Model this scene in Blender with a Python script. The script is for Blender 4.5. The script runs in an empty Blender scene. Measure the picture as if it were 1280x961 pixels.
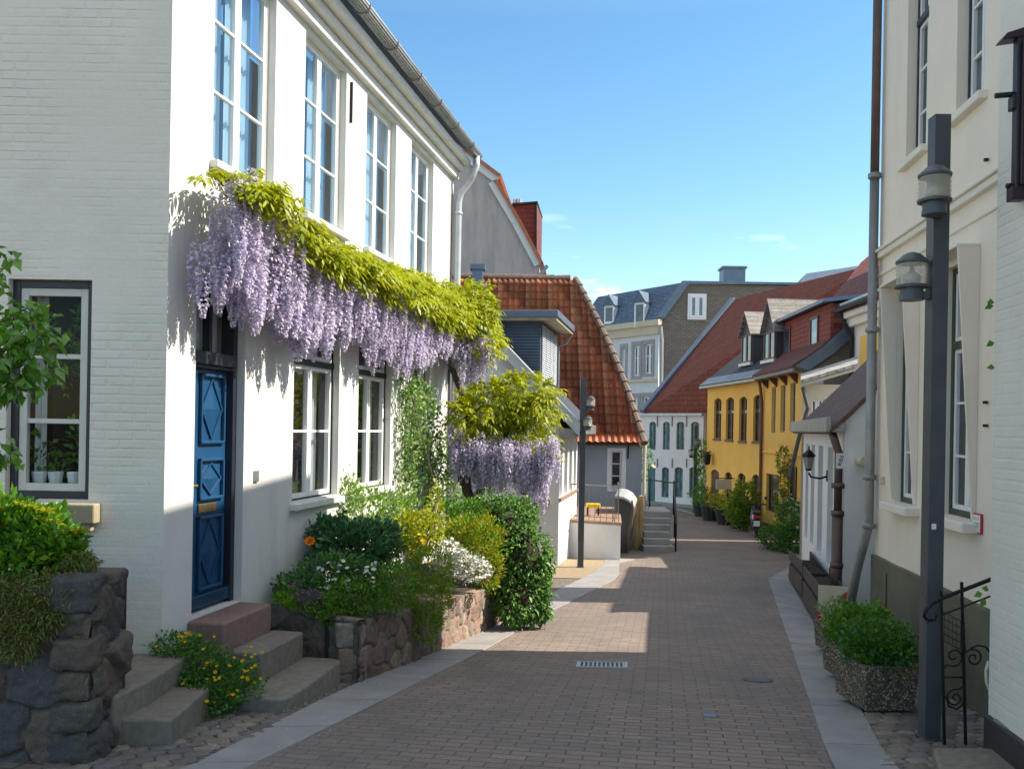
import bpy, bmesh, math, random
import numpy as np
from mathutils import Vector, Matrix
random.seed(7); RNG = np.random.default_rng(7)
SC = bpy.context.scene; COL = SC.collection
# ------------------------------------------------------------ camera model (world: camera at origin, +Y into the street)
F, CX, CY, ROLL = 1100.0, 640.0, 535.0, math.radians(1.0)
cR, sR = math.cos(ROLL), math.sin(ROLL)
def ray(px, py):
    a, b = px-CX, py-CY
    return (a*cR+b*sR)/F, -(-a*sR+b*cR)/F
def P(px, py, Y):
    r, z = ray(px, py); return Vector((r*Y, Y, z*Y))
_gy = np.array([-30, 0, 5.7, 9.2, 12.5, 19, 24, 31, 40, 46, 3000.])
_gz = np.array([-0.2, -1.6, -1.98, -2.34, -2.56, -2.95, -3.23, -3.62, -3.8, -3.8, -3.8])
def gz(y):
    return sum(float(np.interp(y+d, _gy, _gz)) for d in (-.9, -.45, 0, .45, .9))/5
def G(px, py):
    r, k = ray(px, py); lo, hi = 1.0, 80.0
    for _ in range(50):
        m = (lo+hi)/2
        if k*m > gz(m): lo = m
        else: hi = m
    return Vector((r*lo, lo, gz(lo)))
class Fr:
    """vertical frame: t along d, o along n (outward), z up"""
    def __init__(s, p, d, n=None):
        s.p = Vector((p[0], p[1])); s.d = Vector((d[0], d[1])).normalized()
        if n is None:
            n = Vector((s.d.y, -s.d.x))
            if n.dot(-s.p) < 0: n = -n
        s.n = Vector(n).normalized()
    def __call__(s, t, o, z):
        q = s.p+s.d*t+s.n*o; return Vector((q.x, q.y, z))
    def hit(s, px, py, o=0):
        r, k = ray(px, py); q = s.p+s.n*o
        t = (r*q.y-q.x)/(s.d.x-r*s.d.y); Y = q.y+s.d.y*t
        return t, k*Y
    def T(s, px, py=535, o=0): return s.hit(px, py, o)[0]
    def Z(s, px, py, o=0): return s.hit(px, py, o)[1]
    def shifted(s, o): 
        q = s.p+s.n*o; return Fr(q, s.d, s.n)
WF = Fr((0, 0), (1, 0), (0, 1))          # plain world frame: t=x, o=y
# ------------------------------------------------------------ mesh building
class MB:
    def __init__(s): s.v = []; s.f = []
    def add(s, vs, fs):
        b = len(s.v); s.v += [tuple(x) for x in vs]; s.f += [tuple(b+i for i in f) for f in fs]; return s
    def poly(s, *pts): return s.add(pts, [range(len(pts))])
    def box(s, fr, t0, t1, o0, o1, z0, z1):
        vs = [fr(t, o, z) for z in (z0, z1) for o in (o0, o1) for t in (t0, t1)]
        return s.add(vs, [(0,1,3,2),(4,6,7,5),(0,4,5,1),(2,3,7,6),(0,2,6,4),(1,5,7,3)])
    def prism(s, pts, off):
        n = len(pts); off = Vector(off); vs = [Vector(p) for p in pts]; vs += [p+off for p in vs]
        return s.add(vs, [tuple(range(n)), tuple(range(2*n-1, n-1, -1))]+[(i, (i+1) % n, n+(i+1) % n, n+i) for i in range(n)])
    def beam(s, a, b, w, h=None, up=(0, 0, 1)):
        h = h or w; a, b = Vector(a), Vector(b); d = (b-a).normalized(); up = Vector(up)
        if abs(d.dot(up)) > .98: up = Vector((0, 1, 0))
        x = d.cross(up).normalized()*w/2; y = x.cross(d).normalized()*h/2
        vs = [a-x-y, a+x-y, a+x+y, a-x+y, b-x-y, b+x-y, b+x+y, b-x+y]
        return s.add(vs, [(0,3,2,1),(4,5,6,7),(0,1,5,4),(1,2,6,5),(2,3,7,6),(3,0,4,7)])
    def tube(s, pts, r, n=8, cap=True):
        pts = [Vector(p) for p in pts]; rr = r if isinstance(r, (list, tuple)) else [r]*len(pts)
        ring = []; prev = None
        for i, p in enumerate(pts):
            d = (pts[min(i+1, len(pts)-1)]-pts[max(i-1, 0)]).normalized()
            if prev is None:
                x = d.cross(Vector((0, 0, 1)) if abs(d.z) < .9 else Vector((0, 1, 0))).normalized()
            else: x = (prev-d*prev.dot(d)).normalized()
            prev = x; y = d.cross(x)
            ring += [p+(x*math.cos(2*math.pi*k/n)+y*math.sin(2*math.pi*k/n))*rr[i] for k in range(n)]
        fs = [(i*n+k, i*n+(k+1) % n, (i+1)*n+(k+1) % n, (i+1)*n+k) for i in range(len(pts)-1) for k in range(n)]
        if cap: fs += [tuple(range(n))[::-1], tuple((len(pts)-1)*n+k for k in range(n))]
        return s.add(ring, fs)
    def lathe(s, c, prof, n=16):
        c = Vector(c); vs = [c+Vector((r*math.cos(2*math.pi*k/n), r*math.sin(2*math.pi*k/n), z)) for r, z in prof for k in range(n)]
        m = len(prof)
        fs = [(i*n+k, i*n+(k+1) % n, (i+1)*n+(k+1) % n, (i+1)*n+k) for i in range(m-1) for k in range(n)]
        fs += [tuple(range(n))[::-1], tuple((m-1)*n+k for k in range(n))]
        return s.add(vs, fs)
    def wall(s, fr, t0, t1, z0, z1, holes=(), dep=.15):
        """front skin with rectangular openings and their reveals"""
        ts = sorted({t0, t1, *[h[0] for h in holes], *[h[1] for h in holes]}); zs = sorted({z0, z1, *[h[2] for h in holes], *[h[3] for h in holes]})
        ts = [t for t in ts if t0-1e-6 <= t <= t1+1e-6]; zs = [z for z in zs if z0-1e-6 <= z <= z1+1e-6]
        for a, b in zip(ts, ts[1:]):
            for c, d in zip(zs, zs[1:]):
                m, k = (a+b)/2, (c+d)/2
                if any(h[0] < m < h[1] and h[2] < k < h[3] for h in holes): continue
                s.poly(fr(a, 0, c), fr(b, 0, c), fr(b, 0, d), fr(a, 0, d))
        for h in holes:
            a, b, c, d = h[:4]; e = -(h[4] if len(h) > 4 else dep)
            s.poly(fr(a, 0, c), fr(a, 0, d), fr(a, e, d), fr(a, e, c)); s.poly(fr(b, 0, c), fr(b, e, c), fr(b, e, d), fr(b, 0, d))
            s.poly(fr(a, 0, d), fr(b, 0, d), fr(b, e, d), fr(a, e, d)); s.poly(fr(a, 0, c), fr(a, e, c), fr(b, e, c), fr(b, 0, c))
        return s
    def build(s, name, mat, parent=None, smooth=False, bevel=0, recalc=True, seg=2):
        me = bpy.data.meshes.new(name); me.from_pydata(s.v, [], s.f)
        return link(name, me, mat, parent, smooth, bevel, recalc, seg)
ROOTLOC = {}
def root_of(o):
    while o.parent: o = o.parent
    return o
def link(name, me, mat, parent=None, smooth=False, bevel=0, recalc=False, seg=2):
    if recalc:
        bm = bmesh.new(); bm.from_mesh(me); bmesh.ops.recalc_face_normals(bm, faces=bm.faces); bm.to_mesh(me); bm.free()
    if mat: me.materials.append(M(mat) if isinstance(mat, str) else mat)
    if smooth: me.shade_smooth()
    o = bpy.data.objects.new(name, me); COL.objects.link(o)
    if parent is not None:
        o.parent = parent; me.transform(Matrix.Translation(-Vector(root_of(parent).location)))
    if bevel:
        b = o.modifiers.new('bevel', 'BEVEL'); b.width = bevel; b.segments = seg; b.limit_method = 'ANGLE'; b.angle_limit = .6
    return o
def tag(o, label, cat, group=None, kind=None):
    if label: o['label'] = label
    if cat: o['category'] = cat
    if group: o['group'] = group
    if kind: o['kind'] = kind
    return o
def thing(name, label, cat, loc, group=None):
    o = bpy.data.objects.new(name, None); COL.objects.link(o); o.location = loc; o.empty_display_size = .1
    return tag(o, label, cat, group)
def struct(o): o['kind'] = 'structure'; return o
def dup(root, loc, label=None, rz=0, sc=None):
    r = root.copy(); COL.objects.link(r); r.location = loc; r.rotation_euler = (0, 0, rz)
    if sc: r.scale = (sc, sc, sc)
    if label: r['label'] = label
    def rec(src, dst):
        for c in list(src.children):
            if c.name in _dupskip: continue
            n = c.copy(); COL.objects.link(n); n.parent = dst; rec(c, n)
    rec(root, r); return r
_dupskip = set()
# ------------------------------------------------------------ materials
MATS = {}
def M(n): return MATS[n]
def rgb(c): return (c[0], c[1], c[2], 1)
class NT:
    def __init__(s, name):
        m = bpy.data.materials.new(name); m.use_nodes = True; s.m = m; s.t = m.node_tree; s.t.nodes.clear()
        s.out = s.n('ShaderNodeOutputMaterial'); MATS[name] = m
    def n(s, typ, **kw):
        x = s.t.nodes.new(typ)
        for k, v in kw.items(): setattr(x, k, v)
        return x
    def l(s, a, b): s.t.links.new(a, b)
    def setv(s, node, **kw):
        for k, v in kw.items():
            i = node.inputs[k.replace('_', ' ')]
            if hasattr(v, 'is_linked') or isinstance(v, bpy.types.NodeSocket): s.l(v, i)
            else: i.default_value = v
        return node
    def pos(s): return s.n('ShaderNodeNewGeometry').outputs['Position']
    def noise(s, vec, scale, detail=4, rough=.55, dist=0):
        x = s.n('ShaderNodeTexNoise'); s.l(vec, x.inputs['Vector'])
        x.inputs['Scale'].default_value = scale; x.inputs['Detail'].default_value = detail; x.inputs['Roughness'].default_value = rough; x.inputs['Distortion'].default_value = dist
        return x.outputs['Fac']
    def ramp(s, fac, a, b, ca=(0, 0, 0), cb=(1, 1, 1), mid=None):
        x = s.n('ShaderNodeValToRGB'); s.l(fac, x.inputs[0]); e = x.color_ramp.elements
        e[0].position = a; e[0].color = rgb(ca); e[1].position = b; e[1].color = rgb(cb)
        if mid:
            k = e.new(mid[0]); k.color = rgb(mid[1])
        return x.outputs[0]
    def mix(s, fac, a, b, mode='MIX'):
        x = s.n('ShaderNodeMix', data_type='RGBA', blend_type=mode)
        for i, v in ((0, fac), (6, a), (7, b)):
            if isinstance(v, bpy.types.NodeSocket): s.l(v, x.inputs[i])
            else: x.inputs[i].default_value = v if i == 0 else rgb(v)
        return x.outputs[2]
    def math(s, op, a, b=0.0):
        x = s.n('ShaderNodeMath', operation=op)
        for i, v in ((0, a), (1, b)):
            if isinstance(v, bpy.types.NodeSocket): s.l(v, x.inputs[i])
            else: x.inputs[i].default_value = v
        return x.outputs[0]
    def dot(s, vec, d):
        x = s.n('ShaderNodeVectorMath', operation='DOT_PRODUCT'); s.l(vec, x.inputs[0]); x.inputs[1].default_value = d; return x.outputs['Value']
    def comb(s, a, b, c=0.0):
        x = s.n('ShaderNodeCombineXYZ')
        for i, v in enumerate((a, b, c)):
            if isinstance(v, bpy.types.NodeSocket): s.l(v, x.inputs[i])
            else: x.inputs[i].default_value = v
        return x.outputs[0]
    def bump(s, h, strength, dist=.01, normal=None):
        x = s.n('ShaderNodeBump'); s.l(h, x.inputs['Height']); x.inputs['Strength'].default_value = strength; x.inputs['Distance'].default_value = dist
        if normal: s.l(normal, x.inputs['Normal'])
        return x.outputs[0]
    def brick(s, vec, w, h, mortar=.01, c1=(1, 1, 1), c2=(.8, .8, .8), cm=(0, 0, 0), off=.5, smooth=.3, bias=0):
        x = s.n('ShaderNodeTexBrick'); s.l(vec, x.inputs['Vector']); x.offset = off
        for k, v in (('Scale', 1.0), ('Brick Width', w), ('Row Height', h), ('Mortar Size', mortar), ('Mortar Smooth', smooth), ('Bias', bias), ('Color1', rgb(c1)), ('Color2', rgb(c2)), ('Mortar', rgb(cm))): x.inputs[k].default_value = v
        return x
    def pbr(s, color, rough=.8, normal=None, metal=0, spec=.5, **kw):
        b = s.n('ShaderNodeBsdfPrincipled')
        for k, v in (('Base Color', color), ('Roughness', rough), ('Metallic', metal), ('Specular IOR Level', spec), *[(k.replace('_', ' '), v) for k, v in kw.items()]):
            if isinstance(v, bpy.types.NodeSocket): s.l(v, b.inputs[k])
            else: b.inputs[k].default_value = rgb(v) if k == 'Base Color' else v
        if normal: s.l(normal, b.inputs['Normal'])
        s.l(b.outputs[0], s.out.inputs[0]); return b
def plain(name, c, rough=.7, var=.12, scale=6, bump=.15, bscale=60, bdist=.003, metal=0, dirt=None, streak=False, spec=.5):
    t = NT(name); p = t.pos()
    a = tuple(x*(1-var) for x in c); b = tuple(min(1, x*(1+var*.7)) for x in c)
    col = t.mix(t.ramp(t.noise(p, scale, 6), .3, .7), a, b)
    if dirt:
        q = p
        if streak:
            mp = t.n('ShaderNodeMapping'); t.l(p, mp.inputs[0]); mp.inputs['Scale'].default_value = (1, 1, .12); q = mp.outputs[0]
        col = t.mix(t.math('MULTIPLY', t.ramp(t.noise(q, 1.7 if not streak else 3.2, 7, .65), .48, .78), dirt[1]), col, dirt[0]); col = t.mix(t.math('MULTIPLY', t.ramp(t.noise(p, 5.5, 8, .75), .56, .72), dirt[1]*.4), col, dirt[0])
    n = t.bump(t.noise(p, bscale, 4), bump, bdist) if bump else None
    t.pbr(col, rough, n, metal, spec); return t.m
def brickwall(name, d, c1, c2, cm, w=.24, h=.075, mortar=.01, bstr=.5, bdist=.008, rough=.85, dirt=None, painted=False, distort=.012):
    t = NT(name); p = t.pos(); vec = t.comb(t.dot(p, (d[0], d[1], 0)), t.dot(p, (0, 0, 1)))
    nz = t.n('ShaderNodeTexNoise'); t.l(p, nz.inputs[0]); nz.inputs['Scale'].default_value = 5
    vm = t.n('ShaderNodeVectorMath', operation='MULTIPLY_ADD'); t.l(nz.outputs['Color'], vm.inputs[0]); vm.inputs[1].default_value = (distort,)*3; t.l(vec, vm.inputs[2])
    b = t.brick(vm.outputs[0], w, h, mortar, c1, c2, cm, smooth=.6 if painted else .25)
    col = b.outputs['Color']; big = t.ramp(t.noise(p, 1.3, 5), .38, .66)
    if painted:
        col = t.mix(t.ramp(t.noise(p, 2.2, 7), .3, .75), c1, c2)
        mask = t.math('ADD', t.math('MULTIPLY', t.ramp(t.noise(p, .9, 6, .6), .44, .64), .92), .08)
        hgt = t.math('ADD', t.math('MULTIPLY', t.math('MULTIPLY', b.outputs['Fac'], -1.0), mask), t.math('MULTIPLY', t.noise(p, 7, 7, .6), 1.6))
        hgt = t.math('ADD', hgt, t.math('MULTIPLY', t.noise(p, 70, 3), .25))
    else:
        col = t.mix(t.math('MULTIPLY', t.ramp(t.noise(p, 11, 5), .3, .75), .45), col, tuple(x*.45 for x in c1))
        hgt = t.math('ADD', t.math('MULTIPLY', b.outputs['Fac'], -1.0), t.math('MULTIPLY', t.noise(p, 40, 4), .6))
    if dirt: col = t.mix(t.math('MULTIPLY', t.ramp(t.noise(p, 1.1, 7, .65), .5, .8), dirt[1]), col, dirt[0])
    t.pbr(col, rough, t.bump(hgt, bstr, bdist), spec=.3); return t.m
def rooftex(name, d, s, c1, c2, cm, w=.22, h=.32, mortar=.012, bstr=.7, bdist=.02, rough=.75, wave=0):
    """d eave direction, s slope direction"""
    t = NT(name); p = t.pos(); u = t.dot(p, tuple(d)); v = t.dot(p, tuple(s))
    b = t.brick(t.comb(u, v), w, h, mortar, c1, c2, cm, off=.5 if not wave else 0, smooth=.15)
    col = t.mix(t.ramp(t.noise(p, 2.4, 7, .7), .35, .7), b.outputs['Color'], tuple(x*.55 for x in c1)); col = t.mix(t.math('MULTIPLY', t.ramp(t.noise(p, 9, 5, .7), .5, .72), .4), col, tuple(min(1, x*1.7+.03) for x in c1))
    saw = t.math('FRACT', t.math('DIVIDE', v, -h))
    hgt = t.math('ADD', saw, t.math('MULTIPLY', b.outputs['Fac'], -.5))
    if wave:
        hgt = t.math('ADD', hgt, t.math('MULTIPLY', t.math('SINE', t.math('MULTIPLY', u, 2*math.pi/w)), wave))
    t.pbr(col, rough, t.bump(hgt, bstr, bdist), spec=.4); return t.m
def leafmat(name, a, b, c=None, trans=.35, rough=.45, spec=.4, tint=(1.0, .95, .6)):
    t = NT(name); g = t.n('ShaderNodeNewGeometry'); r = g.outputs['Random Per Island']
    col = t.ramp(r, 0, 1, a, b, mid=(.5, c) if c else None)
    col = t.mix(t.math('MULTIPLY', t.noise(g.outputs['Position'], 3.5, 3), .5), col, tuple(x*.6 for x in a))
    bs = t.pbr(col, rough, spec=spec); tr = t.n('ShaderNodeBsdfTranslucent'); t.l(t.mix(1, col, tint, 'MULTIPLY'), tr.inputs[0])
    mx = t.n('ShaderNodeMixShader'); mx.inputs[0].default_value = trans
    t.l(bs.outputs[0], mx.inputs[1]); t.l(tr.outputs[0], mx.inputs[2]); t.l(mx.outputs[0], t.out.inputs[0]); return t.m
def glassmat(name, tint=(.75, .8, .8), ior=1.6, rough=.02, wav=.0):
    t = NT(name); fr = t.n('ShaderNodeFresnel'); mr_ = t.n('ShaderNodeMapRange'); t.l(t.n('ShaderNodeNewGeometry').outputs['Backfacing'], mr_.inputs[0]); mr_.inputs[3].default_value = ior; mr_.inputs[4].default_value = 1/ior; t.l(mr_.outputs[0], fr.inputs[0])
    gl = t.n('ShaderNodeBsdfGlossy'); gl.inputs['Roughness'].default_value = rough; gl.inputs[0].default_value = (.95, .97, 1, 1)
    tr = t.n('ShaderNodeBsdfTransparent'); tr.inputs[0].default_value = rgb(tint)
    nrm = t.bump(t.noise(t.pos(), 2.3, 2), .12+wav, .02); t.l(nrm, gl.inputs['Normal'])
    mx = t.n('ShaderNodeMixShader'); t.l(fr.outputs[0], mx.inputs[0]); t.l(tr.outputs[0], mx.inputs[1]); t.l(gl.outputs[0], mx.inputs[2]); t.l(mx.outputs[0], t.out.inputs[0]); return t.m
def darkglass(name, c=(.02, .025, .03), rough=.06, ior=1.7):
    t = NT(name); t.pbr(t.mix(t.ramp(t.noise(t.pos(), 2.1, 2), .45, .6), c, tuple(min(1, x*2.6) for x in c)), rough, t.bump(t.noise(t.pos(), 1.8, 2), .1, .02), spec=.5, IOR=ior)
    return t.m
A_D = Vector((.203, 1)).normalized()
plain('white_plaster', (.66, .655, .64), .8, .04, 2, .3, 25, .008, dirt=((.47, .45, .40), .6), streak=True)
brickwall('painted_brick', (1, 0), (.68, .645, .585), (.77, .735, .67), (.4, .4, .4), .20, .064, .012, .65, .010, painted=True, dirt=((.50, .46, .38), .5))
brickwall('painted_brick_cream', (0, 1), (.70, .68, .63), (.79, .77, .72), (.5, .5, .5), .20, .064, .012, .4, .008, painted=True)
plain('cream_plaster', (.84, .76, .67), .85, .05, 1.5, .2, 30, .005, dirt=((.72, .64, .54), .5), streak=True)
plain('cream_trim', (.80, .76, .68), .7, .05, 3, .1)
plain('dark_plinth', (.12, .125, .09), .8, .25, 2.5, .5, 12, .01, dirt=((.14, .13, .09), .6))
plain('tar_plinth', (.035, .032, .036), .6, .2, 4, .4, 25, .006)
plain('grey_stucco', (.42, .39, .38), .9, .08, 1.2, .3, 30, .008, dirt=((.22, .2, .21), .7), streak=True)
plain('blue_grey_plaster', (.33, .39, .45), .85, .05, 1.4, .25, 35, .006, dirt=((.2, .22, .25), .4))
plain('pale_plaster', (.62, .64, .66), .85, .05, 1.4, .25, 35, .006, dirt=((.5, .5, .5), .5))
plain('white_paint_wall', (.80, .81, .82), .75, .04, 1.2, .2, 30, .006, dirt=((.6, .62, .62), .4))
plain('yellow_plaster', (.98, .59, .13), .8, .06, .9, .2, 25, .006, dirt=((.78, .44, .10), .45))
plain('beige_plaster', (.55, .49, .37), .85, .06, 1.5, .2)
plain('grey_trim', (.30, .30, .31), .7, .08, 3, .15)
plain('sage_plinth', (.28, .33, .30), .8, .15, 3, .2)
plain('white_wood', (.78, .79, .80), .45, .04, 6, .08, 60, .002)
plain('cream_wood', (.60, .585, .54), .55, .07, 6, .15, 40, .002)
plain('navy_wood', (.018, .022, .035), .4, .2, 8, .1)
plain('blue_door', (.008, .065, .155), .32, .12, 5, .12, 30, .002, dirt=((.006, .05, .12), .5))
plain('blue_door_dark', (.006, .045, .10), .35, .2, 5, .1)
plain('teal_wood', (.05, .17, .18), .5, .12, 6, .1)
plain('green_wood', (.018, .045, .025), .4, .2, 8, .1)
plain('brown_wood', (.085, .03, .02), .5, .2, 8, .1)
plain('copper_brown', (.16, .065, .045), .5, .2, 5, .2, 30, .003, metal=.3)
plain('zinc', (.30, .31, .31), .45, .18, 5, .15, 30, .002, metal=.6, dirt=((.17, .17, .165), .6), streak=True)
plain('zinc_light', (.50, .53, .55), .45, .15, 5, .1, 30, .002, metal=.45)
plain('zinc_blue', (.14, .19, .25), .45, .15, 3, .1, 30, .002, metal=.4)
plain('lamp_steel', (.08, .092, .11), .42, .12, 6, .08, 40, .001, metal=.3, dirt=((.035, .035, .04), .5))
plain('iron', (.012, .012, .014), .45, .3, 20, .3, 60, .002, metal=.4)
plain('pipe_brown', (.13, .085, .075), .5, .2, 5, .2, 30, .003, metal=.2)
plain('manhole_iron', (.10, .10, .11), .5, .3, 60, .5, 90, .004, metal=.5)
plain('iron_purple', (.03, .018, .028), .4, .3, 20, .3, 60, .002, metal=.3)
plain('brass', (.72, .45, .12), .28, .15, 20, .05, metal=.95)
plain('old_brass', (.35, .25, .12), .4, .2, 20, .05, metal=.8)
plain('clay_edge', (.30, .19, .14), .8, .15, 5, .2)
plain('terracotta', (.42, .14, .07), .75, .2, 5, .2)
plain('black_plastic', (.02, .02, .022), .5, .2, 10, .1)
plain('scooter_blue', (.015, .03, .09), .25, .1, 10, 0)
plain('red_plastic', (.5, .02, .02), .35, .1, 10, 0)
plain('red_paint', (.55, .02, .018), .5, .1, 8, .1)
plain('yellow_plastic', (.8, .55, .02), .4, .05, 10, 0)
plain('rubber', (.015, .015, .015), .7, .1, 10, .1)
plain('fresh_timber', (.55, .36, .15), .6, .15, 4, .2, 30, .003, dirt=((.38, .22, .08), .6), streak=True)
plain('dark_timber', (.045, .026, .022), .65, .25, 7, .3, 30, .004, dirt=((.09, .065, .055), .5))
plain('charcoal_cladding', (.06, .06, .065), .6, .1, 5, .1)
plain('slate_cladding', (.08, .115, .16), .55, .08, 5, .1)
plain('louvre_white', (.62, .65, .68), .5, .04, 5, .05)
plain('bark', (.09, .065, .04), .9, .3, 14, .9, 30, .02)
plain('soil', (.04, .03, .02), .95, .3, 12, .8, 30, .02)
plain('paper_white', (.8, .8, .8), .6, .02, 5, 0)
plain('enamel_cream', (.6, .55, .42), .5, .05, 5, 0)
plain('concrete', (.36, .35, .33), .85, .12, 3, .4, 40, .006, dirt=((.2, .2, .18), .5))
plain('curtain', (.72, .74, .74), .8, .05, 4, 0)
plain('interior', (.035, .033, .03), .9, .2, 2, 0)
plain('sandstone_sill', (.36, .30, .20), .8, .15, 5, .4, 30, .006, dirt=((.16, .15, .10), .7))
plain('red_granite', (.25, .155, .135), .7, .18, 25, .4, 60, .005, dirt=((.1, .075, .07), .5))
plain('slab_grey', (.29, .285, .285), .75, .15, 3.3, .35, 60, .006, dirt=((.2, .185, .175), .6))
plain('grey_granite', (.21, .185, .155), .8, .22, 18, .6, 45, .008, dirt=((.12, .11, .085), .7))
glassmat('glass', (.8, .85, .87), 1.75)
glassmat('glass_sky', (.62, .80, .92), 2.0); glassmat('glass_soft', (.85, .88, .88), 1.25); darkglass('dark_glass'); darkglass('sky_glass', (.03, .05, .07), .04, 2.1); darkglass('green_glass', (.03, .05, .045), .08, 1.6)
darkglass('teal_glass', (.05, .11, .12), .12, 1.5)
def _roadmat():
    t = NT('road_brick'); p = t.pos(); sp = t.n('ShaderNodeSeparateXYZ'); t.l(p, sp.inputs[0])
    # rows run across the street, slightly turned
    u = t.dot(p, (.985, -.17, 0)); v = t.dot(p, (.17, .985, 0))
    nz = t.n('ShaderNodeTexNoise'); t.l(p, nz.inputs[0]); nz.inputs['Scale'].default_value = 1.6
    vm = t.n('ShaderNodeVectorMath', operation='MULTIPLY_ADD'); t.l(nz.outputs['Color'], vm.inputs[0]); vm.inputs[1].default_value = (.03, .03, 0); t.l(t.comb(u, v), vm.inputs[2])
    b = t.brick(vm.outputs[0], .215, .088, .0055, (.30, .225, .19), (.20, .168, .148), (.10, .083, .068), smooth=.35)
    col = t.mix(t.math('MULTIPLY', t.ramp(t.noise(p, 26, 5, .7), .35, .8), .5), b.outputs['Color'], (.30, .225, .195))
    col = t.mix(t.math('MULTIPLY', t.ramp(t.noise(p, .55, 7, .68), .42, .6), .6), col, (.15, .135, .125))
    col = t.mix(t.math('MULTIPLY', t.ramp(t.noise(p, 60, 2), .62, .72), .35), col, (.5, .43, .36))
    h = t.math('ADD', t.math('MULTIPLY', b.outputs['Fac'], -1.0), t.math('MULTIPLY', t.noise(p, 55, 4), .5))
    h = t.math('ADD', h, t.math('MULTIPLY', t.noise(p, 7, 2), .8))
    col = t.mix(t.math('MULTIPLY', t.ramp(t.noise(p, 4.5, 6, .75), .55, .7), .45), col, (.10, .085, .075)); t.pbr(col, .78, t.bump(h, .9, .010), spec=.35)
_roadmat()
def _pavemat(name, c1, c2, cm, w, hh):
    t = NT(name); p = t.pos()
    nz = t.n('ShaderNodeTexNoise'); t.l(p, nz.inputs[0]); nz.inputs['Scale'].default_value = 4
    vm = t.n('ShaderNodeVectorMath', operation='MULTIPLY_ADD'); t.l(nz.outputs['Color'], vm.inputs[0]); vm.inputs[1].default_value = (.04, .04, 0); t.l(t.comb(t.dot(p, (.97, -.2, 0)), t.dot(p, (.2, .97, 0))), vm.inputs[2])
    b = t.brick(vm.outputs[0], w, hh, .01, c1, c2, cm, smooth=.5)
    col = t.mix(t.math('MULTIPLY', t.ramp(t.noise(p, 20, 5), .3, .8), .5), b.outputs['Color'], tuple(x*.6 for x in c1))
    h = t.math('ADD', t.math('MULTIPLY', b.outputs['Fac'], -1.0), t.math('MULTIPLY', t.noise(p, 30, 4), .7))
    t.pbr(col, .85, t.bump(h, .8, .012), spec=.3)
_pavemat('ground_paving', (.24, .20, .165), (.17, .145, .125), (.07, .06, .05), .16, .11)
def _gravel():
    t = NT('gravel_soil'); p = t.pos(); v = t.n('ShaderNodeTexVoronoi'); t.l(p, v.inputs[0]); v.inputs['Scale'].default_value = 45
    bw = t.n('ShaderNodeRGBToBW'); t.l(v.outputs['Color'], bw.inputs[0])
    col = t.mix(bw.outputs[0], (.42, .33, .22), (.22, .17, .12)); t.pbr(col, .95, t.bump(v.outputs['Distance'], .6, .01), spec=.2)
_gravel()
def _aggregate():
    t = NT('aggregate'); p = t.pos(); v = t.n('ShaderNodeTexVoronoi'); t.l(p, v.inputs[0]); v.inputs['Scale'].default_value = 62; v.inputs['Randomness'].default_value = 1
    bw = t.n('ShaderNodeRGBToBW'); t.l(v.outputs['Color'], bw.inputs[0])
    col = t.ramp(bw.outputs[0], .2, .8, (.10, .08, .065), (.50, .44, .37), mid=(.5, (.26, .2, .15)))
    col = t.mix(t.ramp(v.outputs['Distance'], .35, .62), col, (.09, .08, .06))
    col = t.mix(t.math('MULTIPLY', t.ramp(t.noise(p, 5, 4), .45, .7), .55), col, (.07, .075, .035))
    h = t.math('MULTIPLY', v.outputs['Distance'], -1.0); t.pbr(col, .8, t.bump(h, .9, .012), spec=.35)
_aggregate()
def _stone(name, mort, mult=(1, 1, 1), mossy=.4):
    t = NT(name); a = t.n('ShaderNodeAttribute', attribute_name='col'); p = t.pos(); col = t.mix(1, a.outputs['Color'], mult, 'MULTIPLY')
    col = t.mix(t.math('MULTIPLY', t.ramp(t.noise(p, 30, 6, .7), .35, .75), .55), col, tuple(x*.35 for x in mort))
    col = t.mix(t.math('MULTIPLY', t.ramp(t.noise(p, 110, 3), .6, .7), .3), col, (.4, .36, .33))
    col = t.mix(t.math('MULTIPLY', t.ramp(t.noise(p, 4, 6), .55, .75), mossy), col, (.10, .10, .05))
    h = t.math('ADD', t.noise(p, 22, 7, .65), t.math('MULTIPLY', t.noise(p, 90, 3), .3))
    t.pbr(col, .85, t.bump(h, .8, .02), spec=.35)
_stone('rubble', (.2, .17, .13)); _stone('cobble', (.2, .19, .17), mossy=.25)
def _tile():
    t = NT('pantile'); a = t.n('ShaderNodeAttribute', attribute_name='col'); p = t.pos()
    col = t.mix(t.math('MULTIPLY', t.ramp(t.noise(p, 3.1, 7, .7), .42, .68), .4), a.outputs['Color'], (.14, .08, .06))
    col = t.mix(t.math('MULTIPLY', t.ramp(t.noise(p, 14, 4, .7), .52, .75), .5), col, (.30, .20, .13))
    t.pbr(col, .75, t.bump(t.noise(p, 30, 4), .3, .01), spec=.35)
_tile()
rooftex('roof_slate', (1, 0, 0), (0, .7, .7), (.052, .068, .088), (.04, .052, .07), (.02, .025, .03), .3, .2)
leafmat('wisteria_leaf', (.32, .37, .015), (.56, .60, .04), (.43, .49, .025), .45)
leafmat('wisteria_leaf_green', (.18, .28, .02), (.42, .46, .035), (.28, .36, .025), .4)
leafmat('wisteria_flower', (.88, .84, .93), (.52, .46, .72), (.76, .71, .88), .3, .6, .2, tint=(1, .97, 1))
leafmat('leaf_green', (0.065, 0.20, 0.03), (0.18, 0.39, 0.05), (0.11, 0.29, 0.04), .3)
leafmat('leaf_bright', (0.135, 0.33, 0.0225), (0.3, 0.57, 0.045), (0.195, 0.45, 0.03), .4)
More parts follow.
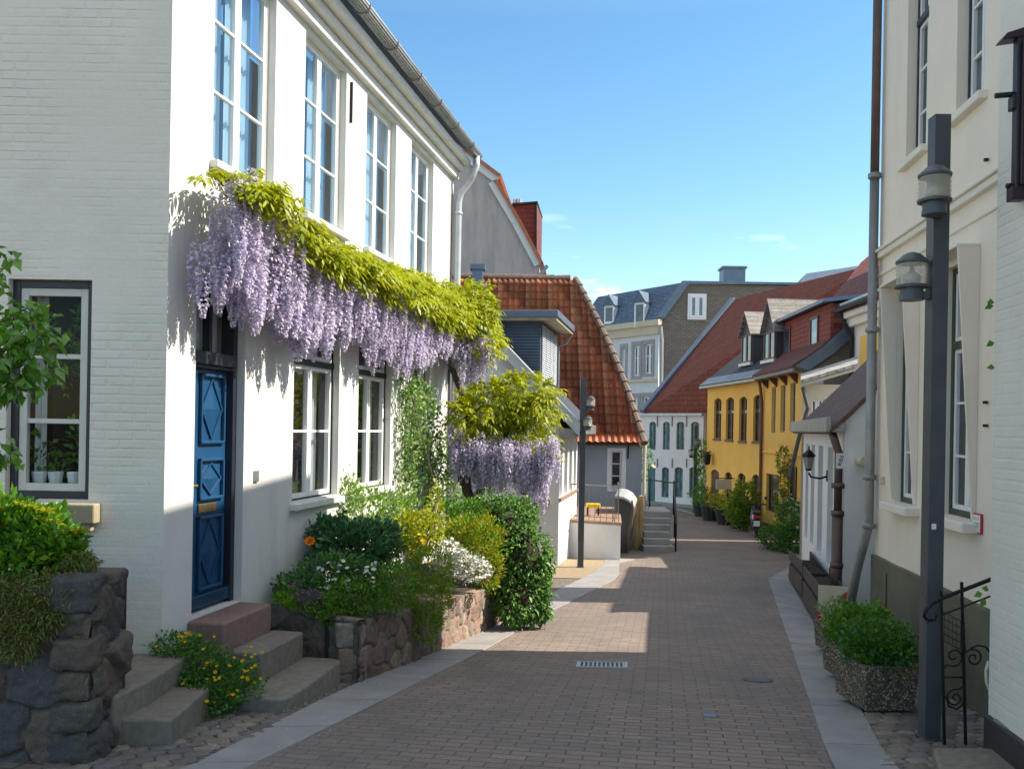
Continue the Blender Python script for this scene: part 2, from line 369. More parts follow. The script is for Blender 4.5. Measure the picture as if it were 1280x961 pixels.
leafmat('leaf_dark', (0.045, 0.15, 0.065), (0.10, 0.26, 0.09), None, .15, .35)
leafmat('leaf_ivy', (0.06, 0.18, 0.04), (0.20, 0.38, 0.08), (0.10, 0.26, 0.06), .2, .4, .35)
leafmat('leaf_yellow', (0.3, 0.39, 0.03), (0.57, 0.57, 0.06), (0.42, 0.48, 0.045), .4)
leafmat('leaf_broom', (0.15, 0.31, 0.0225), (0.36, 0.48, 0.045), (0.21, 0.36, 0.03), .35)
leafmat('leaf_silver', (.55, .58, .52), (.75, .77, .72), (.30, .36, .26), .25)
leafmat('leaf_pale', (0.24, 0.375, 0.15), (0.63, 0.75, 0.45), (0.36, 0.51, 0.21), .3)
leafmat('leaf_variegated', (0.15, 0.255, 0.075), (0.85, 0.85, 0.75), (0.375, 0.495, 0.21), .3)
leafmat('leaf_dry', (0.24, 0.18, 0.075), (0.45, 0.36, 0.165), (0.18, 0.225, 0.06), .2, .8, .2)
leafmat('leaf_purple', (0.15, 0.075, 0.15), (0.33, 0.21, 0.3), None, .2)
leafmat('leaf_orange_green', (0.24, 0.3, 0.03), (0.54, 0.42, 0.045), (0.33, 0.39, 0.03), .4)
leafmat('petal_white', (.75, .75, .72), (.8, .8, .74), None, .2)
leafmat('petal_yellow', (.75, .45, .01), (.85, .60, .02), None, .2)
leafmat('petal_orange', (.85, .20, .01), (.9, .28, .02), None, .2)
leafmat('petal_fallen', (.5, .42, .36), (.62, .55, .5), None, .1)
leafmat('leaf_ivy_bright', (0.075, 0.225, 0.03), (0.21, 0.45, 0.045), (0.135, 0.33, 0.0375), .3, .25, .7)
leafmat('petal_pink', (.7, .08, .06), (.8, .16, .1), None, .2)
# ------------------------------------------------------------ foliage
def norm(a): return a/np.maximum(1e-9, np.linalg.norm(a, axis=-1, keepdims=True))
def leafmesh(p, d, n, L, W, fold=.12, droop=.15):
    """p base points, d leaf directions, n normals -> verts (N*4), faces; a leaf is a folded rhomb"""
    N = len(p); d = norm(d); s = norm(np.cross(d, n)); n = np.cross(s, d); L = np.broadcast_to(np.asarray(L, float).reshape(-1, 1), (N, 1)); W = np.broadcast_to(np.asarray(W, float).reshape(-1, 1), (N, 1))
    tip = p+d*L-np.array([0, 0, 1])*L*droop; mid = p+d*L*.45
    v = np.stack([p, mid+s*W/2+n*W*fold, tip, mid-s*W/2+n*W*fold], 1).reshape(-1, 3)
    i = np.arange(N)[:, None]*4; f = np.concatenate([np.concatenate([i, i+1, i+2], 1), np.concatenate([i, i+2, i+3], 1)], 0)
    return v, f
def npmesh(name, v, f, mat, parent=None, smooth=False, col=None):
    me = bpy.data.meshes.new(name); v = np.asarray(v, np.float32); f = np.asarray(f, np.int32); k = f.shape[1]
    me.vertices.add(len(v)); me.vertices.foreach_set('co', v.ravel()); me.loops.add(f.size); me.loops.foreach_set('vertex_index', f.ravel())
    me.polygons.add(len(f)); me.polygons.foreach_set('loop_start', np.arange(0, f.size, k, dtype=np.int32)); me.polygons.foreach_set('loop_total', np.full(len(f), k, np.int32))
    me.update(calc_edges=True); me.validate()
    if col is not None:
        a = me.color_attributes.new('col', 'FLOAT_COLOR', 'POINT'); c = np.ones((len(v), 4), np.float32); c[:, :3] = col; a.data.foreach_set('color', c.ravel())
    return link(name, me, mat, parent, smooth)
def rdir(n): return norm(RNG.normal(size=(n, 3)))
def blob_pts(blobs, n, shell=.55, zcut=None):
    """points in a union of ellipsoids, denser near the surface; returns pts and outward dirs"""
    w = np.array([b[1][0]*b[1][1]*b[1][2] for b in blobs])**(2/3); w /= w.sum(); P_, D_ = [], []
    for (c, r), k in zip(blobs, RNG.multinomial(n, w)):
        d = rdir(k); ph = RNG.uniform(0, 6, 3); lump = 1+.20*(np.sin(d[:, 0]*5+ph[0])*np.sin(d[:, 2]*6+ph[1])+np.sin(d[:, 1]*9+ph[2])*.6)
        rad = (shell+(1-shell)*RNG.random(k)**.5)*lump*np.where(RNG.random(k) < .07, RNG.uniform(1.05, 1.28, k), 1)
        P_.append(np.array(c)+d*rad[:, None]*np.array(r)); D_.append(d)
    p, d = np.concatenate(P_), np.concatenate(D_)
    if zcut is not None: m = p[:, 2] > zcut(p); p, d = p[m], d[m]
    return p, d
def foliage(name, mat, parent, blobs, n, L, W, up=.5, out=.8, jit=.6, fold=.12, droop=.15, shell=.55, zcut=None, Lv=.35):
    p, d = blob_pts(blobs, n, shell, zcut); k = len(p)
    dr = d*out+np.array([0, 0, up])+rdir(k)*jit; nn = np.array([0, 0, 1.])+rdir(k)*.7+d*.4
    s = RNG.uniform(1-Lv, 1+Lv, k); v, f = leafmesh(p, dr, nn, L*s, W*s, fold, droop); return npmesh(name, v, f, mat, parent)
def flowers(name, mat, parent, pts, r, petals=6, flat=True, axis=None):
    V, Fc = [], []; b = 0
    for q in pts:
        ax = norm(np.array(axis if axis is not None else (0, -.4, .9))+RNG.normal(size=3)*.3); x = norm(np.cross(ax, [1, .2, 0])); y = np.cross(ax, x)
        ang = np.arange(petals)*2*math.pi/petals; dd = x*np.cos(ang)[:, None]+y*np.sin(ang)[:, None]+ax*(.25 if flat else .9)
        rr = r*RNG.uniform(.8, 1.2); v, f = leafmesh(np.repeat(np.array(q)[None], petals, 0), dd, np.repeat(ax[None], petals, 0), rr, rr*.75, .1, 0)
        V.append(v); Fc.append(f+b); b += len(v)
    return npmesh(name, np.concatenate(V), np.concatenate(Fc), mat, parent)
def stems(name, mat, parent, pairs, r=.004):
    m = MB()
    for a, b in pairs:
        a, b = Vector(a), Vector(b); k = (a+b)/2+Vector(RNG.normal(size=3)*(b-a).length*.06); m.tube([a, k, b], [r*1.3, r, r*.6], 5)
    return m.build(name, mat, parent, recalc=False)
def inner_stems(parent, base, blobs, n=9, r=.006, mat='bark'):
    pr = []
    for _ in range(n):
        c, rr = blobs[random.randrange(len(blobs))]; d = rdir(1)[0]; d[2] = abs(d[2])*.6
        pr.append((Vector(base)+Vector((random.uniform(-1, 1)*rr[0]*.3, random.uniform(-1, 1)*rr[1]*.3, 0)), Vector(np.array(c)+d*np.array(rr)*.7)))
    return stems('stem', mat, parent, pr, r)
# ------------------------------------------------------------ rubble masonry sheet
def rubble(fr, t0, t1, zb, zt, cell, amp, res, cols, mort, seed=1, stretch=1.0, name=None, mat='rubble', parent=None, o0=0.0, back=None):
    rng = np.random.default_rng(seed); nt = max(2, int((t1-t0)/res)); T = np.linspace(t0, t1, nt+1)
    zlo = min(zb(t0), zb(t1)); zhi = max(zt(t0), zt(t1)); nz = max(2, int((zhi-zlo)/res)); S = np.linspace(0, 1, nz+1)
    TT, SS = np.meshgrid(T, S, indexing='ij'); ZB = np.vectorize(zb)(TT); ZT = np.vectorize(zt)(TT); ZZ = ZB+(ZT-ZB)*SS
    gx = np.arange(t0-cell, t1+cell*2, cell*stretch); gz_ = np.arange(zlo-cell, zhi+cell*2, cell); seeds = np.array([(x+rng.uniform(-.36, .36)*cell*stretch+(j % 2)*cell*stretch*.5, z+rng.uniform(-.34, .34)*cell) for x in gx for j, z in enumerate(gz_)])
    pt = np.stack([TT.ravel(), ZZ.ravel()], 1); pt = pt+np.stack([np.sin(pt[:, 1]*31)*.012, np.sin(pt[:, 0]*27)*.012], 1)
    D = np.sqrt((((pt[:, None]-seeds[None])*np.array([1/stretch, 1]))**2).sum(2)); idx = np.argsort(D, 1)[:, :2]; r = np.arange(len(pt)); f1, f2 = D[r, idx[:, 0]], D[r, idx[:, 1]]
    from mathutils import noise as _mn
    e = np.clip((f2-f1)/(cell*.16), 0, 1); prof = e**.55; fr_ = np.array([_mn.fractal(Vector((a*9, b*9, seed)), 1.0, 2.1, 5) for a, b in pt])
    tilt = rng.normal(size=(len(seeds), 2))*.35; dd = pt-seeds[idx[:, 0]]; h = prof*(1+.25*rng.normal(size=len(seeds))[idx[:, 0]])+prof*(dd*tilt[idx[:, 0]]).sum(1)/cell
    noise = np.sin(pt[:, 0]*53+pt[:, 1]*37)*.06+np.sin(pt[:, 0]*91-pt[:, 1]*77)*.04
    off = o0+amp*(h+noise*prof+fr_*.32*prof); c = np.array(cols)[rng.integers(0, len(cols), len(seeds))][idx[:, 0]]*rng.uniform(.75, 1.25, len(seeds))[idx[:, 0]][:, None]
    k = np.clip((e-.12)/.18, 0, 1)[:, None]; c = c*k+np.array(mort)*(1-k)
    v = np.array([fr(a, o, z) for a, o, z in zip(TT.ravel(), off, ZZ.ravel())])
    i = np.arange(nt)[:, None]*(nz+1)+np.arange(nz)[None]; i = i.ravel(); f = np.stack([i, i+nz+1, i+nz+2, i+1], 1)
    if back is not None:          # close the slab: top, sides and back
        n0 = len(v); top = np.arange(nt+1)*(nz+1)+nz; bk = np.array([fr(a, back, zt(a)) for a in T]); v = np.concatenate([v, bk]); c = np.concatenate([c, np.repeat(np.array([mort]), len(bk), 0)])
        j = np.arange(nt); f = np.concatenate([f, np.stack([top[j], top[j+1], n0+j+1, n0+j], 1)])
        bb = np.array([fr(a, back, zb(a)) for a in T]); n1 = len(v); v = np.concatenate([v, bb]); c = np.concatenate([c, np.repeat(np.array([mort]), len(bb), 0)])
        f = np.concatenate([f, np.stack([n0+j, n0+j+1, n1+j+1, n1+j], 1)])
    return npmesh(name, v, f, mat, parent, True, c)
def rock(name, c, dim, seed, col, mat='rubble', parent=None, rz=0.0, rough=.1, power=5, res=9):
    """one weathered block: a rounded box with fractal dents"""
    from mathutils import noise as _mn
    V, Fc, C = [], [], []; n = 0
    for ax in range(3):
        for sg in (-1, 1):
            for i in range(res+1):
                for j in range(res+1):
                    q = [0, 0, 0]; q[ax] = sg; q[(ax+1) % 3] = 2*i/res-1; q[(ax+2) % 3] = 2*j/res-1; L = sum(abs(x)**power for x in q)**(1/power); q = Vector(q)/L
                    w = Vector((q.x*dim[0], q.y*dim[1], q.z*dim[2]))/2; f = _mn.fractal(w*11+Vector((seed*7.3, 0, 0)), 1, 2.1, 5)*rough+_mn.noise(w*4+Vector((0, seed*3.1, 0)))*rough*1.2
                    w = w*(1+f); w = Matrix.Rotation(rz, 3, 'Z') @ w; V.append(tuple(w+Vector(c))); C.append(tuple(x*(1+.25*f/rough*.3) for x in col))
            for i in range(res):
                for j in range(res): a = n+i*(res+1)+j; Fc.append((a, a+1, a+res+2, a+res+1) if sg > 0 else (a, a+res+1, a+res+2, a+1))
            n += (res+1)**2
    o = npmesh(name, V, Fc, mat, parent, True, np.array(C)); bm = bmesh.new(); bm.from_mesh(o.data); bmesh.ops.remove_doubles(bm, verts=bm.verts, dist=.0005); bm.to_mesh(o.data); bm.free(); o.data.shade_smooth(); return o
# ------------------------------------------------------------ windows
def window(parent, fr, a, b, c, d, dep=.12, mat='white_wood', pane='glass', cols=2, rows=(), fw=.05, mw=.025, th=.05, casing=None, cw=.03, transom=None, sill=None, leaf_gap=True, curtain=None, arch=0):
    """a window set dep behind the wall face: frame > pane; returns the frame"""
    o = -dep; m = MB(); root = None
    if casing:
        k = MB(); k.box(fr, a, a+cw, o-th, o+.012, c, d); k.box(fr, b-cw, b, o-th, o+.012, c, d); k.box(fr, a+cw, b-cw, o-th, o+.012, d-cw, d); k.box(fr, a+cw, b-cw, o-th, o+.012, c, c+cw)
        if transom: k.box(fr, a+cw, b-cw, o-th, o+.03, transom-.03, transom+.03)
        root = k.build('window', casing, parent, bevel=.004); a += cw; b -= cw; c += cw; d -= cw
    bands = [(c, d)] if not transom else [(c, transom-.03), (transom+.03, d)]
    for (z0, z1) in bands:
        for j in range(cols):
            x0 = a+(b-a)*j/cols; x1 = a+(b-a)*(j+1)/cols
            if j: x0 += .004
            if j < cols-1: x1 -= .004
            m.box(fr, x0, x0+fw, o-th, o, z0, z1); m.box(fr, x1-fw, x1, o-th, o, z0, z1); m.box(fr, x0+fw, x1-fw, o-th, o, z0, z0+fw); m.box(fr, x0+fw, x1-fw, o-th, o, z1-fw, z1)
            if (z0, z1) == bands[0]:
                for q in rows:
                    zz = z0+(z1-z0)*q; m.box(fr, x0+fw, x1-fw, o-th+.01, o-.006, zz-mw/2, zz+mw/2)
    fo = m.build('window' if root is None else 'sash', mat, parent if root is None else root, bevel=.003)
    top = root or fo
    g = MB(); g.poly(fr(a+.01, o-th*.6, c+.01), fr(b-.01, o-th*.6, c+.01), fr(b-.01, o-th*.6, d-.01), fr(a+.01, o-th*.6, d-.01)); g.build('pane', pane, top, recalc=False)
    if curtain:
        q = MB(); w = b-a
        for (f0, f1) in curtain:
            n = max(3, int((f1-f0)*w/.03)); pts = [fr(a+w*(f0+(f1-f0)*i/n), o-.16+.018*(-1)**i, 0) for i in range(n+1)]
            for p0, p1 in zip(pts, pts[1:]): q.poly((p0.x, p0.y, c), (p1.x, p1.y, c), (p1.x, p1.y, d), (p0.x, p0.y, d))
        q.build('curtain', 'curtain', top, recalc=False, smooth=True)
    if sill:
        s = MB(); s.box(fr, a-.06, b+.06, -dep, .07, c-.09, c-.03); s.build('sill', sill, top, bevel=.006)
    return top
def archfill(mb, fr, a, b, top, rise, dep, n=7):
    """segmental arch head: wall stuff that fills the corners under a rectangular opening's top"""
    for i in range(n):
        x0, x1 = a+(b-a)*i/n, a+(b-a)*(i+1)/n; h0, h1 = [rise*(2*k/n-1)**2 for k in (i, i+1)]
        mb.prism([fr(x0, .002, top-h0), fr(x1, .002, top-h1), fr(x1, .002, top+.004), fr(x0, .002, top+.004)], Vector((-fr.n.x, -fr.n.y, 0))*dep)
# ------------------------------------------------------------ sheets on the ground
def ystrip(name, mat, xl, xr, y0, y1, dz, parent=None, n=10, step=.25):
    ys = np.linspace(y0, y1, max(2, int((y1-y0)/step)+1)); v = []; 
    for y in ys:
        a, b = xl(y), xr(y)
        v += [(a+(b-a)*k/n, y, gz(y)+dz) for k in range(n+1)]
    i = (np.arange(len(ys)-1)[:, None]*(n+1)+np.arange(n)[None]).ravel(); return npmesh(name, v, np.stack([i, i+1, i+n+2, i+n+1], 1), mat, parent)
# ============================================================ sky, sun, camera
S_AZ = Vector((1, .03, 0)).normalized(); S_EL = math.radians(42.5)
SUNV = Vector((S_AZ.x*math.cos(S_EL), S_AZ.y*math.cos(S_EL), math.sin(S_EL)))
w = bpy.data.worlds.new('World'); SC.world = w; w.use_nodes = True; nt = w.node_tree; nt.nodes.clear()
sky = nt.nodes.new('ShaderNodeTexSky'); sky.sky_type = 'NISHITA'; sky.sun_disc = False; sky.sun_elevation = S_EL; sky.sun_rotation = math.atan2(S_AZ.x, S_AZ.y)
sky.air_density = 1.0; sky.dust_density = .25; sky.ozone_density = 2.2
bg = nt.nodes.new('ShaderNodeBackground'); bg.inputs[1].default_value = .14; wo = nt.nodes.new('ShaderNodeOutputWorld')
tc = nt.nodes.new('ShaderNodeTexCoord'); nz = nt.nodes.new('ShaderNodeTexNoise'); mp = nt.nodes.new('ShaderNodeMapping'); mp.inputs['Scale'].default_value = (6.5, 6.5, 30); mp.inputs['Location'].default_value = (1.23, .4, 2.1)
nt.links.new(tc.outputs['Generated'], mp.inputs[0]); nt.links.new(mp.outputs[0], nz.inputs[0]); nz.inputs['Scale'].default_value = 1.0; nz.inputs['Detail'].default_value = 7
rp = nt.nodes.new('ShaderNodeValToRGB'); rp.color_ramp.elements[0].position = .585; rp.color_ramp.elements[1].position = .82; nt.links.new(nz.outputs[0], rp.inputs[0])
sx = nt.nodes.new('ShaderNodeSeparateXYZ'); nt.links.new(tc.outputs['Generated'], sx.inputs[0])
mr = nt.nodes.new('ShaderNodeMapRange'); mr.inputs[1].default_value = .25; mr.inputs[2].default_value = .15; nt.links.new(sx.outputs[2], mr.inputs[0])
mu = nt.nodes.new('ShaderNodeMath'); mu.operation = 'MULTIPLY'; nt.links.new(rp.outputs[0], mu.inputs[0]); nt.links.new(mr.outputs[0], mu.inputs[1])
hs = nt.nodes.new('ShaderNodeHueSaturation'); hs.inputs['Hue'].default_value = .496
for inp, (a_, b_) in (('Saturation', (1.27, .5)), ('Value', (.86, 1.15))):
    q = nt.nodes.new('ShaderNodeMapRange'); q.inputs[1].default_value = .42; q.inputs[2].default_value = .72; q.inputs[3].default_value = a_; q.inputs[4].default_value = b_; nt.links.new(sx.outputs[2], q.inputs[0]); nt.links.new(q.outputs[0], hs.inputs[inp]); nt.links.new(sky.outputs[0], hs.inputs['Color'])
mx = nt.nodes.new('ShaderNodeMix'); mx.data_type = 'RGBA'; mx.inputs[7].default_value = (8, 8.3, 8.8, 1)
nt.links.new(mu.outputs[0], mx.inputs[0]); nt.links.new(hs.outputs[0], mx.inputs[6]); nt.links.new(mx.outputs[2], bg.inputs[0]); nt.links.new(bg.outputs[0], wo.inputs[0])
ld = bpy.data.lights.new('sun', 'SUN'); ld.energy = 3.5; ld.angle = math.radians(.5); ld.color = (1, .985, .96); sun = bpy.data.objects.new('sun', ld); COL.objects.link(sun); sun.rotation_euler = SUNV.to_track_quat('Z', 'Y').to_euler()
cd = bpy.data.cameras.new('camera'); cam = bpy.data.objects.new('camera', cd); COL.objects.link(cam); SC.camera = cam
cd.sensor_fit = 'HORIZONTAL'; cd.sensor_width = 36; cd.lens = 36*F/1280; cd.shift_y = (CY-480.5)/1280; cd.clip_end = 5000; cd.clip_start = .05
cam.matrix_world = Matrix.Rotation(math.radians(90), 4, 'X') @ Matrix.Rotation(ROLL, 4, 'Z')
SC.view_settings.view_transform = 'Standard'; SC.view_settings.look = 'None'; SC.view_settings.exposure = 1.2; SC.view_settings.use_white_balance = True; SC.view_settings.white_balance_temperature = 7750; SC.view_settings.gamma = 1
SC.cycles.use_denoising = True; SC.cycles.max_bounces = 10; SC.cycles.diffuse_bounces = 6; SC.cycles.transparent_max_bounces = 12; SC.cycles.caustics_reflective = False; SC.cycles.caustics_refractive = False
SC.cycles.sample_clamp_indirect = 10
# ============================================================ ground
ys = [-30, -20, -10, -4]+list(np.arange(0, 50, .25))+[60, 90, 150, 400, 2500]; xs = [-2500, -400, -60, -20]+list(np.arange(-10, 14.1, 2))+[20, 60, 400, 2500]
v = [(x, y, gz(y)) for y in ys for x in xs]; n = len(xs); i = (np.arange(len(ys)-1)[:, None]*n+np.arange(n-1)[None]).ravel()
struct(npmesh('ground', v, np.stack([i, i+1, i+n+1, i+n], 1), 'ground_paving'))
def curve(pxs): 
    g = sorted([tuple(G(*p))[:2] if len(p) == 2 else (p[0], p[1]) for p in pxs], key=lambda q: q[1]); X = [q[0] for q in g]; Y = [q[1] for q in g]
    return lambda y: float(np.interp(y, Y, X))
rl = curve([(320, 955), (453, 890), (540, 845), (640, 793), (687, 765), (735, 742), (773, 722), (-2.1, 3, 0), (2.5, 20, 0), (4.05, 22.6, 0), (4.45, 23.5, 0), (4.9, 26, 0), (-2, 29, 0), (-4, 60, 0)])
ll = curve([(245, 955), (320, 917), (447, 853), (540, 813), (620, 783), (690, 741), (740, 717), (-2.7, 3, 0), (2.2, 20, 0)])
rr = curve([(1039, 961), (992, 817), (964, 735), (1.55, 3, 0), (5.0, 17, 0), (6.1, 19.3, 0), (7.5, 23.3, 0), (8.5, 28, 0), (8.8, 34, 0), (8.3, 40, 0), (7.3, 47, 0), (7, 60, 0)])
r2 = curve([(1115, 961), (1033, 806), (983, 715), (2.05, 3, 0), (5.4, 17, 0), (6.5, 19.3, 0), (7.9, 23.3, 0), (8.95, 28, 0), (9.2, 34, 0), (8.7, 40, 0), (7.7, 47, 0)])
struct(ystrip('road', 'road_brick', rl, rr, 2.5, 60, .006, n=12))
def slabs(name, xl, xr, y0, y1, step, mat, label=None, dz=.014, skew=.25):
    m = MB(); y = y0
    while y < y1:
        L = step*random.uniform(.8, 1.2); g = .006
        a = [(xl(y+g), y+g), (xr(y+g+skew*.2), y+g+skew*.2), (xr(y+L-g+skew*.2), y+L-g+skew*.2), (xl(y+L-g), y+L-g)]; top = [Vector((p, q, gz(q)+dz+random.uniform(-.002, .002))) for p, q in a]
        m.prism(top, (0, 0, -.06)); y += L
    return struct(m.build(name, mat, None, bevel=.006))
slabs('granite_slab_strip', ll, rl, 3.2, 19.8, .95, 'slab_grey'); slabs('granite_slab_strip', rr, r2, 3.0, 19.0, .95, 'slab_grey', skew=-.1)
struct(ystrip('kerb', 'slab_grey', rr, r2, 19.0, 47, .02, n=2))
def cobbles(name, xl, xr, y0, y1, a, b, seed, cols, ang=.15):
    rng = np.random.default_rng(seed); V, Fc, C = [], [], []; n = 0
    ca, sa = math.cos(ang), math.sin(ang); R_ = 7
    for i in range(int(-R_/a), int(R_/a)):
        for j in range(int(0), int(16/b)):
            u = i*a+(j % 2)*a*.5+rng.normal()*.004; w_ = j*b+rng.normal()*.003; x = u*ca-w_*sa; y = u*sa+w_*ca
            if not (y0 < y < y1 and xl(y) < x < xr(y)): continue
            hx, hy = a*.46*rng.uniform(.88, 1.03), b*.45*rng.uniform(.9, 1.03); z = gz(y); dz = rng.uniform(.007, .015); th = rng.normal()*.06+ang; c_, s_ = math.cos(th), math.sin(th); tx, ty = rng.normal(size=2)*.04
            pts = []
            for k, (f, zz) in enumerate(((1.0, -.03), (.98, .6), (.86, 1.0))):
                for (sx_, sy_) in ((-1, -.7), (-.75, -1), (.75, -1), (1, -.7), (1, .7), (.75, 1), (-.75, 1), (-1, .7)):
                    px_, py_ = sx_*hx*f, sy_*hy*f; pts.append((x+px_*c_-py_*s_, y+px_*s_+py_*c_, z+(dz*zz+px_*tx+py_*ty if k else -.03)))
            V += pts; 
            for k in range(2): Fc += [(n+k*8+q, n+k*8+(q+1) % 8, n+(k+1)*8+(q+1) % 8, n+(k+1)*8+q) for q in range(8)]
            Fc += [(n+16, n+17, n+18, n+19), (n+16, n+19, n+20, n+23), (n+20, n+21, n+22, n+23)]; n += 24
            C += [np.array(cols[rng.integers(len(cols))])*rng.uniform(.75, 1.2)]*24
    return struct(npmesh(name, V, Fc, 'cobble', None, True, np.array(C)))
CC = [(.22, .20, .18), (.27, .24, .21), (.18, .17, .165), (.28, .235, .195)]
cobbles('cobblestone_pavement', lambda y: -2.6 if y < 6.4 else -2.2+.2*(y-6.4), ll, 4.0, 8.0, .16, .11, 3, CC, .5)
cobbles('cobblestone_pavement', r2, lambda y: 2.76+.118*y, 4.2, 12.5, .15, .105, 5, CC, .12)
struct(ystrip('gravel_verge', 'gravel_soil', lambda y: ll(y)-2.6, ll, 16.5, 23, .010, n=3))
for o in [o for o in COL.objects if o.name.startswith(('granite', 'cobble', 'gravel', 'kerb'))]: o['kind'] = 'structure'
# drain grate, manhole, valve cover
def flat_at(px, py): 
    g = G(px, py); return g
g0 = G(750, 832); sl = (gz(g0.y+.2)-gz(g0.y-.2))/.4
def onroad(x, y, h=0): return Vector((x, y, gz(y)+.006+h))
t = thing('drain_grate', 'steel drain grate with slanted slots in the brick road', 'drain', onroad(g0.x, g0.y))
m = MB(); W_, H_ = .21, .13
for k in range(11):
    x = g0.x-W_+k*2*W_/10; m.prism([onroad(x-.009+.0, g0.y-H_, .008), onroad(x+.009, g0.y-H_, .008), onroad(x+.03+.009, g0.y+H_, .008), onroad(x+.03-.009, g0.y+H_, .008)], (0, 0, -.012))
m.build('slot_bars', 'zinc_light', t)
m = MB()
for a, b in (((-W_-.03, -H_-.02), (W_+.04, -H_)), ((-W_, H_), (W_+.07, H_+.02))):
    m.prism([onroad(g0.x+a[0], g0.y+a[1], .012), onroad(g0.x+b[0], g0.y+a[1], .012), onroad(g0.x+b[0], g0.y+b[1], .012), onroad(g0.x+a[0], g0.y+b[1], .012)], (0, 0, -.016))
for x0 in (-W_-.03, W_+.01):
    m.prism([onroad(g0.x+x0, g0.y-H_, .012), onroad(g0.x+x0+.025, g0.y-H_, .012), onroad(g0.x+x0+.06, g0.y+H_, .012), onroad(g0.x+x0+.035, g0.y+H_, .012)], (0, 0, -.016))
m.build('frame', 'zinc_light', t)
m = MB(); m.prism([onroad(g0.x-W_, g0.y-H_, .002), onroad(g0.x+W_, g0.y-H_, .002), onroad(g0.x+W_+.03, g0.y+H_, .002), onroad(g0.x-W_+.03, g0.y+H_, .002)], (0, 0, -.002)); m.build('well', 'black_plastic', t)
g1 = G(947, 850); m = MB()
for r0_, r1_, h_ in ((.115, .135, .008), (0, .108, .005)):
    for k in range(32):
        a0_, a1_ = k*math.pi/16, (k+1)*math.pi/16; m.poly(*[onroad(g1.x+r_*math.cos(a_), g1.y+r_*math.sin(a_), h_) for r_, a_ in ((r0_, a0_), (r1_, a0_), (r1_, a1_), (r0_, a1_))][1 if r0_ == 0 else 0:])
tag(m.build('manhole_cover', 'manhole_iron', None, recalc=False), 'round iron manhole cover in the brick road', 'manhole cover')
g1 = G(888, 897); m = MB(); m.box(Fr((g1.x-.045, g1.y), (1, 0), (0, 1)), 0, .09, 0, .07, gz(g1.y)-.01, gz(g1.y)+.012); tag(m.build('valve_cover', 'zinc_blue', None, bevel=.004), 'small blue oblong valve cover in the road', 'valve cover')
# ============================================================ wisteria house (white, left)
Y0 = 6.3; C0 = (-.394*Y0, Y0); AF = Fr(C0, (.203, 1)); TE = AF.T(566, 300); GA = Fr((-9, Y0), (1, 0), (0, -1)); TC = C0[0]+9
H = thing('wisteria_house', 'tall white plastered house with blue door behind the wisteria', 'house', (C0[0]-3, C0[1]+4, gz(Y0)))
ZT = 3.95; up = []; lo = []
tw = AF.T(375, 150); wwid = AF.T(428, 150)-tw; dt = (AF.T(514, 190)-AF.T(266, 120))/3; t0w = AF.T(267, 120)
zU = (2.05, 3.80)
for k in range(4): a = t0w+dt*k; up.append((a, a+wwid, *zU))
l1 = (AF.T(366, 550), AF.T(421, 550)); wl = l1[1]-l1[0]; dl = AF.T(447, 550)-l1[0]
for k in range(3): lo.append((l1[0]+dl*k, l1[0]+dl*k+wl*1.04, -.74, 1.12))
dr = (AF.T(242, 600), AF.T(304, 600), -1.49, 1.10, .28)
m = MB(); m.wall(AF, 0, TE, -3.3, ZT, up+lo+[dr], .14)
bx = AF(TE, 0, 0); m.poly((bx.x, bx.y, -3.3), (-9, bx.y+1.5, -3.3), (-9, bx.y+1.5, ZT), (bx.x, bx.y, ZT)); m.poly((-9, Y0, -3.3), (-9, bx.y+1.5, -3.3), (-9, bx.y+1.5, ZT), (-9, Y0, ZT))
m.build('street_wall', 'white_plaster', H)
gw = (TC+(ray(8, 500)[0]*Y0-C0[0]), TC+(ray(113, 480)[0]*Y0-C0[0]), P(60, 624, Y0).z, P(60, 349, Y0).z)
m = MB(); m.wall(GA, 0, TC, -2.6, ZT, [gw], .10); rx = -5.8
m.poly((-9, Y0, ZT), (C0[0], Y0, ZT), (rx, Y0, 7.0)); m.build('gable_wall', 'painted_brick', H)
for k, h in enumerate(up):
    window(H, AF, *h, dep=.085, mat='white_wood', pane='glass_sky', cols=2, rows=(.34, .67), fw=.045, mw=.022, casing='cream_trim', cw=.02, curtain=[(.03, .47), (.53, .97)], sill='white_plaster')
for k, h in enumerate(lo):
    window(H, AF, *h, dep=.085, mat='white_wood', pane='glass', cols=2, rows=(.5,), fw=.045, mw=.025, casing='iron', cw=.016, transom=.62, curtain=[(.04, .26), (.72, .95)], sill='white_plaster')
window(H, GA, *gw, dep=.07, mat='cream_wood', pane='glass_soft', curtain=[(.08, .22)], cols=1, rows=(.345, .665), fw=.055, mw=.035, casing='navy_wood', cw=.055)
m = MB(); m.box(GA, gw[0]-.1, gw[1]+.09, .0, .10, gw[2]-.16, gw[2]-.02); m.box(GA, gw[0]-.08, gw[1]+.05, .0, .06, gw[2]-.22, gw[2]-.161); m.build('window_sill', 'sandstone_sill', H, bevel=.012)
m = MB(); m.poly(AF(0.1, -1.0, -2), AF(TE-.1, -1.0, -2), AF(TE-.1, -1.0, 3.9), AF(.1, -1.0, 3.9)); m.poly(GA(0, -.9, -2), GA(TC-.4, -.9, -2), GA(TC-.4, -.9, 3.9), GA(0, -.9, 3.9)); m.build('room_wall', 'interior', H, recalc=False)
for zc in (1.4,): MB().box(AF, .4, TE-.2, -1.0, -.26, zc, zc+.3).build('floor_slab', 'interior', H)
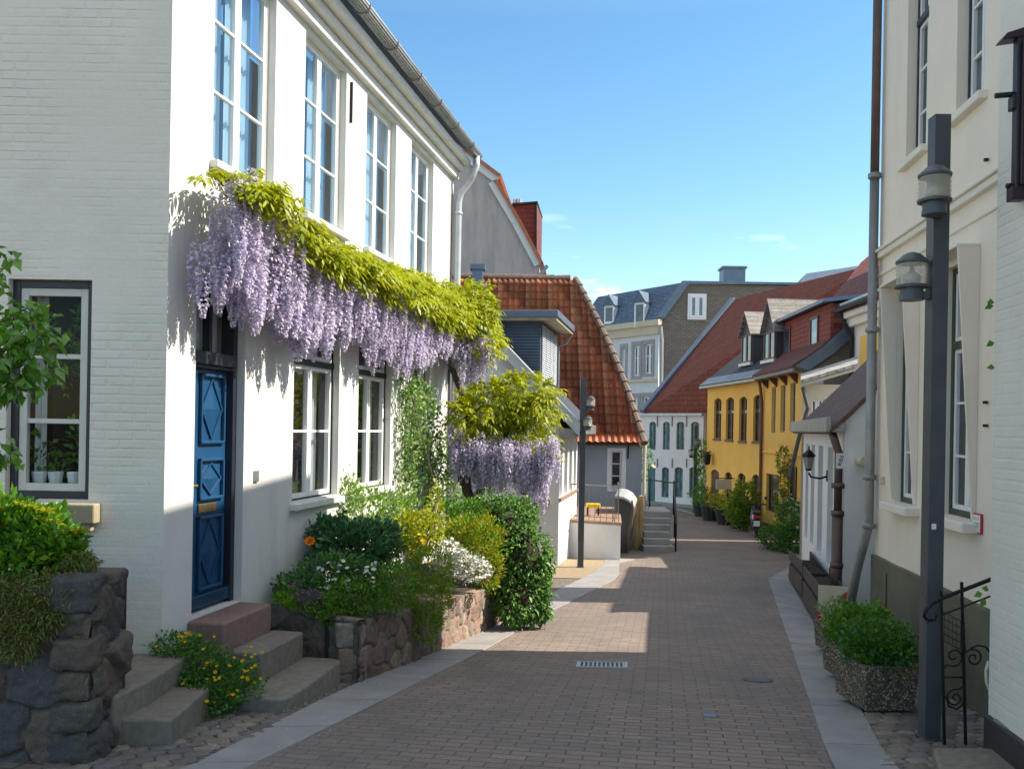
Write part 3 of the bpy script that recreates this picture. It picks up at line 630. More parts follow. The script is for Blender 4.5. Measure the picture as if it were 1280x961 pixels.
# things on the gable window's inner ledge
m = MB()
for x in (.14, .26, .40): MB().lathe(GA(gw[0]+x, -.20, gw[2]+.06), [(.02, 0), (.035, .0), (.055, .12), (.05, .13)], 10).build('window_pot', 'paper_white', H)
foliage('indoor_plants', 'leaf_green', H, [(tuple(GA(gw[0]+x, -.24, gw[2]+z)), (.10, .08, r_)) for x, z, r_ in ((.12, .32, .16), (.26, .22, .12), (.42, .40, .22), (.30, 1.0, .2), (.45, 1.2, .22), (.12, 1.25, .16))], 700, .06, .03, shell=.2)
# cornice, gutter, roof
m = MB()
for o1, z0, z1 in ((.08, ZT-.10, ZT+.02), (.16, ZT+.021, ZT+.11), (.26, ZT+.111, ZT+.20)): m.box(AF, -.1, TE+.02, -.02, o1, z0, z1)
m.build('cornice', 'white_plaster', H, bevel=.012)
m = MB(); R_ = .085; prof = [(R_*math.sin(a), -R_*math.cos(a)) for a in np.linspace(-math.pi/2, math.pi/2, 9)]
for (p, q), (r_, s_) in zip(prof, prof[1:]):
    for dz in (0,): m.poly(AF(-.2, .35+p, 4.26+q), AF(TE+.1, .35+p, 4.26+q), AF(TE+.1, .35+r_, 4.26+s_), AF(-.2, .35+r_, 4.26+s_))
m.poly(*[AF(TE+.1, .35+p, 4.26+q) for p, q in prof]); g = m.build('gutter', 'zinc', H, smooth=True, recalc=False); sm = g.modifiers.new('s', 'SOLIDIFY'); sm.thickness = .006
m = MB()
for k in range(9): 
    tt = .15+k*(TE-.2)/8.5
    MB().tube([AF(tt, .35+1.07*p, 4.26+1.07*q) for p, q in prof], .011, 5).build('gutter_bracket', 'zinc', H)
m = MB(); e = AF(TE-.02, .36, 4.2); m.tube([e, AF(TE-.02, .36, 4.05), AF(TE-.0, .28, 3.85), AF(TE-.0, .12, 3.65), AF(TE-.0, .08, 3.5), AF(TE-.0, .08, 2.0), AF(TE-.0, .08, -2.5)], .055, 12); 
for z in (3.3, 1.6, .2): m.lathe(AF(TE, .08, z), [(.06, 0), (.068, .01), (.068, .04), (.06, .05)], 12)
m.build('downpipe', 'zinc_light', H, smooth=True)
MB().tube([AF(TE-.16, .02, 3.6), AF(TE-.16, .02, -2)], .012, 6).build('cable', 'dark_timber', H)
m = MB(); rid = lambda t_: Vector((rx+.203*t_, Y0+t_, 7.0))
m.prism([AF(-.15, .30, 4.22), AF(TE+.12, .30, 4.22), rid(TE+.1), rid(-.15)], (0, 0, .07)); m.prism([(-9.2, Y0-.1, 4.1), (-9.2, bx.y+1.6, 4.1), rid(TE+.1), rid(-.1)], (0, 0, .07)); m.build('roof', 'roof_slate', H)
m = MB()
for k in range(34): 
    tt = k*TE/34; m.tube([AF(tt, .30, 4.30), AF(tt, .24, 4.345), AF(tt, .1, 4.44)], .035, 6)
m.build('roof_tile_edge', 'charcoal_cladding', H)
MB().box(AF, AF.T(438, 100)-.007, AF.T(438, 100)+.007, 0, .03, AF.Z(437, 154), AF.Z(438, 103)).build('wall_anchor', 'iron', H)
# door
a, b, c, d, dep = dr; o = -.13
m = MB(); m.box(AF, a, a+.07, o-.06, o+.04, c, d); m.box(AF, b-.06, b, o-.06, o+.06, c, d); m.box(AF, a+.07, b-.06, o-.06, o+.04, d-.06, d); m.box(AF, a+.07, b-.06, o-.06, o+.09, .46, .56); m.box(AF, a+.07, b-.06, o-.06, o+.06, .43, .459); mid = (a+.07+b-.06)/2+.02; m.box(AF, mid-.02, mid+.02, o-.05, o+.02, .56, d-.06)
df = m.build('door_frame', 'navy_wood', H, bevel=.005)
m = MB(); m.poly(AF(a, o-.03, .5), AF(b, o-.03, .5), AF(b, o-.03, d), AF(a, o-.03, d)); m.build('pane', 'glass', df, recalc=False)
m = MB(); n = 18
for i in range(n): 
    p0, p1 = [AF(a+.08+(b-a-.18)*k/n, o-.10+.02*(-1)**k, 0) for k in (i, i+1)]; m.poly((p0.x, p0.y, .5), (p1.x, p1.y, .5), (p1.x, p1.y, d), (p0.x, p0.y, d))
m.build('net_curtain', 'curtain', df, recalc=False, smooth=True)
da, db, dc, dd_ = a+.07, b-.06, c+.03, .43; m = MB(); m.box(AF, da, db, o-.05, o-.002, dc, dd_); door = m.build('door', 'blue_door', H, bevel=.004)
m = MB(); pa, pb = da+.20, db-.06; m.box(AF, da+.005, da+.03, o, o+.012, dc+.1, dd_-.02); m.box(AF, da+.10, da+.13, o, o+.028, dc+.02, dd_-.01)
pan = [(-.22, .36), (-.86, -.34), (-1.3, -.96)]; pan = [(AF.Z(275, 555), AF.Z(275, 467)), (AF.Z(275, 625), AF.Z(275, 573)), (AF.Z(272, 738), AF.Z(274, 645))]
for z0, z1 in pan:
    for q in ((pa, pb, z0, z0+.025), (pa, pb, z1-.025, z1), (pa, pa+.022, z0, z1), (pb-.022, pb, z0, z1)): m.box(AF, q[0], q[1], o-.001, o+.03, q[2], q[3])
m.build('moulding', 'blue_door', door, bevel=.006)
m = MB()
for z0, z1 in pan:
    zc = (z0+z1)/2; pc = (pa+pb)/2; w2 = (pb-pa)/2-.03; q = [(pc, z1-.04), (pb-.03, zc), (pc, z0+.04), (pa+.03, zc)]
    for k in range(4): m.beam(AF(q[k][0], o+.006, q[k][1]), AF(q[(k+1) % 4][0], o+.006, q[(k+1) % 4][1]), .016, .014)
    m.add([AF(x, o-.001, z) for x, z in q]+[AF(pc, o+.022, zc)], [(0, 1, 4), (1, 2, 4), (2, 3, 4), (3, 0, 4)])
m.build('diamond_panel', 'blue_door', door)
MB().box(AF, da, db+.0, o-.01, o+.05, dc, dc+.10).build('kick_board', 'blue_door_dark', door, bevel=.008)
m = MB(); kz = AF.Z(252, 608); kt = da+.055; m.lathe(AF(kt, o+.02, kz-.03), [(.02, 0), (.024, .03), (.02, .06)], 10); m.tube([AF(kt, o, kz), AF(kt, o+.06, kz)], .012, 8); m.tube([AF(kt-.035, o+.06, kz), AF(kt+.035, o+.06, kz)], [.012, .016], 8); m.box(AF, kt-.016, kt+.016, o, o+.012, kz-.10, kz-.055); m.build('handle', 'brass', door, bevel=.003)
MB().box(AF, pa-.0, pa+(pb-pa)*.72, o, o+.018, AF.Z(272, 641), AF.Z(272, 630)).build('letter_slot', 'old_brass', door, bevel=.004)
tb = AF.T(319, 595); m = MB(); m.box(AF, tb-.035, tb+.035, 0, .02, AF.Z(319, 602), AF.Z(319, 588)); m.build('doorbell_plate', 'zinc', H, bevel=.004)
# door steps (granite blocks), each its own thing
def block(name, fr, t0, t1, o0, o1, z0, z1, mat, label, grp=None, bev=.02):
    q = MB().box(fr, t0, t1, o0, o1, z0, z1).build(name, mat, None, bevel=bev, seg=3); return tag(q, label, 'step', grp)
zr = -1.49
block('stone_step', AF, a-.06, b-.04, .003, .30, -2.3, zr, 'red_granite', 'reddish granite top step right below the blue door', 'granite steps of the blue door')
block('stone_step', AF, a-.0, b-.02, .30, .58, -2.4, zr-.22, 'grey_granite', 'middle granite step between the reddish top step and the lowest one', 'granite steps of the blue door')
pts = [AF(t_, o_, zr-.43) for t_, o_ in ((.02, .58), (b-.0, .58), (b+.02, .84), (b-.02, .90), (b-.08, .93), (.1, .95), (.04, .91), (.02, .84))]
m = MB(); m.prism(pts, (0, 0, -.5)); tag(m.build('stone_step', 'grey_granite', None, bevel=.02, seg=3), 'lowest granite step of the blue door, with rounded outer corners', 'step', 'granite steps of the blue door')
# ---- steps and stone wall at the near left
q = G(213, 930); LZ = -1.79
m = MB().box(WF, -4.0, -2.03, 5.32, 6.0, -2.5, q.z+.165); tag(m.build('stone_step', 'grey_granite', None, bevel=.018, seg=3), 'rough grey granite block, lower of two beside the stone wall', 'step', 'granite steps beside the stone wall')
m = MB().prism([Vector((-4, 5.25, q.z+.32)), Vector((-2.34, 5.25, q.z+.32)), Vector((-2.28, 5.62, q.z+.32)), Vector((-2.26, 6.25, q.z+.32)), Vector((-4, 6.25, q.z+.32))], (0, 0, -.7)); tag(m.build('stone_step', 'grey_granite', None, bevel=.018, seg=3), 'grey granite slab, upper of two beside the stone wall', 'step', 'granite steps beside the stone wall')
MB().box(WF, -9, -2.3, 6.2, 6.297, -2.6, q.z+.30).build('garden_floor', 'ground_paving').__setitem__('kind', 'structure')
W_ = thing('stone_wall', 'waist high wall of dark boulders under the bright bush', 'wall', (-3.5, 5.2, -2))
BC = [(.10, .092, .09), (.135, .10, .085), (.08, .078, .085), (.15, .115, .09), (.11, .095, .078)]
FW = Fr((-6.4, 5.0), (1, 0), (0, -1)); zt = lambda t_: -1.0; zb = lambda t_: -2.3
rubble(FW, 0, 4.045, zb, lambda t_: -.93-.0*t_, .27, .05, .012, BC, (.15, .12, .09), 11, 1.15, 'boulder_face', parent=W_, back=-.42)
SW = Fr((-2.40, 4.975), (0, 1), (1, 0)); rubble(SW, 0, .45, zb, lambda t_: -.90, .21, .05, .012, BC, (.20, .17, .13), 5, 1.3, 'end_face', parent=W_, back=-.3)
W_['label'] = 'waist high wall of dark boulders under the bright bush'
# planter wall along the facade
p1 = G(447, 853); p2 = G(615, 783); PW = Fr((p1.x, p1.y), (p2.x-p1.x, p2.y-p1.y)); LP = (Vector((p2.x, p2.y))-Vector((p1.x, p1.y))).length
PT = thing('planter_wall', 'low wall of reddish field stones holding the flower bed', 'wall', (p1.x-.4, p1.y+1.5, gz(p1.y)))
RC = [(.23, .145, .115), (.28, .19, .14), (.20, .16, .135), (.30, .23, .18), (.16, .125, .105), (.25, .17, .15)]
zt2 = lambda t_: -1.64-.32*t_/LP; zb2 = lambda t_: gz(PW(t_, 0, 0).y)-.1
rubble(PW, -.03, LP*.44, zb2, zt2, .22, .03, .014, RC, (.15, .12, .09), 21, 1.1, 'stone_face', parent=PT, back=-.3)
rubble(PW, LP*.44, LP+1.2, zb2, zt2, .17, .025, .016, [tuple(min(1, x*1.35) for x in c) for c in RC], (.12, .09, .07), 22, .62, 'stone_face', parent=PT, back=-.3)
fp = AF(AF.T(337, 780), 0, 0); NW = Fr((fp.x, fp.y), (p1.x-fp.x, p1.y-fp.y)); LN = (Vector((p1.x, p1.y))-Vector((fp.x, fp.y))).length
rubble(NW, 0, LN+.03, lambda t_: -2.4, lambda t_: -1.62, .22, .034, .012, [tuple(x*.8 for x in c) for c in RC[2:]]+[(.22, .20, .17)], (.20, .17, .14), 23, 1.5, 'stone_face', parent=PT, back=-.05)
for k, (z_, h_, s_) in enumerate(((-1.755, .21, 0), (-1.965, .22, .02), (-2.17, .22, 0))): rock('corner_stone', (p1.x-.10+s_, p1.y+.09, z_), (.25, .24, h_), 31+k, ((.26, .23, .19), (.30, .20, .165), (.22, .19, .16))[k], parent=PT, rz=.35, rough=.07, power=9, res=14)
for k, (z_, h_, w_, x_) in enumerate(((-.98, .20, .24, -2.47), (-1.155, .15, .19, -2.46), (-1.32, .18, .23, -2.46), (-1.50, .18, .20, -2.45), (-1.67, .16, .23, -2.46), (-1.87, .22, .27, -2.46))): rock('corner_stone', (x_, 5.03+.03*(k % 2), z_), (w_, .24, h_), 41+k, tuple(x*.9 for x in BC[(k*2+2) % 5]), parent=W_, rz=.12*(-1)**k, rough=.13, power=7, res=16)
m = MB(); m.prism([AF(NW.p.y*0+AF.T(345, 780), .02, -1.70), Vector((p1.x-.03, p1.y+.05, -1.70)), Vector(tuple(PW(LP+1.1, -.12, -2.02))), Vector(tuple(AF(TE+.5, .02, -2.02)))], (0, 0, -.4)); tag(m.build('flower_bed_soil', 'soil', None), None, None, kind='structure')
MB().box(WF, -6.4, -2.405, 5.006, 5.38, -2.4, -.96).build('wall_core', 'grey_granite', W_)
# ============================================================ right side: cream house J, corner wall K, cottage I
def lab(o, t): o['label'] = t
JF = Fr((2.76, 0), (.118, 1)); tY = lambda y: y*math.sqrt(1+.118**2); J0, J1 = tY(4.6), tY(9.32)
J = thing('cream_house', 'cream plastered house with dark plinth behind the big lamp post', 'house', (5, 8, gz(8)))
ps = JF.Z(1093, 692); jl = [(JF.T(1120, 500), JF.T(1147, 500)), (JF.T(1179, 500), JF.T(1221, 500))]; jl = [tuple(sorted(p)) for p in jl]
ju = [tuple(sorted((JF.T(1134, 100), JF.T(1160, 100)))), tuple(sorted((JF.T(1196, 80), JF.T(1232, 80))))]
holes = [(x0, x1, -.655, 1.40) for x0, x1 in jl]+[(x0, x1, 2.62, 4.75) for x0, x1 in ju]
TOPJ = 4.76
m = MB(); m.wall(JF, J0, J1, ps, TOPJ, holes, .13); e = JF(J1, 0, 0); f = JF(J0, 0, 0)
m.poly((e.x, e.y, -3.2), (e.x+7, e.y-.3, -3.2), (e.x+7, e.y-.3, TOPJ), (e.x, e.y, TOPJ)); m.poly((f.x, f.y, -3), (f.x+7, f.y, -3), (f.x+7, f.y, TOPJ), (f.x, f.y, TOPJ)); m.poly((e.x+7, e.y-.3, -3.2), (f.x+7, f.y, -3.2), (f.x+7, f.y, TOPJ), (e.x+7, e.y-.3, TOPJ))
m.build('street_wall', 'cream_plaster', J)
m = MB(); m.box(JF, J0, J1+.01, -.05, .035, -3.2, ps-.003); m.build('plinth', 'dark_plinth', J, bevel=.01)
m = MB(); pt = JF.T(1135, 720); m.box(JF, JF.T(1113, 700)-.02, JF.T(1113, 700)+.02, .036, .05, -2.2, ps-.12); m.box(JF, pt-.55, pt+.35, .036, .048, -2.3, ps-.18); m.build('cellar_hatch', 'dark_plinth', J, bevel=.006)
for (x0, x1, z0, z1) in holes[:2]:
    window(J, JF, x0, x1, z0, z1, dep=.07, mat='white_wood', pane='dark_glass', cols=2, rows=(.33, .66), fw=.04, mw=.022, casing='green_wood', cw=.05, transom=.75)
    m = MB(); m.box(JF, x0-.10, x1+.04, -.05, .13, z0-.085, z0-.003); m.build('sill', 'cream_trim', J, bevel=.01)
    for s_, k in ((x1, 1), (x0, -1)):
        m = MB()
        q = [JF(s_, .002, z0+.02), JF(s_, .03, z0+.02), JF(s_, .165, z1+.05), JF(s_, .002, z1+.05)]; d_ = JF.d*.022*k; m.prism(q, (d_.x, d_.y, 0)); m.build('window_cheek', 'cream_plaster', J)
    m = MB(); m.box(JF, x0-.02, x1+.02, .0, .17, z1+.052, z1+.075); m.build('window_hood', 'cream_trim', J, bevel=.004)
for (x0, x1, z0, z1) in holes[2:]:
    window(J, JF, x0, x1, z0, z1, dep=.10, mat='white_wood', pane='sky_glass' if x0 < 7.2 else 'dark_glass', cols=2, rows=(.33, .66), fw=.04, mw=.025, casing='navy_wood', cw=.03, transom=3.95)
    m = MB(); m.box(JF, x0-.05, x1+.05, -.05, .07, z0-.07, z0-.003); m.build('sill', 'cream_trim', J, bevel=.01)
m = MB(); 
for z0, z1, o1 in ((1.84, 1.90, .05), (1.901, 1.93, .075), (1.66, 1.69, .02)): m.box(JF, J0, J1+.02, -.02, o1, z0, z1)
m.build('string_course', 'cream_trim', J, bevel=.008)
m = MB(); m.prism([JF(J0, .02, TOPJ), JF(J1+.02, .02, TOPJ), JF(J1+.1, -3.4, TOPJ+1.9), JF(J0, -3.4, TOPJ+1.9)], (0, 0, .1)); m.prism([JF(J0, -3.4, TOPJ+1.9), JF(J1+.1, -3.4, TOPJ+1.9), JF(J1+.1, -7, TOPJ), JF(J0, -7, TOPJ)], (0, 0, .1)); m.build('roof', 'roof_slate', J)
m = MB(); m.poly(JF(J1-.01, 0, TOPJ), JF(J1-.01, -7, TOPJ), JF(J1-.01, -3.4, TOPJ+1.9)); m.build('gable', 'cream_plaster', J)
m = MB(); x0 = JF.T(1099, 200); A_ = lambda px, py: JF(*((lambda h: (h[0], .07, h[1]))(JF.hit(px, py, .07))))
m.tube([JF(J1-.06, .08, 6.0), JF(J1-.06, .08, 2.75)], .045, 12); m.build('downpipe', 'pipe_brown', J, smooth=True)
m = MB(); zb_ = JF.Z(1090, 655); bt = Vector(G(1076, 742)); b2 = Vector((bt.x+.04, JF(J1, 0, 0).y+.15, gz(9.5)+.02))
m.tube([JF(J1-.06, .08, 2.75), JF(J1-.06, .08, zb_), JF(J1+.10, .15, zb_-.5), JF(J1+.2, .26, gz(9.5)+.05)], .048, 12)
for z in (2.72, 1.1, -.45, zb_): m.lathe(JF(J1-.06, .08, z), [(.058, -.03), (.068, -.02), (.068, .02), (.058, .03)], 12)
m.build('downpipe', 'zinc', J, smooth=True)
m = MB(); m.box(JF, J1-.32, J1-.28, .0, .05, JF.Z(1099, 604), JF.Z(1099, 594)); m.build('junction_box', 'enamel_cream', J, bevel=.01)
sg = [JF.hit(1218, 640), JF.hit(1229, 668)]; tag(MB().box(JF, sg[1][0], sg[0][0], .004, .018, sg[1][1], sg[0][1]).build('hydrant_sign', 'red_paint', None, bevel=.002), 'small red edged enamel sign beside the window on the cream wall', 'sign')
q = bpy.data.objects['hydrant_sign']; SGF = JF
def lettering(text, fr, t, o, z, size, mat, parent, flip=False, width=None, rot=0):
    c = bpy.data.curves.new('txt', 'FONT'); c.body = text; c.size = size; c.align_x = 'CENTER'; c.align_y = 'CENTER'; c.extrude = .0012
    ob = bpy.data.objects.new('tmp', c); COL.objects.link(ob); bpy.context.view_layer.update(); me = bpy.data.meshes.new_from_object(ob.evaluated_get(bpy.context.evaluated_depsgraph_get())); bpy.data.objects.remove(ob)
    if width:
        xs_ = [v_.co.x for v_ in me.vertices]; k = width/(max(xs_)-min(xs_)); me.transform(Matrix.Diagonal((k, 1, 1, 1)))
    d = Vector((fr.d.x, fr.d.y, 0)); nn = Vector((fr.n.x, fr.n.y, 0))
    if d.cross(Vector((0, 0, 1))).dot(nn) < 0: d = -d
    Mx = Matrix(((d.x, 0, nn.x, 0), (d.y, 0, nn.y, 0), (0, 1, 0, 0), (0, 0, 0, 1))).to_4x4()
    me.transform(Matrix.Rotation(rot, 4, 'Z')); me.transform(Mx); me.transform(Matrix.Translation(fr(t, o, z)))
    return link('lettering', me, mat, parent)
tc_, zc_ = (sg[0][0]+sg[1][0])/2, (sg[0][1]+sg[1][1])/2; w_, h_ = abs(sg[0][0]-sg[1][0]), abs(sg[0][1]-sg[1][1])
face = MB().box(JF, min(sg[0][0], sg[1][0])+.012, max(sg[0][0], sg[1][0])-.012, .0185, .0195, sg[1][1]+.012, sg[0][1]-.012).build('sign_face', 'paper_white', q)

for u0, z0, z1 in ((-.22, .18, .34), (.0, .14, .30), (.2, .16, .32), (0, -.36, -.12), (-.2, -.2, -.1)): MB().box(JF, tc_+w_*u0-.004, tc_+w_*u0+.004, .0197, .0205, zc_+h_*z0, zc_+h_*z1).build('sign_mark', 'iron', q)
MB().box(JF, tc_-w_*.3, tc_+w_*.3, .0197, .0205, zc_-.004, zc_+.004).build('rule', 'iron', q)
m = MB(); 
for px, py in ((1236, 503), (1236, 532), (1237, 200)): h = JF.hit(px-1, py); MB().lathe(JF(h[0], .02, h[1]), [(.0, -.012), (.018, -.01), (.018, .01), (0, .012)], 8).build('wall_hook', 'iron', J)
# corner wall K
KF = Fr((2.37, 0), (.110, 1)); K0, K1 = 1.0, tY(5.42); K = thing('pale_house', 'pale painted brick house filling the edge of the view, with tarred plinth', 'house', (5, 3, gz(3)))
kp = KF.Z(1237, 893)
m = MB(); m.wall(KF, K0, K1, kp, 6.2); e = KF(K1, 0, 0); m.poly((e.x, e.y, -3), (e.x+3, e.y-.2, -3), (e.x+3, e.y-.2, 6.2), (e.x, e.y, 6.2)); m.build('street_wall', 'painted_brick_cream', K)
MB().box(KF, K0, K1+.0, -.05, .03, -3, kp-.003).build('plinth', 'tar_plinth', K, bevel=.01)
m = MB(); m.prism([KF(K0, .2, 6.2), KF(K1, .2, 6.2), KF(K1, -2.5, 7.5), KF(K0, -2.5, 7.5)], (0, 0, .1)); m.build('roof', 'roof_slate', K)
T_ = lambda px, py: KF.hit(px, py, .05)
m = MB(); h0, h1 = T_(1272, 50), T_(1271, 238); m.box(KF, h1[0]-.03, h0[0]+.012, .02, .07, h1[1], h0[1]); m.box(KF, h1[0]-.05, h1[0]-.031, .0, .05, h1[1]+.02, h0[1]-.03)
m.prism([KF(h0[0]-.06, 0, h0[1]), KF(h0[0]-.06, .16, h0[1]-.02), KF(h0[0]-.06, .13, h0[1]+.02), KF(h0[0]-.06, 0, h0[1]+.06)], (KF.d.x*.10, KF.d.y*.10, 0))
for zz, o1 in ((T_(1270, 118)[1], .17), (T_(1270, 230)[1], .10)): m.tube([KF(h0[0], .0, zz+.0), KF(h0[0], o1, zz-.01)], .017, 8); m.box(KF, h0[0]-.05, h0[0]+.022, .01, .09, zz-.10, zz-.02)
tag(m.build('wall_bracket', 'iron_purple', None, bevel=.006), 'tall black cast iron bracket bolted high on the pale brick wall', 'bracket')
# entry step and railing
sp = G(1158, 925); m = MB(); m.prism([Vector(p) for p in ((2.58, 5.33, -1.88), (3.6, 5.33, -1.88), (3.6, 4.2, -1.88), (2.3, 4.2, -1.88), (2.42, 4.9, -1.88))], (0, 0, -.4)); tag(m.build('stone_step', 'grey_granite', None, bevel=.025, seg=3), 'mossy stone step at the foot of the black railing', 'step')
block('stone_step', WF, 2.93, 3.6, 5.05, 5.33, -1.88, -1.70, 'grey_granite', 'second mossy stone step, half behind the corner of the tarred plinth')
RL = thing('stair_railing', 'black wrought iron railing with scrolls beside the big lamp post', 'railing', (2.8, 5.3, -1.88))
RY = 5.62; RP = lambda px, py: P(px, py, RY)
m = MB()
for a_, b_ in (((1176, 738), (1180.5, 931)), ((1202, 727), (1207, 930))): m.beam(RP(*a_), RP(*b_), .017, .017)
m.build('baluster', 'iron', RL, bevel=.003)
m = MB(); m.tube([RP(1262, 715), RP(1238, 724), RP(1202, 738), RP(1178, 747), RP(1166, 753), RP(1157, 762), RP(1155, 770), RP(1160, 775), RP(1168, 774), RP(1171, 768), RP(1168, 765)], [.014]*5+[.013, .012, .011, .010, .009, .008], 8); m.build('handrail', 'iron', RL, smooth=True)
def scroll(c, r0, turns, a0, sgn=1, n=22):
    out = []
    for i in range(n+1):
        k = i/n; a = a0+sgn*k*turns*2*math.pi; r = r0*(1-.85*k); out.append(RP(c[0]+r*math.cos(a), c[1]+r*math.sin(a)))
    return out
m = MB()
m.tube([RP(1178, 768), RP(1240, 744)], .006, 6)
m.tube([RP(1178, 810+36), RP(1206, 846)], .006, 6)
m.tube([RP(1206, 808)]+scroll((1217, 822), 12, 1.5, -2.6), .006, 6); m.tube([RP(1240, 818), RP(1232, 808), RP(1222, 806), RP(1213, 810)], .006, 6)
m.tube([RP(1180, 834)]+scroll((1192, 820), 13, 1.3, 2.2, -1), .006, 6); m.tube([RP(1205, 856)]+scroll((1194, 872), 12, 1.5, -1.2, -1), .006, 6); m.tube([RP(1182, 870), RP(1186, 882), RP(1196, 886), RP(1205, 878)], .006, 6)
m.build('scrollwork', 'iron', RL, smooth=True)
m = MB(); RPb = lambda px, py: P(px, py, RY+.05)
for k in range(5): a_ = (1179, 764+k*9); m.tube([RPb(*a_), RPb(a_[0]+28, a_[1]+15)], .0025, 5)
for k in range(6): m.tube([RPb(1181+k*5, 765+k*2.6), RPb(1181+k*5, 800+k*2.6)], .002, 5)
m.build('letter_basket', 'iron_purple', RL)
# cream hose hanging
MB().tube([P(1236, 826, 5.5), P(1232.5, 838, 5.5), P(1233, 852, 5.5), P(1237, 862, 5.5), P(1238, 872, 5.5)], .010, 8).build('hose', 'enamel_cream', None, smooth=True); tag(bpy.data.objects['hose'], 'pale hose hanging beside the corner of the pale house', 'hose')
# lamp posts
def lamp_post(base, H_, wid, lamps, label, R=.115):
    t = thing('street_lamp', label, 'street lamp', base, 'twin-light lamp posts along the street'); b = Vector(base)
    f = Fr((b.x, b.y), (1, 0), (0, 1)); MB().box(f, -wid/2, wid/2, -wid/2, wid/2, b.z-.3, b.z+H_).build('post', 'lamp_steel', t, bevel=.004)
    MB().box(f, -wid/2-.002, -wid/2+.0005, -wid*.3, wid*.3, b.z+.55, b.z+.95).build('access_door', 'lamp_steel', t, bevel=.001); MB().box(f, -wid/2-.012, wid/2+.012, -wid/2-.012, wid/2+.012, b.z-.05, b.z+.025).build('base_plate', 'lamp_steel', t, bevel=.004)
    for dx, dy, z in lamps:
        c = Vector((b.x+dx, b.y+dy, b.z+z))
        q = MB(); q.lathe(c, [(R*.78, -R*1.75), (R*.74, -R*1.3), (R*.72, -R*.95), (R*1.04, -R*.93), (R*1.06, -R*.78), (R*.9, -R*.72)], 24); q.beam(c+Vector((0, 0, -R*1.45)), Vector((b.x, b.y, c.z-R*1.35)), R*.62, R*.5); l_ = q.build('lamp', 'lamp_steel', t, smooth=False)
        q = MB(); q.lathe(c, [(R*.99, -R*.73)]+[(R*(1.0 if k % 2 else .955), -R*.7+R*1.4*k/10) for k in range(11)]+[(R*.9, R*.72)], 24); q.build('lamp_glass', 'lamp_glass', l_, smooth=True)
        q = MB(); q.lathe(c, [(R*.5, -R*.7), (R*.55, -R*.1), (R*.2, R*.2), (R*.1, R*.6)], 14); q.build('reflector', 'zinc_light', l_, smooth=True)
        q = MB(); q.lathe(c, [(R*1.02, R*.70), (R*1.05, R*.86), (R*.98, R*.93), (R*.55, R*1.32), (R*.18, R*1.48), (0, R*1.5)], 24); q.build('lamp_cap', 'lamp_steel', l_, smooth=False, bevel=.003)
    return t
t = NT('lamp_glass'); bs = t.pbr((.62, .58, .48), .12, t.bump(t.math('SINE', t.math('MULTIPLY', t.dot(t.pos(), (0, 0, 1)), 500)), .3, .004)); tr = t.n('ShaderNodeBsdfTransparent'); mx_ = t.n('ShaderNodeMixShader'); mx_.inputs[0].default_value = .45; t.l(bs.outputs[0], mx_.inputs[2]); t.l(tr.outputs[0], mx_.inputs[1]); t.l(mx_.outputs[0], t.out.inputs[0])
b = G(1161, 924); lp = lamp_post(b, P(1180, 146, b.y).z-b.z, .105, [(-.115, -.19, P(1158, 235, b.y-.19).z-b.z), (-.165, .0, P(1141, 343, b.y).z-b.z)], 'tall grey square lamp post with two glass lamps beside the railing', .098)
st = MB(); st.box(Fr((b.x, b.y), (1, 0), (0, -1)), -.035, -.005, .060, .0615, P(1160, 660, b.y).z, P(1160, 653, b.y).z); st.build('sticker', 'paper_white', lp)
b = G(725.3, 709.5); lamp_post(b, P(724, 473, b.y).z-b.z, .125, [(.155, -.05, P(733, 503, b.y).z-b.z), (.09, -.17, P(729, 528, b.y).z-b.z)], 'grey lamp post with two glass lamps in front of the terrace', .095)
b = P(868, 641, 41); b.z = gz(41); lamp_post(b, P(868, 548, 41).z-b.z+.6, .14, [(.06, -.1, P(871, 553, 41).z-b.z), (-.22, -.1, P(866, 566, 41).z-b.z)], 'small distant lamp post in front of the white house with teal windows', .13)
brickwall('gable_brick2', (0, 1), (.30, .16, .11), (.25, .14, .10), (.2, .18, .16), .24, .075, .012)
# cottage I
IF = Fr((4.8, 12.7), (1.5, 6.3)); LI = 6.45
I = thing('white_cottage', 'low white cottage with brown roof and narrow windows behind wooden planters', 'house', (7, 16, gz(16)))
zi = .18; slit = [(IF.T(x1, 600), IF.T(x0, 600), z0, z1) for x0, x1, z0, z1 in ((1007, 1010.5, 0, 0), (1013.7, 1018, 0, 0), (1022.5, 1028.5, 0, 0), (1034.6, 1041.5, 0, 0))]
slit = [(a, b_, -2.15, -.22) for a, b_, *_ in slit]
m = MB(); m.wall(IF, 0, LI, -3.4, zi, slit, .12); c0, c1 = IF(0, 0, 0), IF(LI, 0, 0); gd = Vector((1, -.05)).normalized(); rw = 3.6
def ipt(c, u, z): return Vector((c.x+gd.x*u, c.y+gd.y*u, z))
m.poly(ipt(c0, 0, -3.4), ipt(c0, 2*rw, -3.4), ipt(c0, 2*rw, zi), ipt(c0, rw, zi+rw*1.0), ipt(c0, 0, zi)); m.poly(ipt(c1, 0, -3.6), ipt(c1, 2*rw, -3.6), ipt(c1, 2*rw, zi), ipt(c1, rw, zi+rw*1.0), ipt(c1, 0, zi)); m.poly(ipt(c0, 2*rw, -3.4), ipt(c1, 2*rw, -3.4), ipt(c1, 2*rw, zi), ipt(c0, 2*rw, zi))
m.build('wall', 'white_paint_wall', I)
for h in slit: window(I, IF, *h, dep=.11, mat='white_wood', pane='dark_glass', cols=1, rows=(.5,), fw=.04)
def rp(c, u, lift=0, ext=0): q = ipt(c, u, zi+u*1.0+lift); d_ = Vector((IF.d.x, IF.d.y, 0))*ext; return q+d_
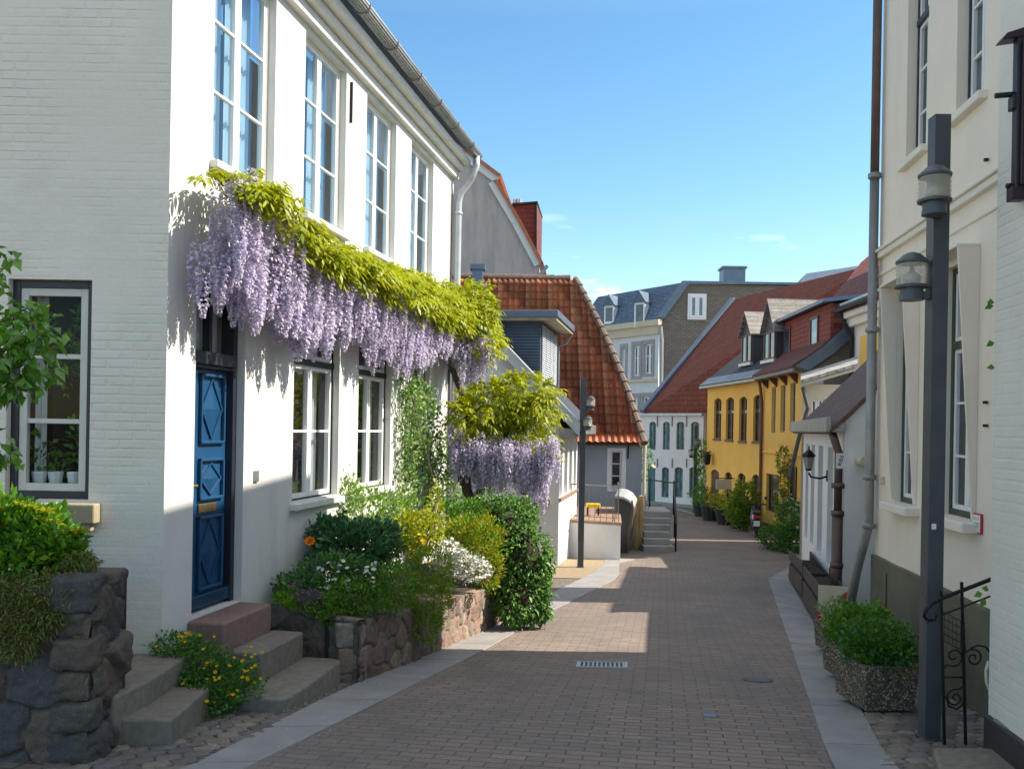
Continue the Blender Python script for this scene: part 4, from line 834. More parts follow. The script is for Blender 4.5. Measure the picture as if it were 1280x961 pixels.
sl_i = Vector((gd.x, gd.y, 1)).normalized(); rooftex('roof_brown', (IF.d.x, IF.d.y, 0), (sl_i.x, sl_i.y, sl_i.z), (.15, .075, .055), (.11, .06, .05), (.02, .015, .015), .25, .28, wave=.35)
m = MB(); m.prism([rp(c0, -.22, .03, -.12), rp(c1, -.22, .03, .1), rp(c1, rw, .03, .1), rp(c0, rw, .03, -.12)], (0, 0, .07)); m.prism([ipt(c0, 2*rw+.2, zi), ipt(c1, 2*rw+.2, zi), rp(c1, rw, .03), rp(c0, rw, .03)], (0, 0, .07)); m.build('roof', 'roof_brown', I)
m = MB(); m.box(IF, -.12, LI+.1, .0, .10, zi-.16, zi-.02); m.box(IF, -.14, LI+.12, .08, .26, zi-.16, zi-.10); m.box(IF, -.14, LI+.12, .20, .27, zi-.15, zi+.06)
m.build('eaves_box', 'zinc', I, bevel=.008)
m = MB(); m.tube([IF(.04, .18, zi-.12), IF(.04, .12, zi-.3), IF(.04, .07, zi-.45), IF(.04, .07, -1.15)], .058, 12); m.tube([IF(.04, .07, -1.15), IF(.04, .07, -3)], .08, 12)
for z in (-.75, -1.15, -1.9): m.lathe(IF(.04, .07, z), [(.07, -.04), (.095, -.035), (.095, .035), (.07, .04)], 12)
m.build('downpipe', 'pipe_brown', I, smooth=True)
t_ = MB(); c = IF(.04, .07, -.42); t_.box(Fr((c.x, c.y), (1, 0), (0, -1)), -.06, .075, .062, .066, -.5, -.28); dk = t_.build('pasted_note', 'paper_white', None); tag(dk, 'small white paper with black letters stuck on the brown downpipe', 'sticker')
lettering('RBS', Fr((c.x, c.y), (1, 0), (0, -1)), .008, .068, -.385, .075, 'iron', dk, width=.15, rot=1.35)
mm = MB(); gp = P(1080, 576, 12.5); mm.lathe(gp, [(0, 0)], 3) if 0 else None
gq = Vector((gp.x, gp.y+.0, gp.z)); mm = MB(); mm.tube([gq+Vector((0, .20, 0)), gq+Vector((0, -.02, 0))], .068, 20); tag(mm.build('alarm_bell', 'enamel_cream', None, bevel=.01), 'round cream bell housing between the two downpipes', 'bell')
# unseen block, added and sloped only to cast a shadow edge on the road
m = MB(); m.box(WF, 5.5, 9, 9.6, 12.62, -3, .45); m.prism([Vector((5.4, 9.33, 1.25)), Vector((5.4, 12.62, .52)), Vector((9, 12.62, 1.5)), Vector((9, 9.33, 2.2))], (0, 0, .06)); m.prism([Vector((5.5, 9.36, -3)), Vector((5.5, 12.6, -3)), Vector((5.5, 12.6, .54)), Vector((5.5, 9.36, 1.26))], (.2, 0, 0)); m.build('shadow_block', 'white_paint_wall', I)
rg = rp(c0, rw, 0, 1.9); m = MB(); m.box(WF, rg.x-.35, rg.x+.35, rg.y-.9, rg.y+.9, rg.z-.4, rg.z+.95); m.build('chimney', 'gable_brick2', I)  # invented chimney out of view, added to cast a shadow tongue on the road
LN_ = thing('wall_lantern', 'black wall lantern on the white cottage', 'lantern', P(1011, 578, 17.5), None)
lt = IF.T(1011, 578, .3); lz = IF.Z(1011, 578, .3); c = IF(lt, .30, lz); m = MB(); m.tube([IF(lt, 0, lz-.22), IF(lt, .12, lz-.26), IF(lt, .26, lz-.24), IF(lt, .30, lz-.17)], .018, 6); m.box(IF, lt-.03, lt+.03, 0, .02, lz-.3, lz-.12); m.build('arm', 'iron', LN_)
m = MB(); m.lathe(c, [(k*.8, z*.8) for k, z in ((.05, -.17), (.07, -.15), (.12, .12), (.15, .13), (.14, .16), (.06, .24), (.02, .27), (.015, .34), (0, .35))], 6); m.build('lantern_body', 'iron', LN_)
m = MB(); m.lathe(c, [(.062, -.10), (.097, .09)], 6); m.build('lantern_glass', 'lamp_glass', LN_)
# wooden planters
def plank_box(a, b, w_, h_, label):
    a, b = Vector(a), Vector(b); d = (b-a); L = d.length; f = Fr((a.x, a.y), (d.x, d.y), (-d.y, d.x)); 
    if f.n.x > 0: f = Fr((a.x, a.y), (d.x, d.y), -f.n)
    z0 = lambda t_: gz(f(t_, 0, 0).y); t = thing('wooden_planter', label, 'planter', (a.x, a.y, gz(a.y)), 'wooden planters by the white cottage'); zt_ = max(z0(0), z0(L))+h_
    za, zc = z0(0)+.03, z0(L)+.03; ht = h_
    def board(o0, o1, k0, k1): 
        q = [f(0, o0, za+ht*k0), f(L, o0, zc+ht*k0), f(L, o0, zc+ht*k1), f(0, o0, za+ht*k1)]; return q, (f.n.x*(o1-o0), f.n.y*(o1-o0), 0)
    for k0, k1 in ((0, .55), (.68, 1)):
        m = MB(); m.prism(*board(0, -.03, k0, k1)); m.build('plank', 'dark_timber', t, bevel=.006)
    m = MB()
    for tt in (.0, L): m.box(f, tt-.03, tt+.03, -.09, -.031, z0(tt), z0(tt)+h_+.01)
    m.box(f, 0, L, -w_, -w_+.03, zc-.05, za+h_ if za < zc else zc+h_); m.build('frame', 'dark_timber', t)
    m = MB(); m.prism([f(0, -.032, za+.05), f(0, -w_+.031, za+.05), f(L, -w_+.031, zc+.05), f(L, -.032, zc+.05)], (0, 0, h_*.6)); m.build('earth', 'soil', t)
    return t, f, za
pa_ = (3.93, 11.2); pb_ = (4.65, 13.95); t, f, za = plank_box(pa_, pb_, .42, .52, 'near dark wooden planter with a red and cream end board')
m = MB(); m.prism([f(-.034, -.0, za+.20), f(-.034, -.42, za+.52), f(-.034, 0, za+.52)], (f.d.x*.02, f.d.y*.02, 0)); m.build('cream_board', 'enamel_cream', t)
m = MB(); m.prism([f(-.034, -.0, za+.06), f(-.034, -.42, za+.06), f(-.034, -.42, za+.50), f(-.034, 0, za+.185)], (f.d.x*.02, f.d.y*.02, 0)); m.build('red_board', 'red_paint', t)
plank_box((4.72, 14.2), (5.33, 16.8), .4, .55, 'far dark wooden planter beside the white cottage')
# aggregate planters
def agg(x, y, w_, d_, h_, label):
    t = thing('concrete_planter', label, 'planter', (x, y, gz(y)), 'pebble faced planters along the cream house'); f = Fr((x, y), (1, .1), (-.1, 1)); m = MB(); z = gz(y)
    lo_ = [f(a, b_, z+.02) for a, b_ in ((.02, 0), (w_-.02, 0), (w_-.02, d_), (.02, d_))]; hi = [f(a, b_, z+h_) for a, b_ in ((0, -.02), (w_, -.02), (w_, d_+.02), (0, d_+.02))]; hi2 = [f(a, b_, z+h_) for a, b_ in ((.04, .02), (w_-.04, .02), (w_-.04, d_-.02), (.04, d_-.02))]; dn = [Vector((p.x, p.y, z+h_-.07)) for p in hi2]
    m.add(lo_+hi+hi2+dn, [(0, 1, 5, 4), (1, 2, 6, 5), (2, 3, 7, 6), (3, 0, 4, 7), (4, 5, 9, 8), (5, 6, 10, 9), (6, 7, 11, 10), (7, 4, 8, 11), (8, 9, 13, 12), (9, 10, 14, 13), (10, 11, 15, 14), (11, 8, 12, 15), (12, 13, 14, 15), (3, 2, 1, 0)]); m.build('box', 'aggregate', t, bevel=.012)
    m = MB(); m.poly(*[p+Vector((0, 0, .004)) for p in dn]); m.build('soil_top', 'soil', t, recalc=False); return t
AG = []
for (px_, py_), (w_, d_, h_) in (((1079, 893), (.42, .48, .36)), ((1059, 858), (.42, .5, .34)), ((1041, 822), (.36, .46, .30))): g_ = G(px_, py_); AG.append((g_.x, g_.y, w_, d_, h_))
for k, l_ in enumerate(('nearest the lamp post, pebble faced concrete planter under a parsley green bush', 'middle pebble faced concrete planter under a round green bush', 'far pebble faced concrete planter under the white speckled bush')): agg(*AG[k], l_.capitalize() if 0 else l_)
# ============================================================ house C (low white gable with dormer), terrace, house D
CG = Fr((1.04, 19.0), (-1, 0), (0, -1)); CF = Fr((1.04, 19.0), (.19, 1)); LC = 3.35
C = thing('gable_house', 'small pale gabled house with a slate clad dormer behind the wisteria', 'house', (0, 20.5, gz(20)))
zc0 = .05; rdx = 2.05; rz_ = lambda u: .37+.40+(u-.40)*1.0 if 0 else .02+u*1.0     # roof height u metres in from the eaves edge (eave edge .4 outside)
gwn = (CG.T(681, 612), CG.T(648, 612), CG.Z(660, 622), CG.Z(660, 598))
m = MB(); m.wall(CG, 0, 3.9, -3.4, -.003+zc0, [gwn], .12); m.poly(CG(0, 0, zc0), CG(3.9, 0, zc0), CG(3.9, 0, .5), CG(rdx, 0, rz_(rdx+.4)-.12), CG(0, 0, .28))
m.build('gable_wall', 'pale_plaster', C)
cs = [(CF.T(a_, 580)-.0, CF.T(b_, 580), CF.Z(705, 618), CF.Z(705, 549)) for a_, b_ in ((699.5, 703), (705.3, 709.5), (711.5, 715), (717, 720.2))]
m = MB(); m.wall(CF, 0, LC, -3.5, .30, cs, .13); m.build('street_wall', 'white_paint_wall', C)
for k in range(4): window(C, CF, *cs[k], dep=.12, mat='white_wood', pane='dark_glass', cols=1, rows=(.4, .7), fw=.04)
m = MB(); m.box(CF, 0, LC, 0, .05, cs[0][2]-.08, cs[0][2]-.02); m.build('sill_band', 'clay_edge', C)
window(C, CG, *gwn, dep=.1, mat='white_wood', pane='dark_glass', cols=2, rows=(), fw=.05); m = MB(); m.box(CG, gwn[0]-.12, gwn[1]+.1, 0, .12, gwn[2]-.12, gwn[2]-.01); m.build('sill', 'sandstone_sill', C, bevel=.01)
m = MB(); m.box(CF, -.3, LC+.05, .02, .40, -.16, .02); m.box(CF, -.32, LC+.07, .38, .46, -.12, .10); m.build('gutter', 'zinc', C, bevel=.02)
lo_e = lambda t_: CF(t_, .42, .03); cD = Vector((CF.d.x, CF.d.y, 0)); rC = lambda t_, u, lift=0: CF(t_, .42-u, .03+u*1.02+lift); RU = 2.45
m = MB(); m.prism([rC(-.38, 0), rC(LC, 0), rC(LC, RU), rC(-.38, RU)], (0, 0, .06)); m.prism([rC(-.38, RU), rC(LC, RU), CF(LC, .42-RU-2.2, .2), CF(-.38, .42-RU-2.2, .2)], (0, 0, .06)); m.build('roof', 'roof_slate', C)
m = MB(); m.prism([rC(-.42, -.05, -.14), rC(-.42, RU, -.14), rC(-.42, RU, .13), rC(-.42, -.05, .13)], cD*.07); m.prism([rC(-.42, RU, -.14), CF(-.42, .42-RU-2.3, 0.05), CF(-.42, .42-RU-2.3, .32), rC(-.42, RU, .13)], cD*.07); m.prism([rC(-.44, -.05, .13), rC(-.44, RU, .13), rC(-.26, RU, .14), rC(-.26, -.05, .14)], (0, 0, .03)); m.build('verge_board', 'zinc_light', C)
# dormer
DT0, DT1 = .25, 2.75; of = -.50; dz1 = 2.35
m = MB(); q = [CF(DT0, of, .03+(.42-of)*1.02-.1), CF(DT0, of, dz1), CF(DT0, .42-RU-.1, dz1), CF(DT0, .42-RU, .03+RU*1.02-.1)]; m.prism(q, cD*(DT1-DT0)); m.build('dormer_wall', 'slate_cladding', C)
m = MB(); zlo = .03+(.42-of)*1.02+.05
n = 20
for i in range(n): 
    z = zlo+(dz1-zlo)*i/n; m.prism([CF(DT0-.022, of+.0, z), CF(DT0-.004, of, z+(dz1-zlo)/n-.005), CF(DT0-.004, of-(1.9), z+(dz1-zlo)/n-.005), CF(DT0-.022, of-1.9, z)], cD*.012)
m.build('siding', 'slate_cladding', C)
for k in range(4):
    a_ = DT0+.08+k*(DT1-DT0-.1)/4; m = MB()
    for i in range(24): z = zlo+.05+(dz1-zlo-.1)*i/24; m.prism([CF(a_, of+.035, z), CF(a_, of+.01, z+.04), CF(a_, of+.018, z+.045), CF(a_, of+.045, z+.004)], cD*((DT1-DT0)/4-.1))
    m.build('louvre_shutter', 'louvre_white', C)
m = MB(); m.box(CF, DT0-.25, DT1+.2, -2.6, of+.38, dz1+.0, dz1+.06); m.build('dormer_soffit', 'sandstone_sill', C); m = MB(); m.box(CF, DT0-.28, DT1+.25, -2.6, of+.42, dz1+.061, dz1+.22); m.build('dormer_roof', 'zinc_blue', C, bevel=.02)
MB().tube([CF(DT1+.1, of+.36, dz1-.02), CF(DT1+.1, of+.2, dz1-.25), CF(DT1+.1, of+.04, dz1-.3), CF(DT1+.1, of+.04, zlo)], .04, 8).build('dormer_downpipe', 'zinc', C)
# terrace block with rail
TF = Fr((1.40, 20.95), (1.0, -.42)); TW = (Vector(G(765, 702)[:2])-Vector((1.40, 20.95))).length; e = TF(TW, 0, 0); zt_ = P(740, 652, 20.8).z
TR = thing('terrace', 'raised pale terrace block with terracotta edge beside the small gabled house', 'terrace', (1.9, 22, gz(21)))
bk = Vector((2.95, 23.9)); m = MB(); 
m.prism([TF(0, 0, -3.5), TF(TW, 0, -3.5), Vector((2.72, 21.9, -3.5)), Vector((3.0, 24.6, -3.5)), Vector((1.4, 24.6, -3.5))], (0, 0, zt_+3.5-.03)); m.build('block', 'pale_plaster', TR, bevel=.012)
m = MB(); m.prism([TF(-.02, .03, zt_-.028), TF(TW+.03, .03, zt_-.028), Vector((2.75, 21.9, zt_-.028)), Vector((3.03, 24.6, zt_-.028)), Vector((1.4, 24.6, zt_-.028))], (0, 0, .06)); m.build('coping', 'clay_edge', TR, bevel=.01)
RT = thing('terrace_railing', 'thin metal railing around the raised terrace', 'railing', (1.9, 21, zt_)); m = MB(); zr_ = P(740, 606, 20.8).z; c_ = Vector((2.70, 21.9))
m.tube([TF(.0, -.06, zr_), TF(TW-.06, -.06, zr_), Vector((2.66, 21.9, zr_))], .018, 6); m.tube([TF(.0, -.06, zt_+.12), TF(TW-.06, -.06, zt_+.12), Vector((2.66, 21.9, zt_+.12))], .010, 6); m.build('handrail', 'zinc', RT)
for k in range(9): MB().beam(TF(.03+k*(TW-.1)/8, -.06, zt_+.02), TF(.03+k*(TW-.1)/8, -.06, zr_), .012).build('baluster', 'zinc', RT)
for k in range(1, 6): MB().beam(Vector((2.35+.31*k/5, TF(TW, 0, 0).y+k*.26, zt_+.02)), Vector((2.35+.31*k/5, TF(TW, 0, 0).y+k*.26, zr_)), .012).build('baluster', 'zinc', RT)
YC = thing('yellow_stool', 'yellow plastic stool on the terrace', 'stool', P(742, 645, 22)); c = P(742, 634, 22); f = Fr((c.x, c.y), (1, 0), (0, -1)); MB().box(f, -.19, .16, -.12, .12, c.z, c.z+.10).build('seat', 'yellow_plastic', YC, bevel=.02)
for a_, b_ in ((-.15, -.1), (.12, -.1), (-.15, .1), (.12, .1)): MB().beam(f(a_, b_, zt_+.03), f(a_, b_, c.z), .02).build('leg', 'iron', YC)
# D: grey house under big pantile roof
D = thing('pantile_house', 'blue grey house under a steep red pantile roof', 'house', (1.5, 27, gz(26))); YD = 25.0
DF = Fr((-6, YD), (1, 0), (0, -1)); dx = P(802, 600, YD).x+6; dze = P(760, 553, YD).z
dw = (P(764, 590, YD).x+6, P(776.5, 590, YD).x+6, P(770, 610, YD).z, P(770, 564, YD).z)
m = MB(); m.wall(DF, 0, dx, -3.6, dze+.15, [dw], .07); m.poly((dx-6, YD, -3.8), (dx-6, YD+6, -3.8), (dx-6, YD+6, dze), (dx-6, YD, dze+.15)); m.build('wall', 'blue_grey_plaster', D)
window(D, DF, *dw, dep=.06, mat='white_wood', pane='dark_glass', cols=1, rows=(.33, .66), fw=.035, mw=.03, curtain=None)
m = MB(); 
for q in ((dw[0]-.12, dw[0], dw[2]-.1, dw[3]+.1), (dw[1], dw[1]+.12, dw[2]-.1, dw[3]+.1), (dw[0], dw[1], dw[3], dw[3]+.1), (dw[0], dw[1], dw[2]-.1, dw[2])): m.box(DF, q[0], q[1], .0, .02, q[2], q[3])
m.build('window_surround', 'white_wood', D, bevel=.004)
m = MB(); m.box(DF, P(716, 600, YD).x+6-.6, dx-.35, 0, .03, -3.6, -2.75) if 0 else m.box(DF, dx-.42, dx-.38, 0, .03, P(786, 573, YD).z, P(786, 557, YD).z); m.build('wall_anchor', 'iron', D)
MB().tube([(dx-6+.06, YD-.1, dze+.05), (dx-6+.06, YD-.1, -3.3)], .05, 8).build('downpipe', 'enamel_cream', D)
yr = 28.6; zrid = P(700, 349, yr).z; yl = YD-.25; zl = P(760, 554, yl).z; hipe = P(719, 349, yr); eav = P(805, 553, yl); Lr = math.hypot(yr-yl, zrid-zl)
def dslope(x, s_): return Vector((x, yl+(yr-yl)*s_, zl+(zrid-zl)*s_))
rng = np.random.default_rng(4); tw_ = .178; nrow = 20; sub = 6
def xhip(s_): 
    return eav.x+(hipe.x-eav.x)*s_+.18*math.sin(math.pi*s_)
xsD = np.arange(-5.5, eav.x+tw_, tw_/sub); V, C_, idx = [], [], {}; colr = np.array([(.78, .24, .11), (.68, .19, .09), (.80, .31, .16), (.56, .15, .075)]); tn = Vector((0, -(zrid-zl), (yr-yl))).normalized(); Fc = []
for r in range(nrow):
    s0, s1 = r/nrow, (r+1)/nrow
    for kk, (s_, lift) in enumerate(((s0, .075), (s1+.008, .0))):
        for j, x in enumerate(xsD):
            ph = (x/tw_) % 1; wv = .034*(math.sin(2*math.pi*ph)+.35*math.sin(4*math.pi*ph)); xx = min(x, xhip(s_)); p = dslope(xx, s_)+tn*(wv+lift+.008*math.sin(j*12.3+r*7)); V.append(p)
            ti = (int(x/tw_)*7919+r*104729) % 997; C_.append(colr[ti % 4]*(.65+.6*((ti*37) % 101)/101))
    b0 = r*2*len(xsD)
    for j in range(len(xsD)-1):
        if xsD[j] < xhip(s0): Fc.append((b0+j, b0+j+1, b0+len(xsD)+j+1, b0+len(xsD)+j))
    if r:                                       # nose of each course
        b1 = b0-len(xsD)
        for j in range(len(xsD)-1):
            if xsD[j] < xhip(s0): Fc.append((b1+j, b1+j+1, b0+j+1, b0+j))
npmesh('roof', [tuple(v_) for v_ in V], Fc, 'pantile', D, False, np.array(C_))
plain('ridge_tile', (.20, .13, .10), .85, .3, 8, .4, 20, .01, dirt=((.10, .085, .07), .6))
m = MB()
for k in range(18): m.tube([Vector((-5.5+k*.52, yr, zrid+.02)), Vector((-5.5+(k+1)*.52+.03, yr, zrid+.035))], [.10, .115], 8) if -5.5+(k+1)*.52 < hipe.x+.1 else None
for k in range(18): s_, s2 = 1-k/18, 1-(k+1)/18-.004; m.tube([dslope(xhip(s_), s_)+tn*.04, dslope(xhip(s2), s2)+tn*.07], [.09, .11], 8)
m.build('ridge_tiles', 'ridge_tile', D)
m = MB(); m.poly(dslope(-5.5, 0)-tn*.1, dslope(eav.x, 0)-tn*.1, dslope(hipe.x, 1)-tn*.1, dslope(-5.5, 1)-tn*.1); hb = Vector((eav.x-.6, YD+6, zl)); m.poly(dslope(eav.x, 0)-tn*.1, hb, hipe-tn*.1); m.poly(Vector((-5.5, yr, zrid-.1)), Vector(hipe)-Vector((0, 0, .1)), hb, Vector((-5.5, YD+8, zl))); m.build('roof_underlay', 'ridge_tile', D, recalc=False)
c = P(597, 352, yr-.5); f = Fr((c.x, c.y), (1, 0), (0, -1)); m = MB(); m.box(f, -.17, .17, -.17, .17, c.z-.3, P(597, 338, yr-.5).z); m.box(f, -.24, .24, -.22, .22, P(597, 338, yr-.5).z, P(597, 331, yr-.5).z); m.build('vent_chimney', 'zinc_blue', D, bevel=.01)
m = MB(); m.box(f, -.28, .30, -.2, .26, c.z-.35, c.z-.1); m.build('flashing', 'zinc_light', D)
# arched bin shelter
BX = thing('bin_shelter', 'dark bin shelter with a curved grey lid beside the timber post', 'shelter', G(782, 690)); YB = 22.6
pr = [(768, 694), (768, 622), (772, 621.5), (779, 623), (786, 627), (791, 634), (792.5, 645), (785, 694)]; q = [P(x, y, YB) for x, y in pr]; m = MB(); m.prism(q, (.25, 1.3, .1)); m.build('body', 'charcoal_cladding', BX, bevel=.01)
top = [(768, 620), (773, 619.5), (780, 621), (787, 625), (793, 633)]; m = MB()
for (a_, b_) in zip(top, top[1:]): m.prism([P(*a_, YB-.05), P(*b_, YB-.05), P(b_[0], b_[1]+3, YB-.05), P(a_[0], a_[1]+3, YB-.05)], (.27, 1.4, .1))
m.build('lid', 'zinc_light', BX)
tag(MB().tube([P(786, 688, 22.4), P(788, 660, 22.4), P(791, 638, 22.4), P(790, 625, 22.4)], [.06, .05, .04, .02], 7).build('old_vine_trunk', 'bark', None), 'gnarled old vine trunk beside the timber post', 'vine')
c = G(798, 686); f = Fr((c.x, c.y), (1, 0), (0, -1)); zt2_ = P(798, 622, c.y).z; m = MB(); m.box(f, -.105, -.0, -.09, .09, c.z-.1, zt2_-.03); m.box(f, .002, .10, -.10, .10, c.z-.1, zt2_+.06); tag(m.build('timber_post', 'fresh_timber', None, bevel=.008), 'pair of fresh pale timber posts at the foot of the steps', 'post')
c = G(806, 684); f = Fr((c.x, c.y), (1, 0), (0, -1)); m = MB(); m.box(f, -.08, .05, -.15, .15, c.z-.1, P(806, 661, c.y).z); tag(m.build('stone_bollard', 'concrete', None, bevel=.03, seg=3), 'low grey stone beside the steps and timber posts', 'stone')
# steps with rail
ST = thing('street_steps', 'six grey stone steps rising beside the grey house', 'steps', (4, 24, gz(24))); s0 = G(822, 688); zb0 = s0.z; n = 6
for k in range(n): 
    y0_ = 23.2+k*.31; xl_, xr_ = 3.52+k*.05, 4.22+.06*k+(.12 if k == 0 else 0); MB().prism([Vector((xl_, y0_, zb0+.155*(k+1))), Vector((xr_, y0_, zb0+.155*(k+1))), Vector((xr_+.1, 26.4, zb0+.155*(k+1))), Vector((xl_, 26.4, zb0+.155*(k+1)))], (0, 0, -.155 if k else -.5)).build('step', 'concrete', ST, bevel=.012)
SR = thing('step_railing', 'black iron handrail beside the street steps', 'railing', (4.2, 23.5, zb0)); ztop = zb0+.155*6
MB().tube([Vector((4.36, 23.1, zb0+.75)), Vector((4.62, 24.9, ztop+.75)), Vector((4.62, 25.0, ztop+.80)), Vector((4.15, 26.3, ztop+.8)), Vector((3.0, 26.6, ztop+.8))], .022, 6).build('handrail', 'iron', SR)
for x, y, z in ((4.36, 23.15, zb0), (4.48, 24.0, zb0+.4), (4.62, 24.95, ztop), (4.15, 26.3, ztop)): MB().tube([Vector((x, y, z-.1)), Vector((x, y, z+.86 if y > 24.5 else z+.75))], .025, 6).build('baluster', 'iron', SR)
# B: tall grey gable behind
YBk = 34.; B = thing('grey_gable_house', 'tall house with a bare grey stucco gable and red roof edge', 'house', (-2, 36, gz(36)))
Bp = [(400, 560), (400, 30), (500, 95), (585, 196), (619, 226), (674, 330), (675, 360), (675, 560)]; m = MB(); bp = [P(*q, YBk) for q in Bp]; bp = [bp[0]]+bp[1:]; m.poly(*bp); m.poly(bp[-1], bp[-1]+Vector((.6, 8, 0)), bp[5]+Vector((.6, 8, 0)), bp[5]); m.build('gable_wall', 'grey_stucco', B)
def band(mb, pts, Y, w, off, dep=(0, .12, 0)):
    for a_, b_ in zip(pts, pts[1:]):
        d_ = Vector((b_[0]-a_[0], b_[1]-a_[1])).normalized(); n_ = Vector((-d_.y, d_.x)); n_ = n_ if n_.y > 0 else -n_; o_ = [n_*off, n_*(off+w)]
        mb.prism([P(a_[0]+o_[0].x, a_[1]+o_[0].y, Y), P(b_[0]+o_[0].x, b_[1]+o_[0].y, Y), P(b_[0]+o_[1].x, b_[1]+o_[1].y, Y), P(a_[0]+o_[1].x, a_[1]+o_[1].y, Y)], dep)
vb = [(500, 88), (583, 187), (626, 219)]; vb2 = [(620, 224), (650, 275), (678, 328)]
m = MB(); band(m, vb, YBk-.12, 9, 3); band(m, vb2, YBk-.12, 8, 3); m.build('verge_board', 'pale_plaster', B)
m = MB(); band(m, vb, YBk-.2, 4, -1, (.8, 9, 0)); band(m, vb2, YBk-.2, 4, -1, (.8, 9, 0)); m.build('roof', 'terracotta', B)
m = MB(); a_ = P(641, 256, 36); b_ = P(671, 310, 36); m.prism([P(642, 256, 36), P(671, 254, 36), P(670, 320, 36), P(650, 320, 36)], (.3, 2.4, 0)); m.build('dormer', 'red_tilehang', B) if 0 else None
rooftex('red_tilehang', (1, 0, 0), (0, 0, 1), (.20, .045, .04), (.15, .04, .035), (.05, .02, .02), .25, .2); m.build('dormer', 'red_tilehang', B)
m = MB(); m.prism([P(640, 257, 35.9), P(672, 254, 35.9), P(672, 251.5, 35.9), P(640, 254, 35.9)], (.3, 2.6, 0)); m.prism([P(668, 256, 35.8), P(671, 256, 35.8), P(671, 312, 35.8), P(668, 312, 35.8)], (0, .1, 0)); m.build('dormer_trim', 'iron', B)
m = MB()
for x in (643, 647, 650): q = P(x, 255, 36.5); MB().tube([q, q+Vector((0, 0, .2))], .07, 8).build('vent_pipe', 'zinc_light', B)
q = P(676, 332, YBk-.1); MB().tube([q+Vector((.25, 0, 0)), q+Vector((0, 0, -.35)), q+Vector((-.15, 0, -.5)), q+Vector((-.15, 0, -2.2))], .07, 8).build('downpipe', 'zinc', B)
# F: white house with teal windows
fa, fb = (6.9, 46.0), (9.35, 43.0); FF = Fr(fa, (fb[0]-fa[0], fb[1]-fa[1])); LF = math.hypot(fb[0]-fa[0], fb[1]-fa[1])
Fh = thing('white_teal_house', 'white two storey house with teal arched windows at the street bend', 'house', (9, 46, gz(45)))
fz = .85; up_, lw_ = [], []
for x0, x1 in ((811.5, 820), (828.5, 837.5), (845.5, 855.5), (863.5, 874)): up_.append((FF.T(x0, 540), FF.T(x1, 540), FF.Z(x1, 562), FF.Z(x1, 527)))
for x0, x1 in ((827, 836), (843, 853.5), (861.5, 873)): lw_.append((FF.T(x0, 600), FF.T(x1, 600), FF.Z(x1, 622), FF.Z(x1, 584)))
dF = (FF.T(809.5, 600), FF.T(819, 600), FF.Z(810, 627), FF.Z(812, 579))
m = MB(); m.wall(FF, -.6, LF, -4.3, fz, up_+lw_+[dF], .1)
for h in up_+lw_: archfill(m, FF, h[0], h[1], h[3], .10, .1)
m.poly(FF(LF, 0, -4.3), FF(LF, -6, -4.3), FF(LF, -6, fz+6.5), FF(LF, 0, fz)); m.poly(FF(-.6, 0, -4.3), FF(-.6, -6, -4.3), FF(-.6, -6, fz+3.6), FF(-.6, 0, fz)); m.build('wall', 'white_paint_wall', Fh)
for h in up_+lw_: window(Fh, FF, *h, dep=.07, mat='teal_wood', pane='teal_glass', cols=2, rows=(.33, .66), fw=.05, mw=.03)
m = MB(); m.box(FF, dF[0], dF[1], -.1, -.04, dF[2], dF[3]-.3); m.box(FF, dF[0]+.06, dF[1]-.06, -.04, -.02, dF[2]+.1, dF[2]+.8); m.box(FF, dF[0], dF[1], -.1, -.02, dF[3]-.3, dF[3]-.22); m.build('door', 'teal_wood', Fh)
m = MB(); m.box(FF, -.6, LF, .0, .04, -4.2, FF.Z(845, 629)); m.build('plinth', 'sage_plinth', Fh)
m = MB(); m.box(FF, -.65, LF, 0, .14, fz-.08, fz+.04); m.build('gutter', 'zinc_light', Fh)
m = MB()
for x in (822, 840.5, 858.5): 
    for y0_, y1_ in ((533, 520), (584, 573)): t_ = FF.T(x, (y0_+y1_)/2); MB().tube([FF(t_, .03, FF.Z(x, y0_)), FF(t_, .03, FF.Z(x, y1_))], .03, 5).build('wall_anchor', 'grey_trim', Fh)
e0, e1 = Vector((6.85, 45.9, .86)), Vector((11.8, 39.9, .9)); r0, r1_ = P(918, 376, 50), P(995, 357, 44.5); eD = (e1-e0).normalized(); sD = ((r0+r1_)/2-(e0+e1)/2); sD = (sD-eD*sD.dot(eD)).normalized()
rooftex('roof_red_far', eD, sD, (.25, .065, .035), (.18, .05, .033), (.05, .02, .02), .24, .26, bdist=.03, rough=.9); m = MB(); m.prism([e0, e1, Vector((r1_.x+1.6, r1_.y-5, r1_.z)), r1_, r0], (0, 0, .1)); m.build('roof', 'roof_red_far', Fh)
m = MB(); m.beam(e0+Vector((-.1, -.05, .12)), r0+Vector((-.1, -.05, .12)), .3, .16); m.build('verge', 'zinc_blue', Fh)
nF = eD.cross(sD); nF = nF if nF.z > 0 else -nF
def on_plane(px, py, p0, nn, lift=0):
    r, k = ray(px, py); d_ = Vector((r, 1, k)); return d_*((p0+nn*lift).dot(nn)/d_.dot(nn))
def skylight(parent, p0, nn, pts, lift=.15):
    f_ = [on_plane(x, y, p0, nn, lift) for x, y in pts]; m = MB(); m.prism(f_, -nn*.12); k = m.build('skylight', 'zinc_light', parent); c = sum(f_, Vector())/4; g = MB().poly(*[c+(q-c)*.72+nn*.012 for q in f_]); g.build('pane', 'sky_glass', k, recalc=False)
skylight(Fh, e0, nF, [(839, 491), (844, 491), (854, 475), (849, 475)]); skylight(Fh, e0, nF, [(859.5, 495), (867, 495), (887, 467), (880, 467)]); skylight(Fh, e0, nF, [(880, 494), (887, 494), (893, 486), (886, 486)])
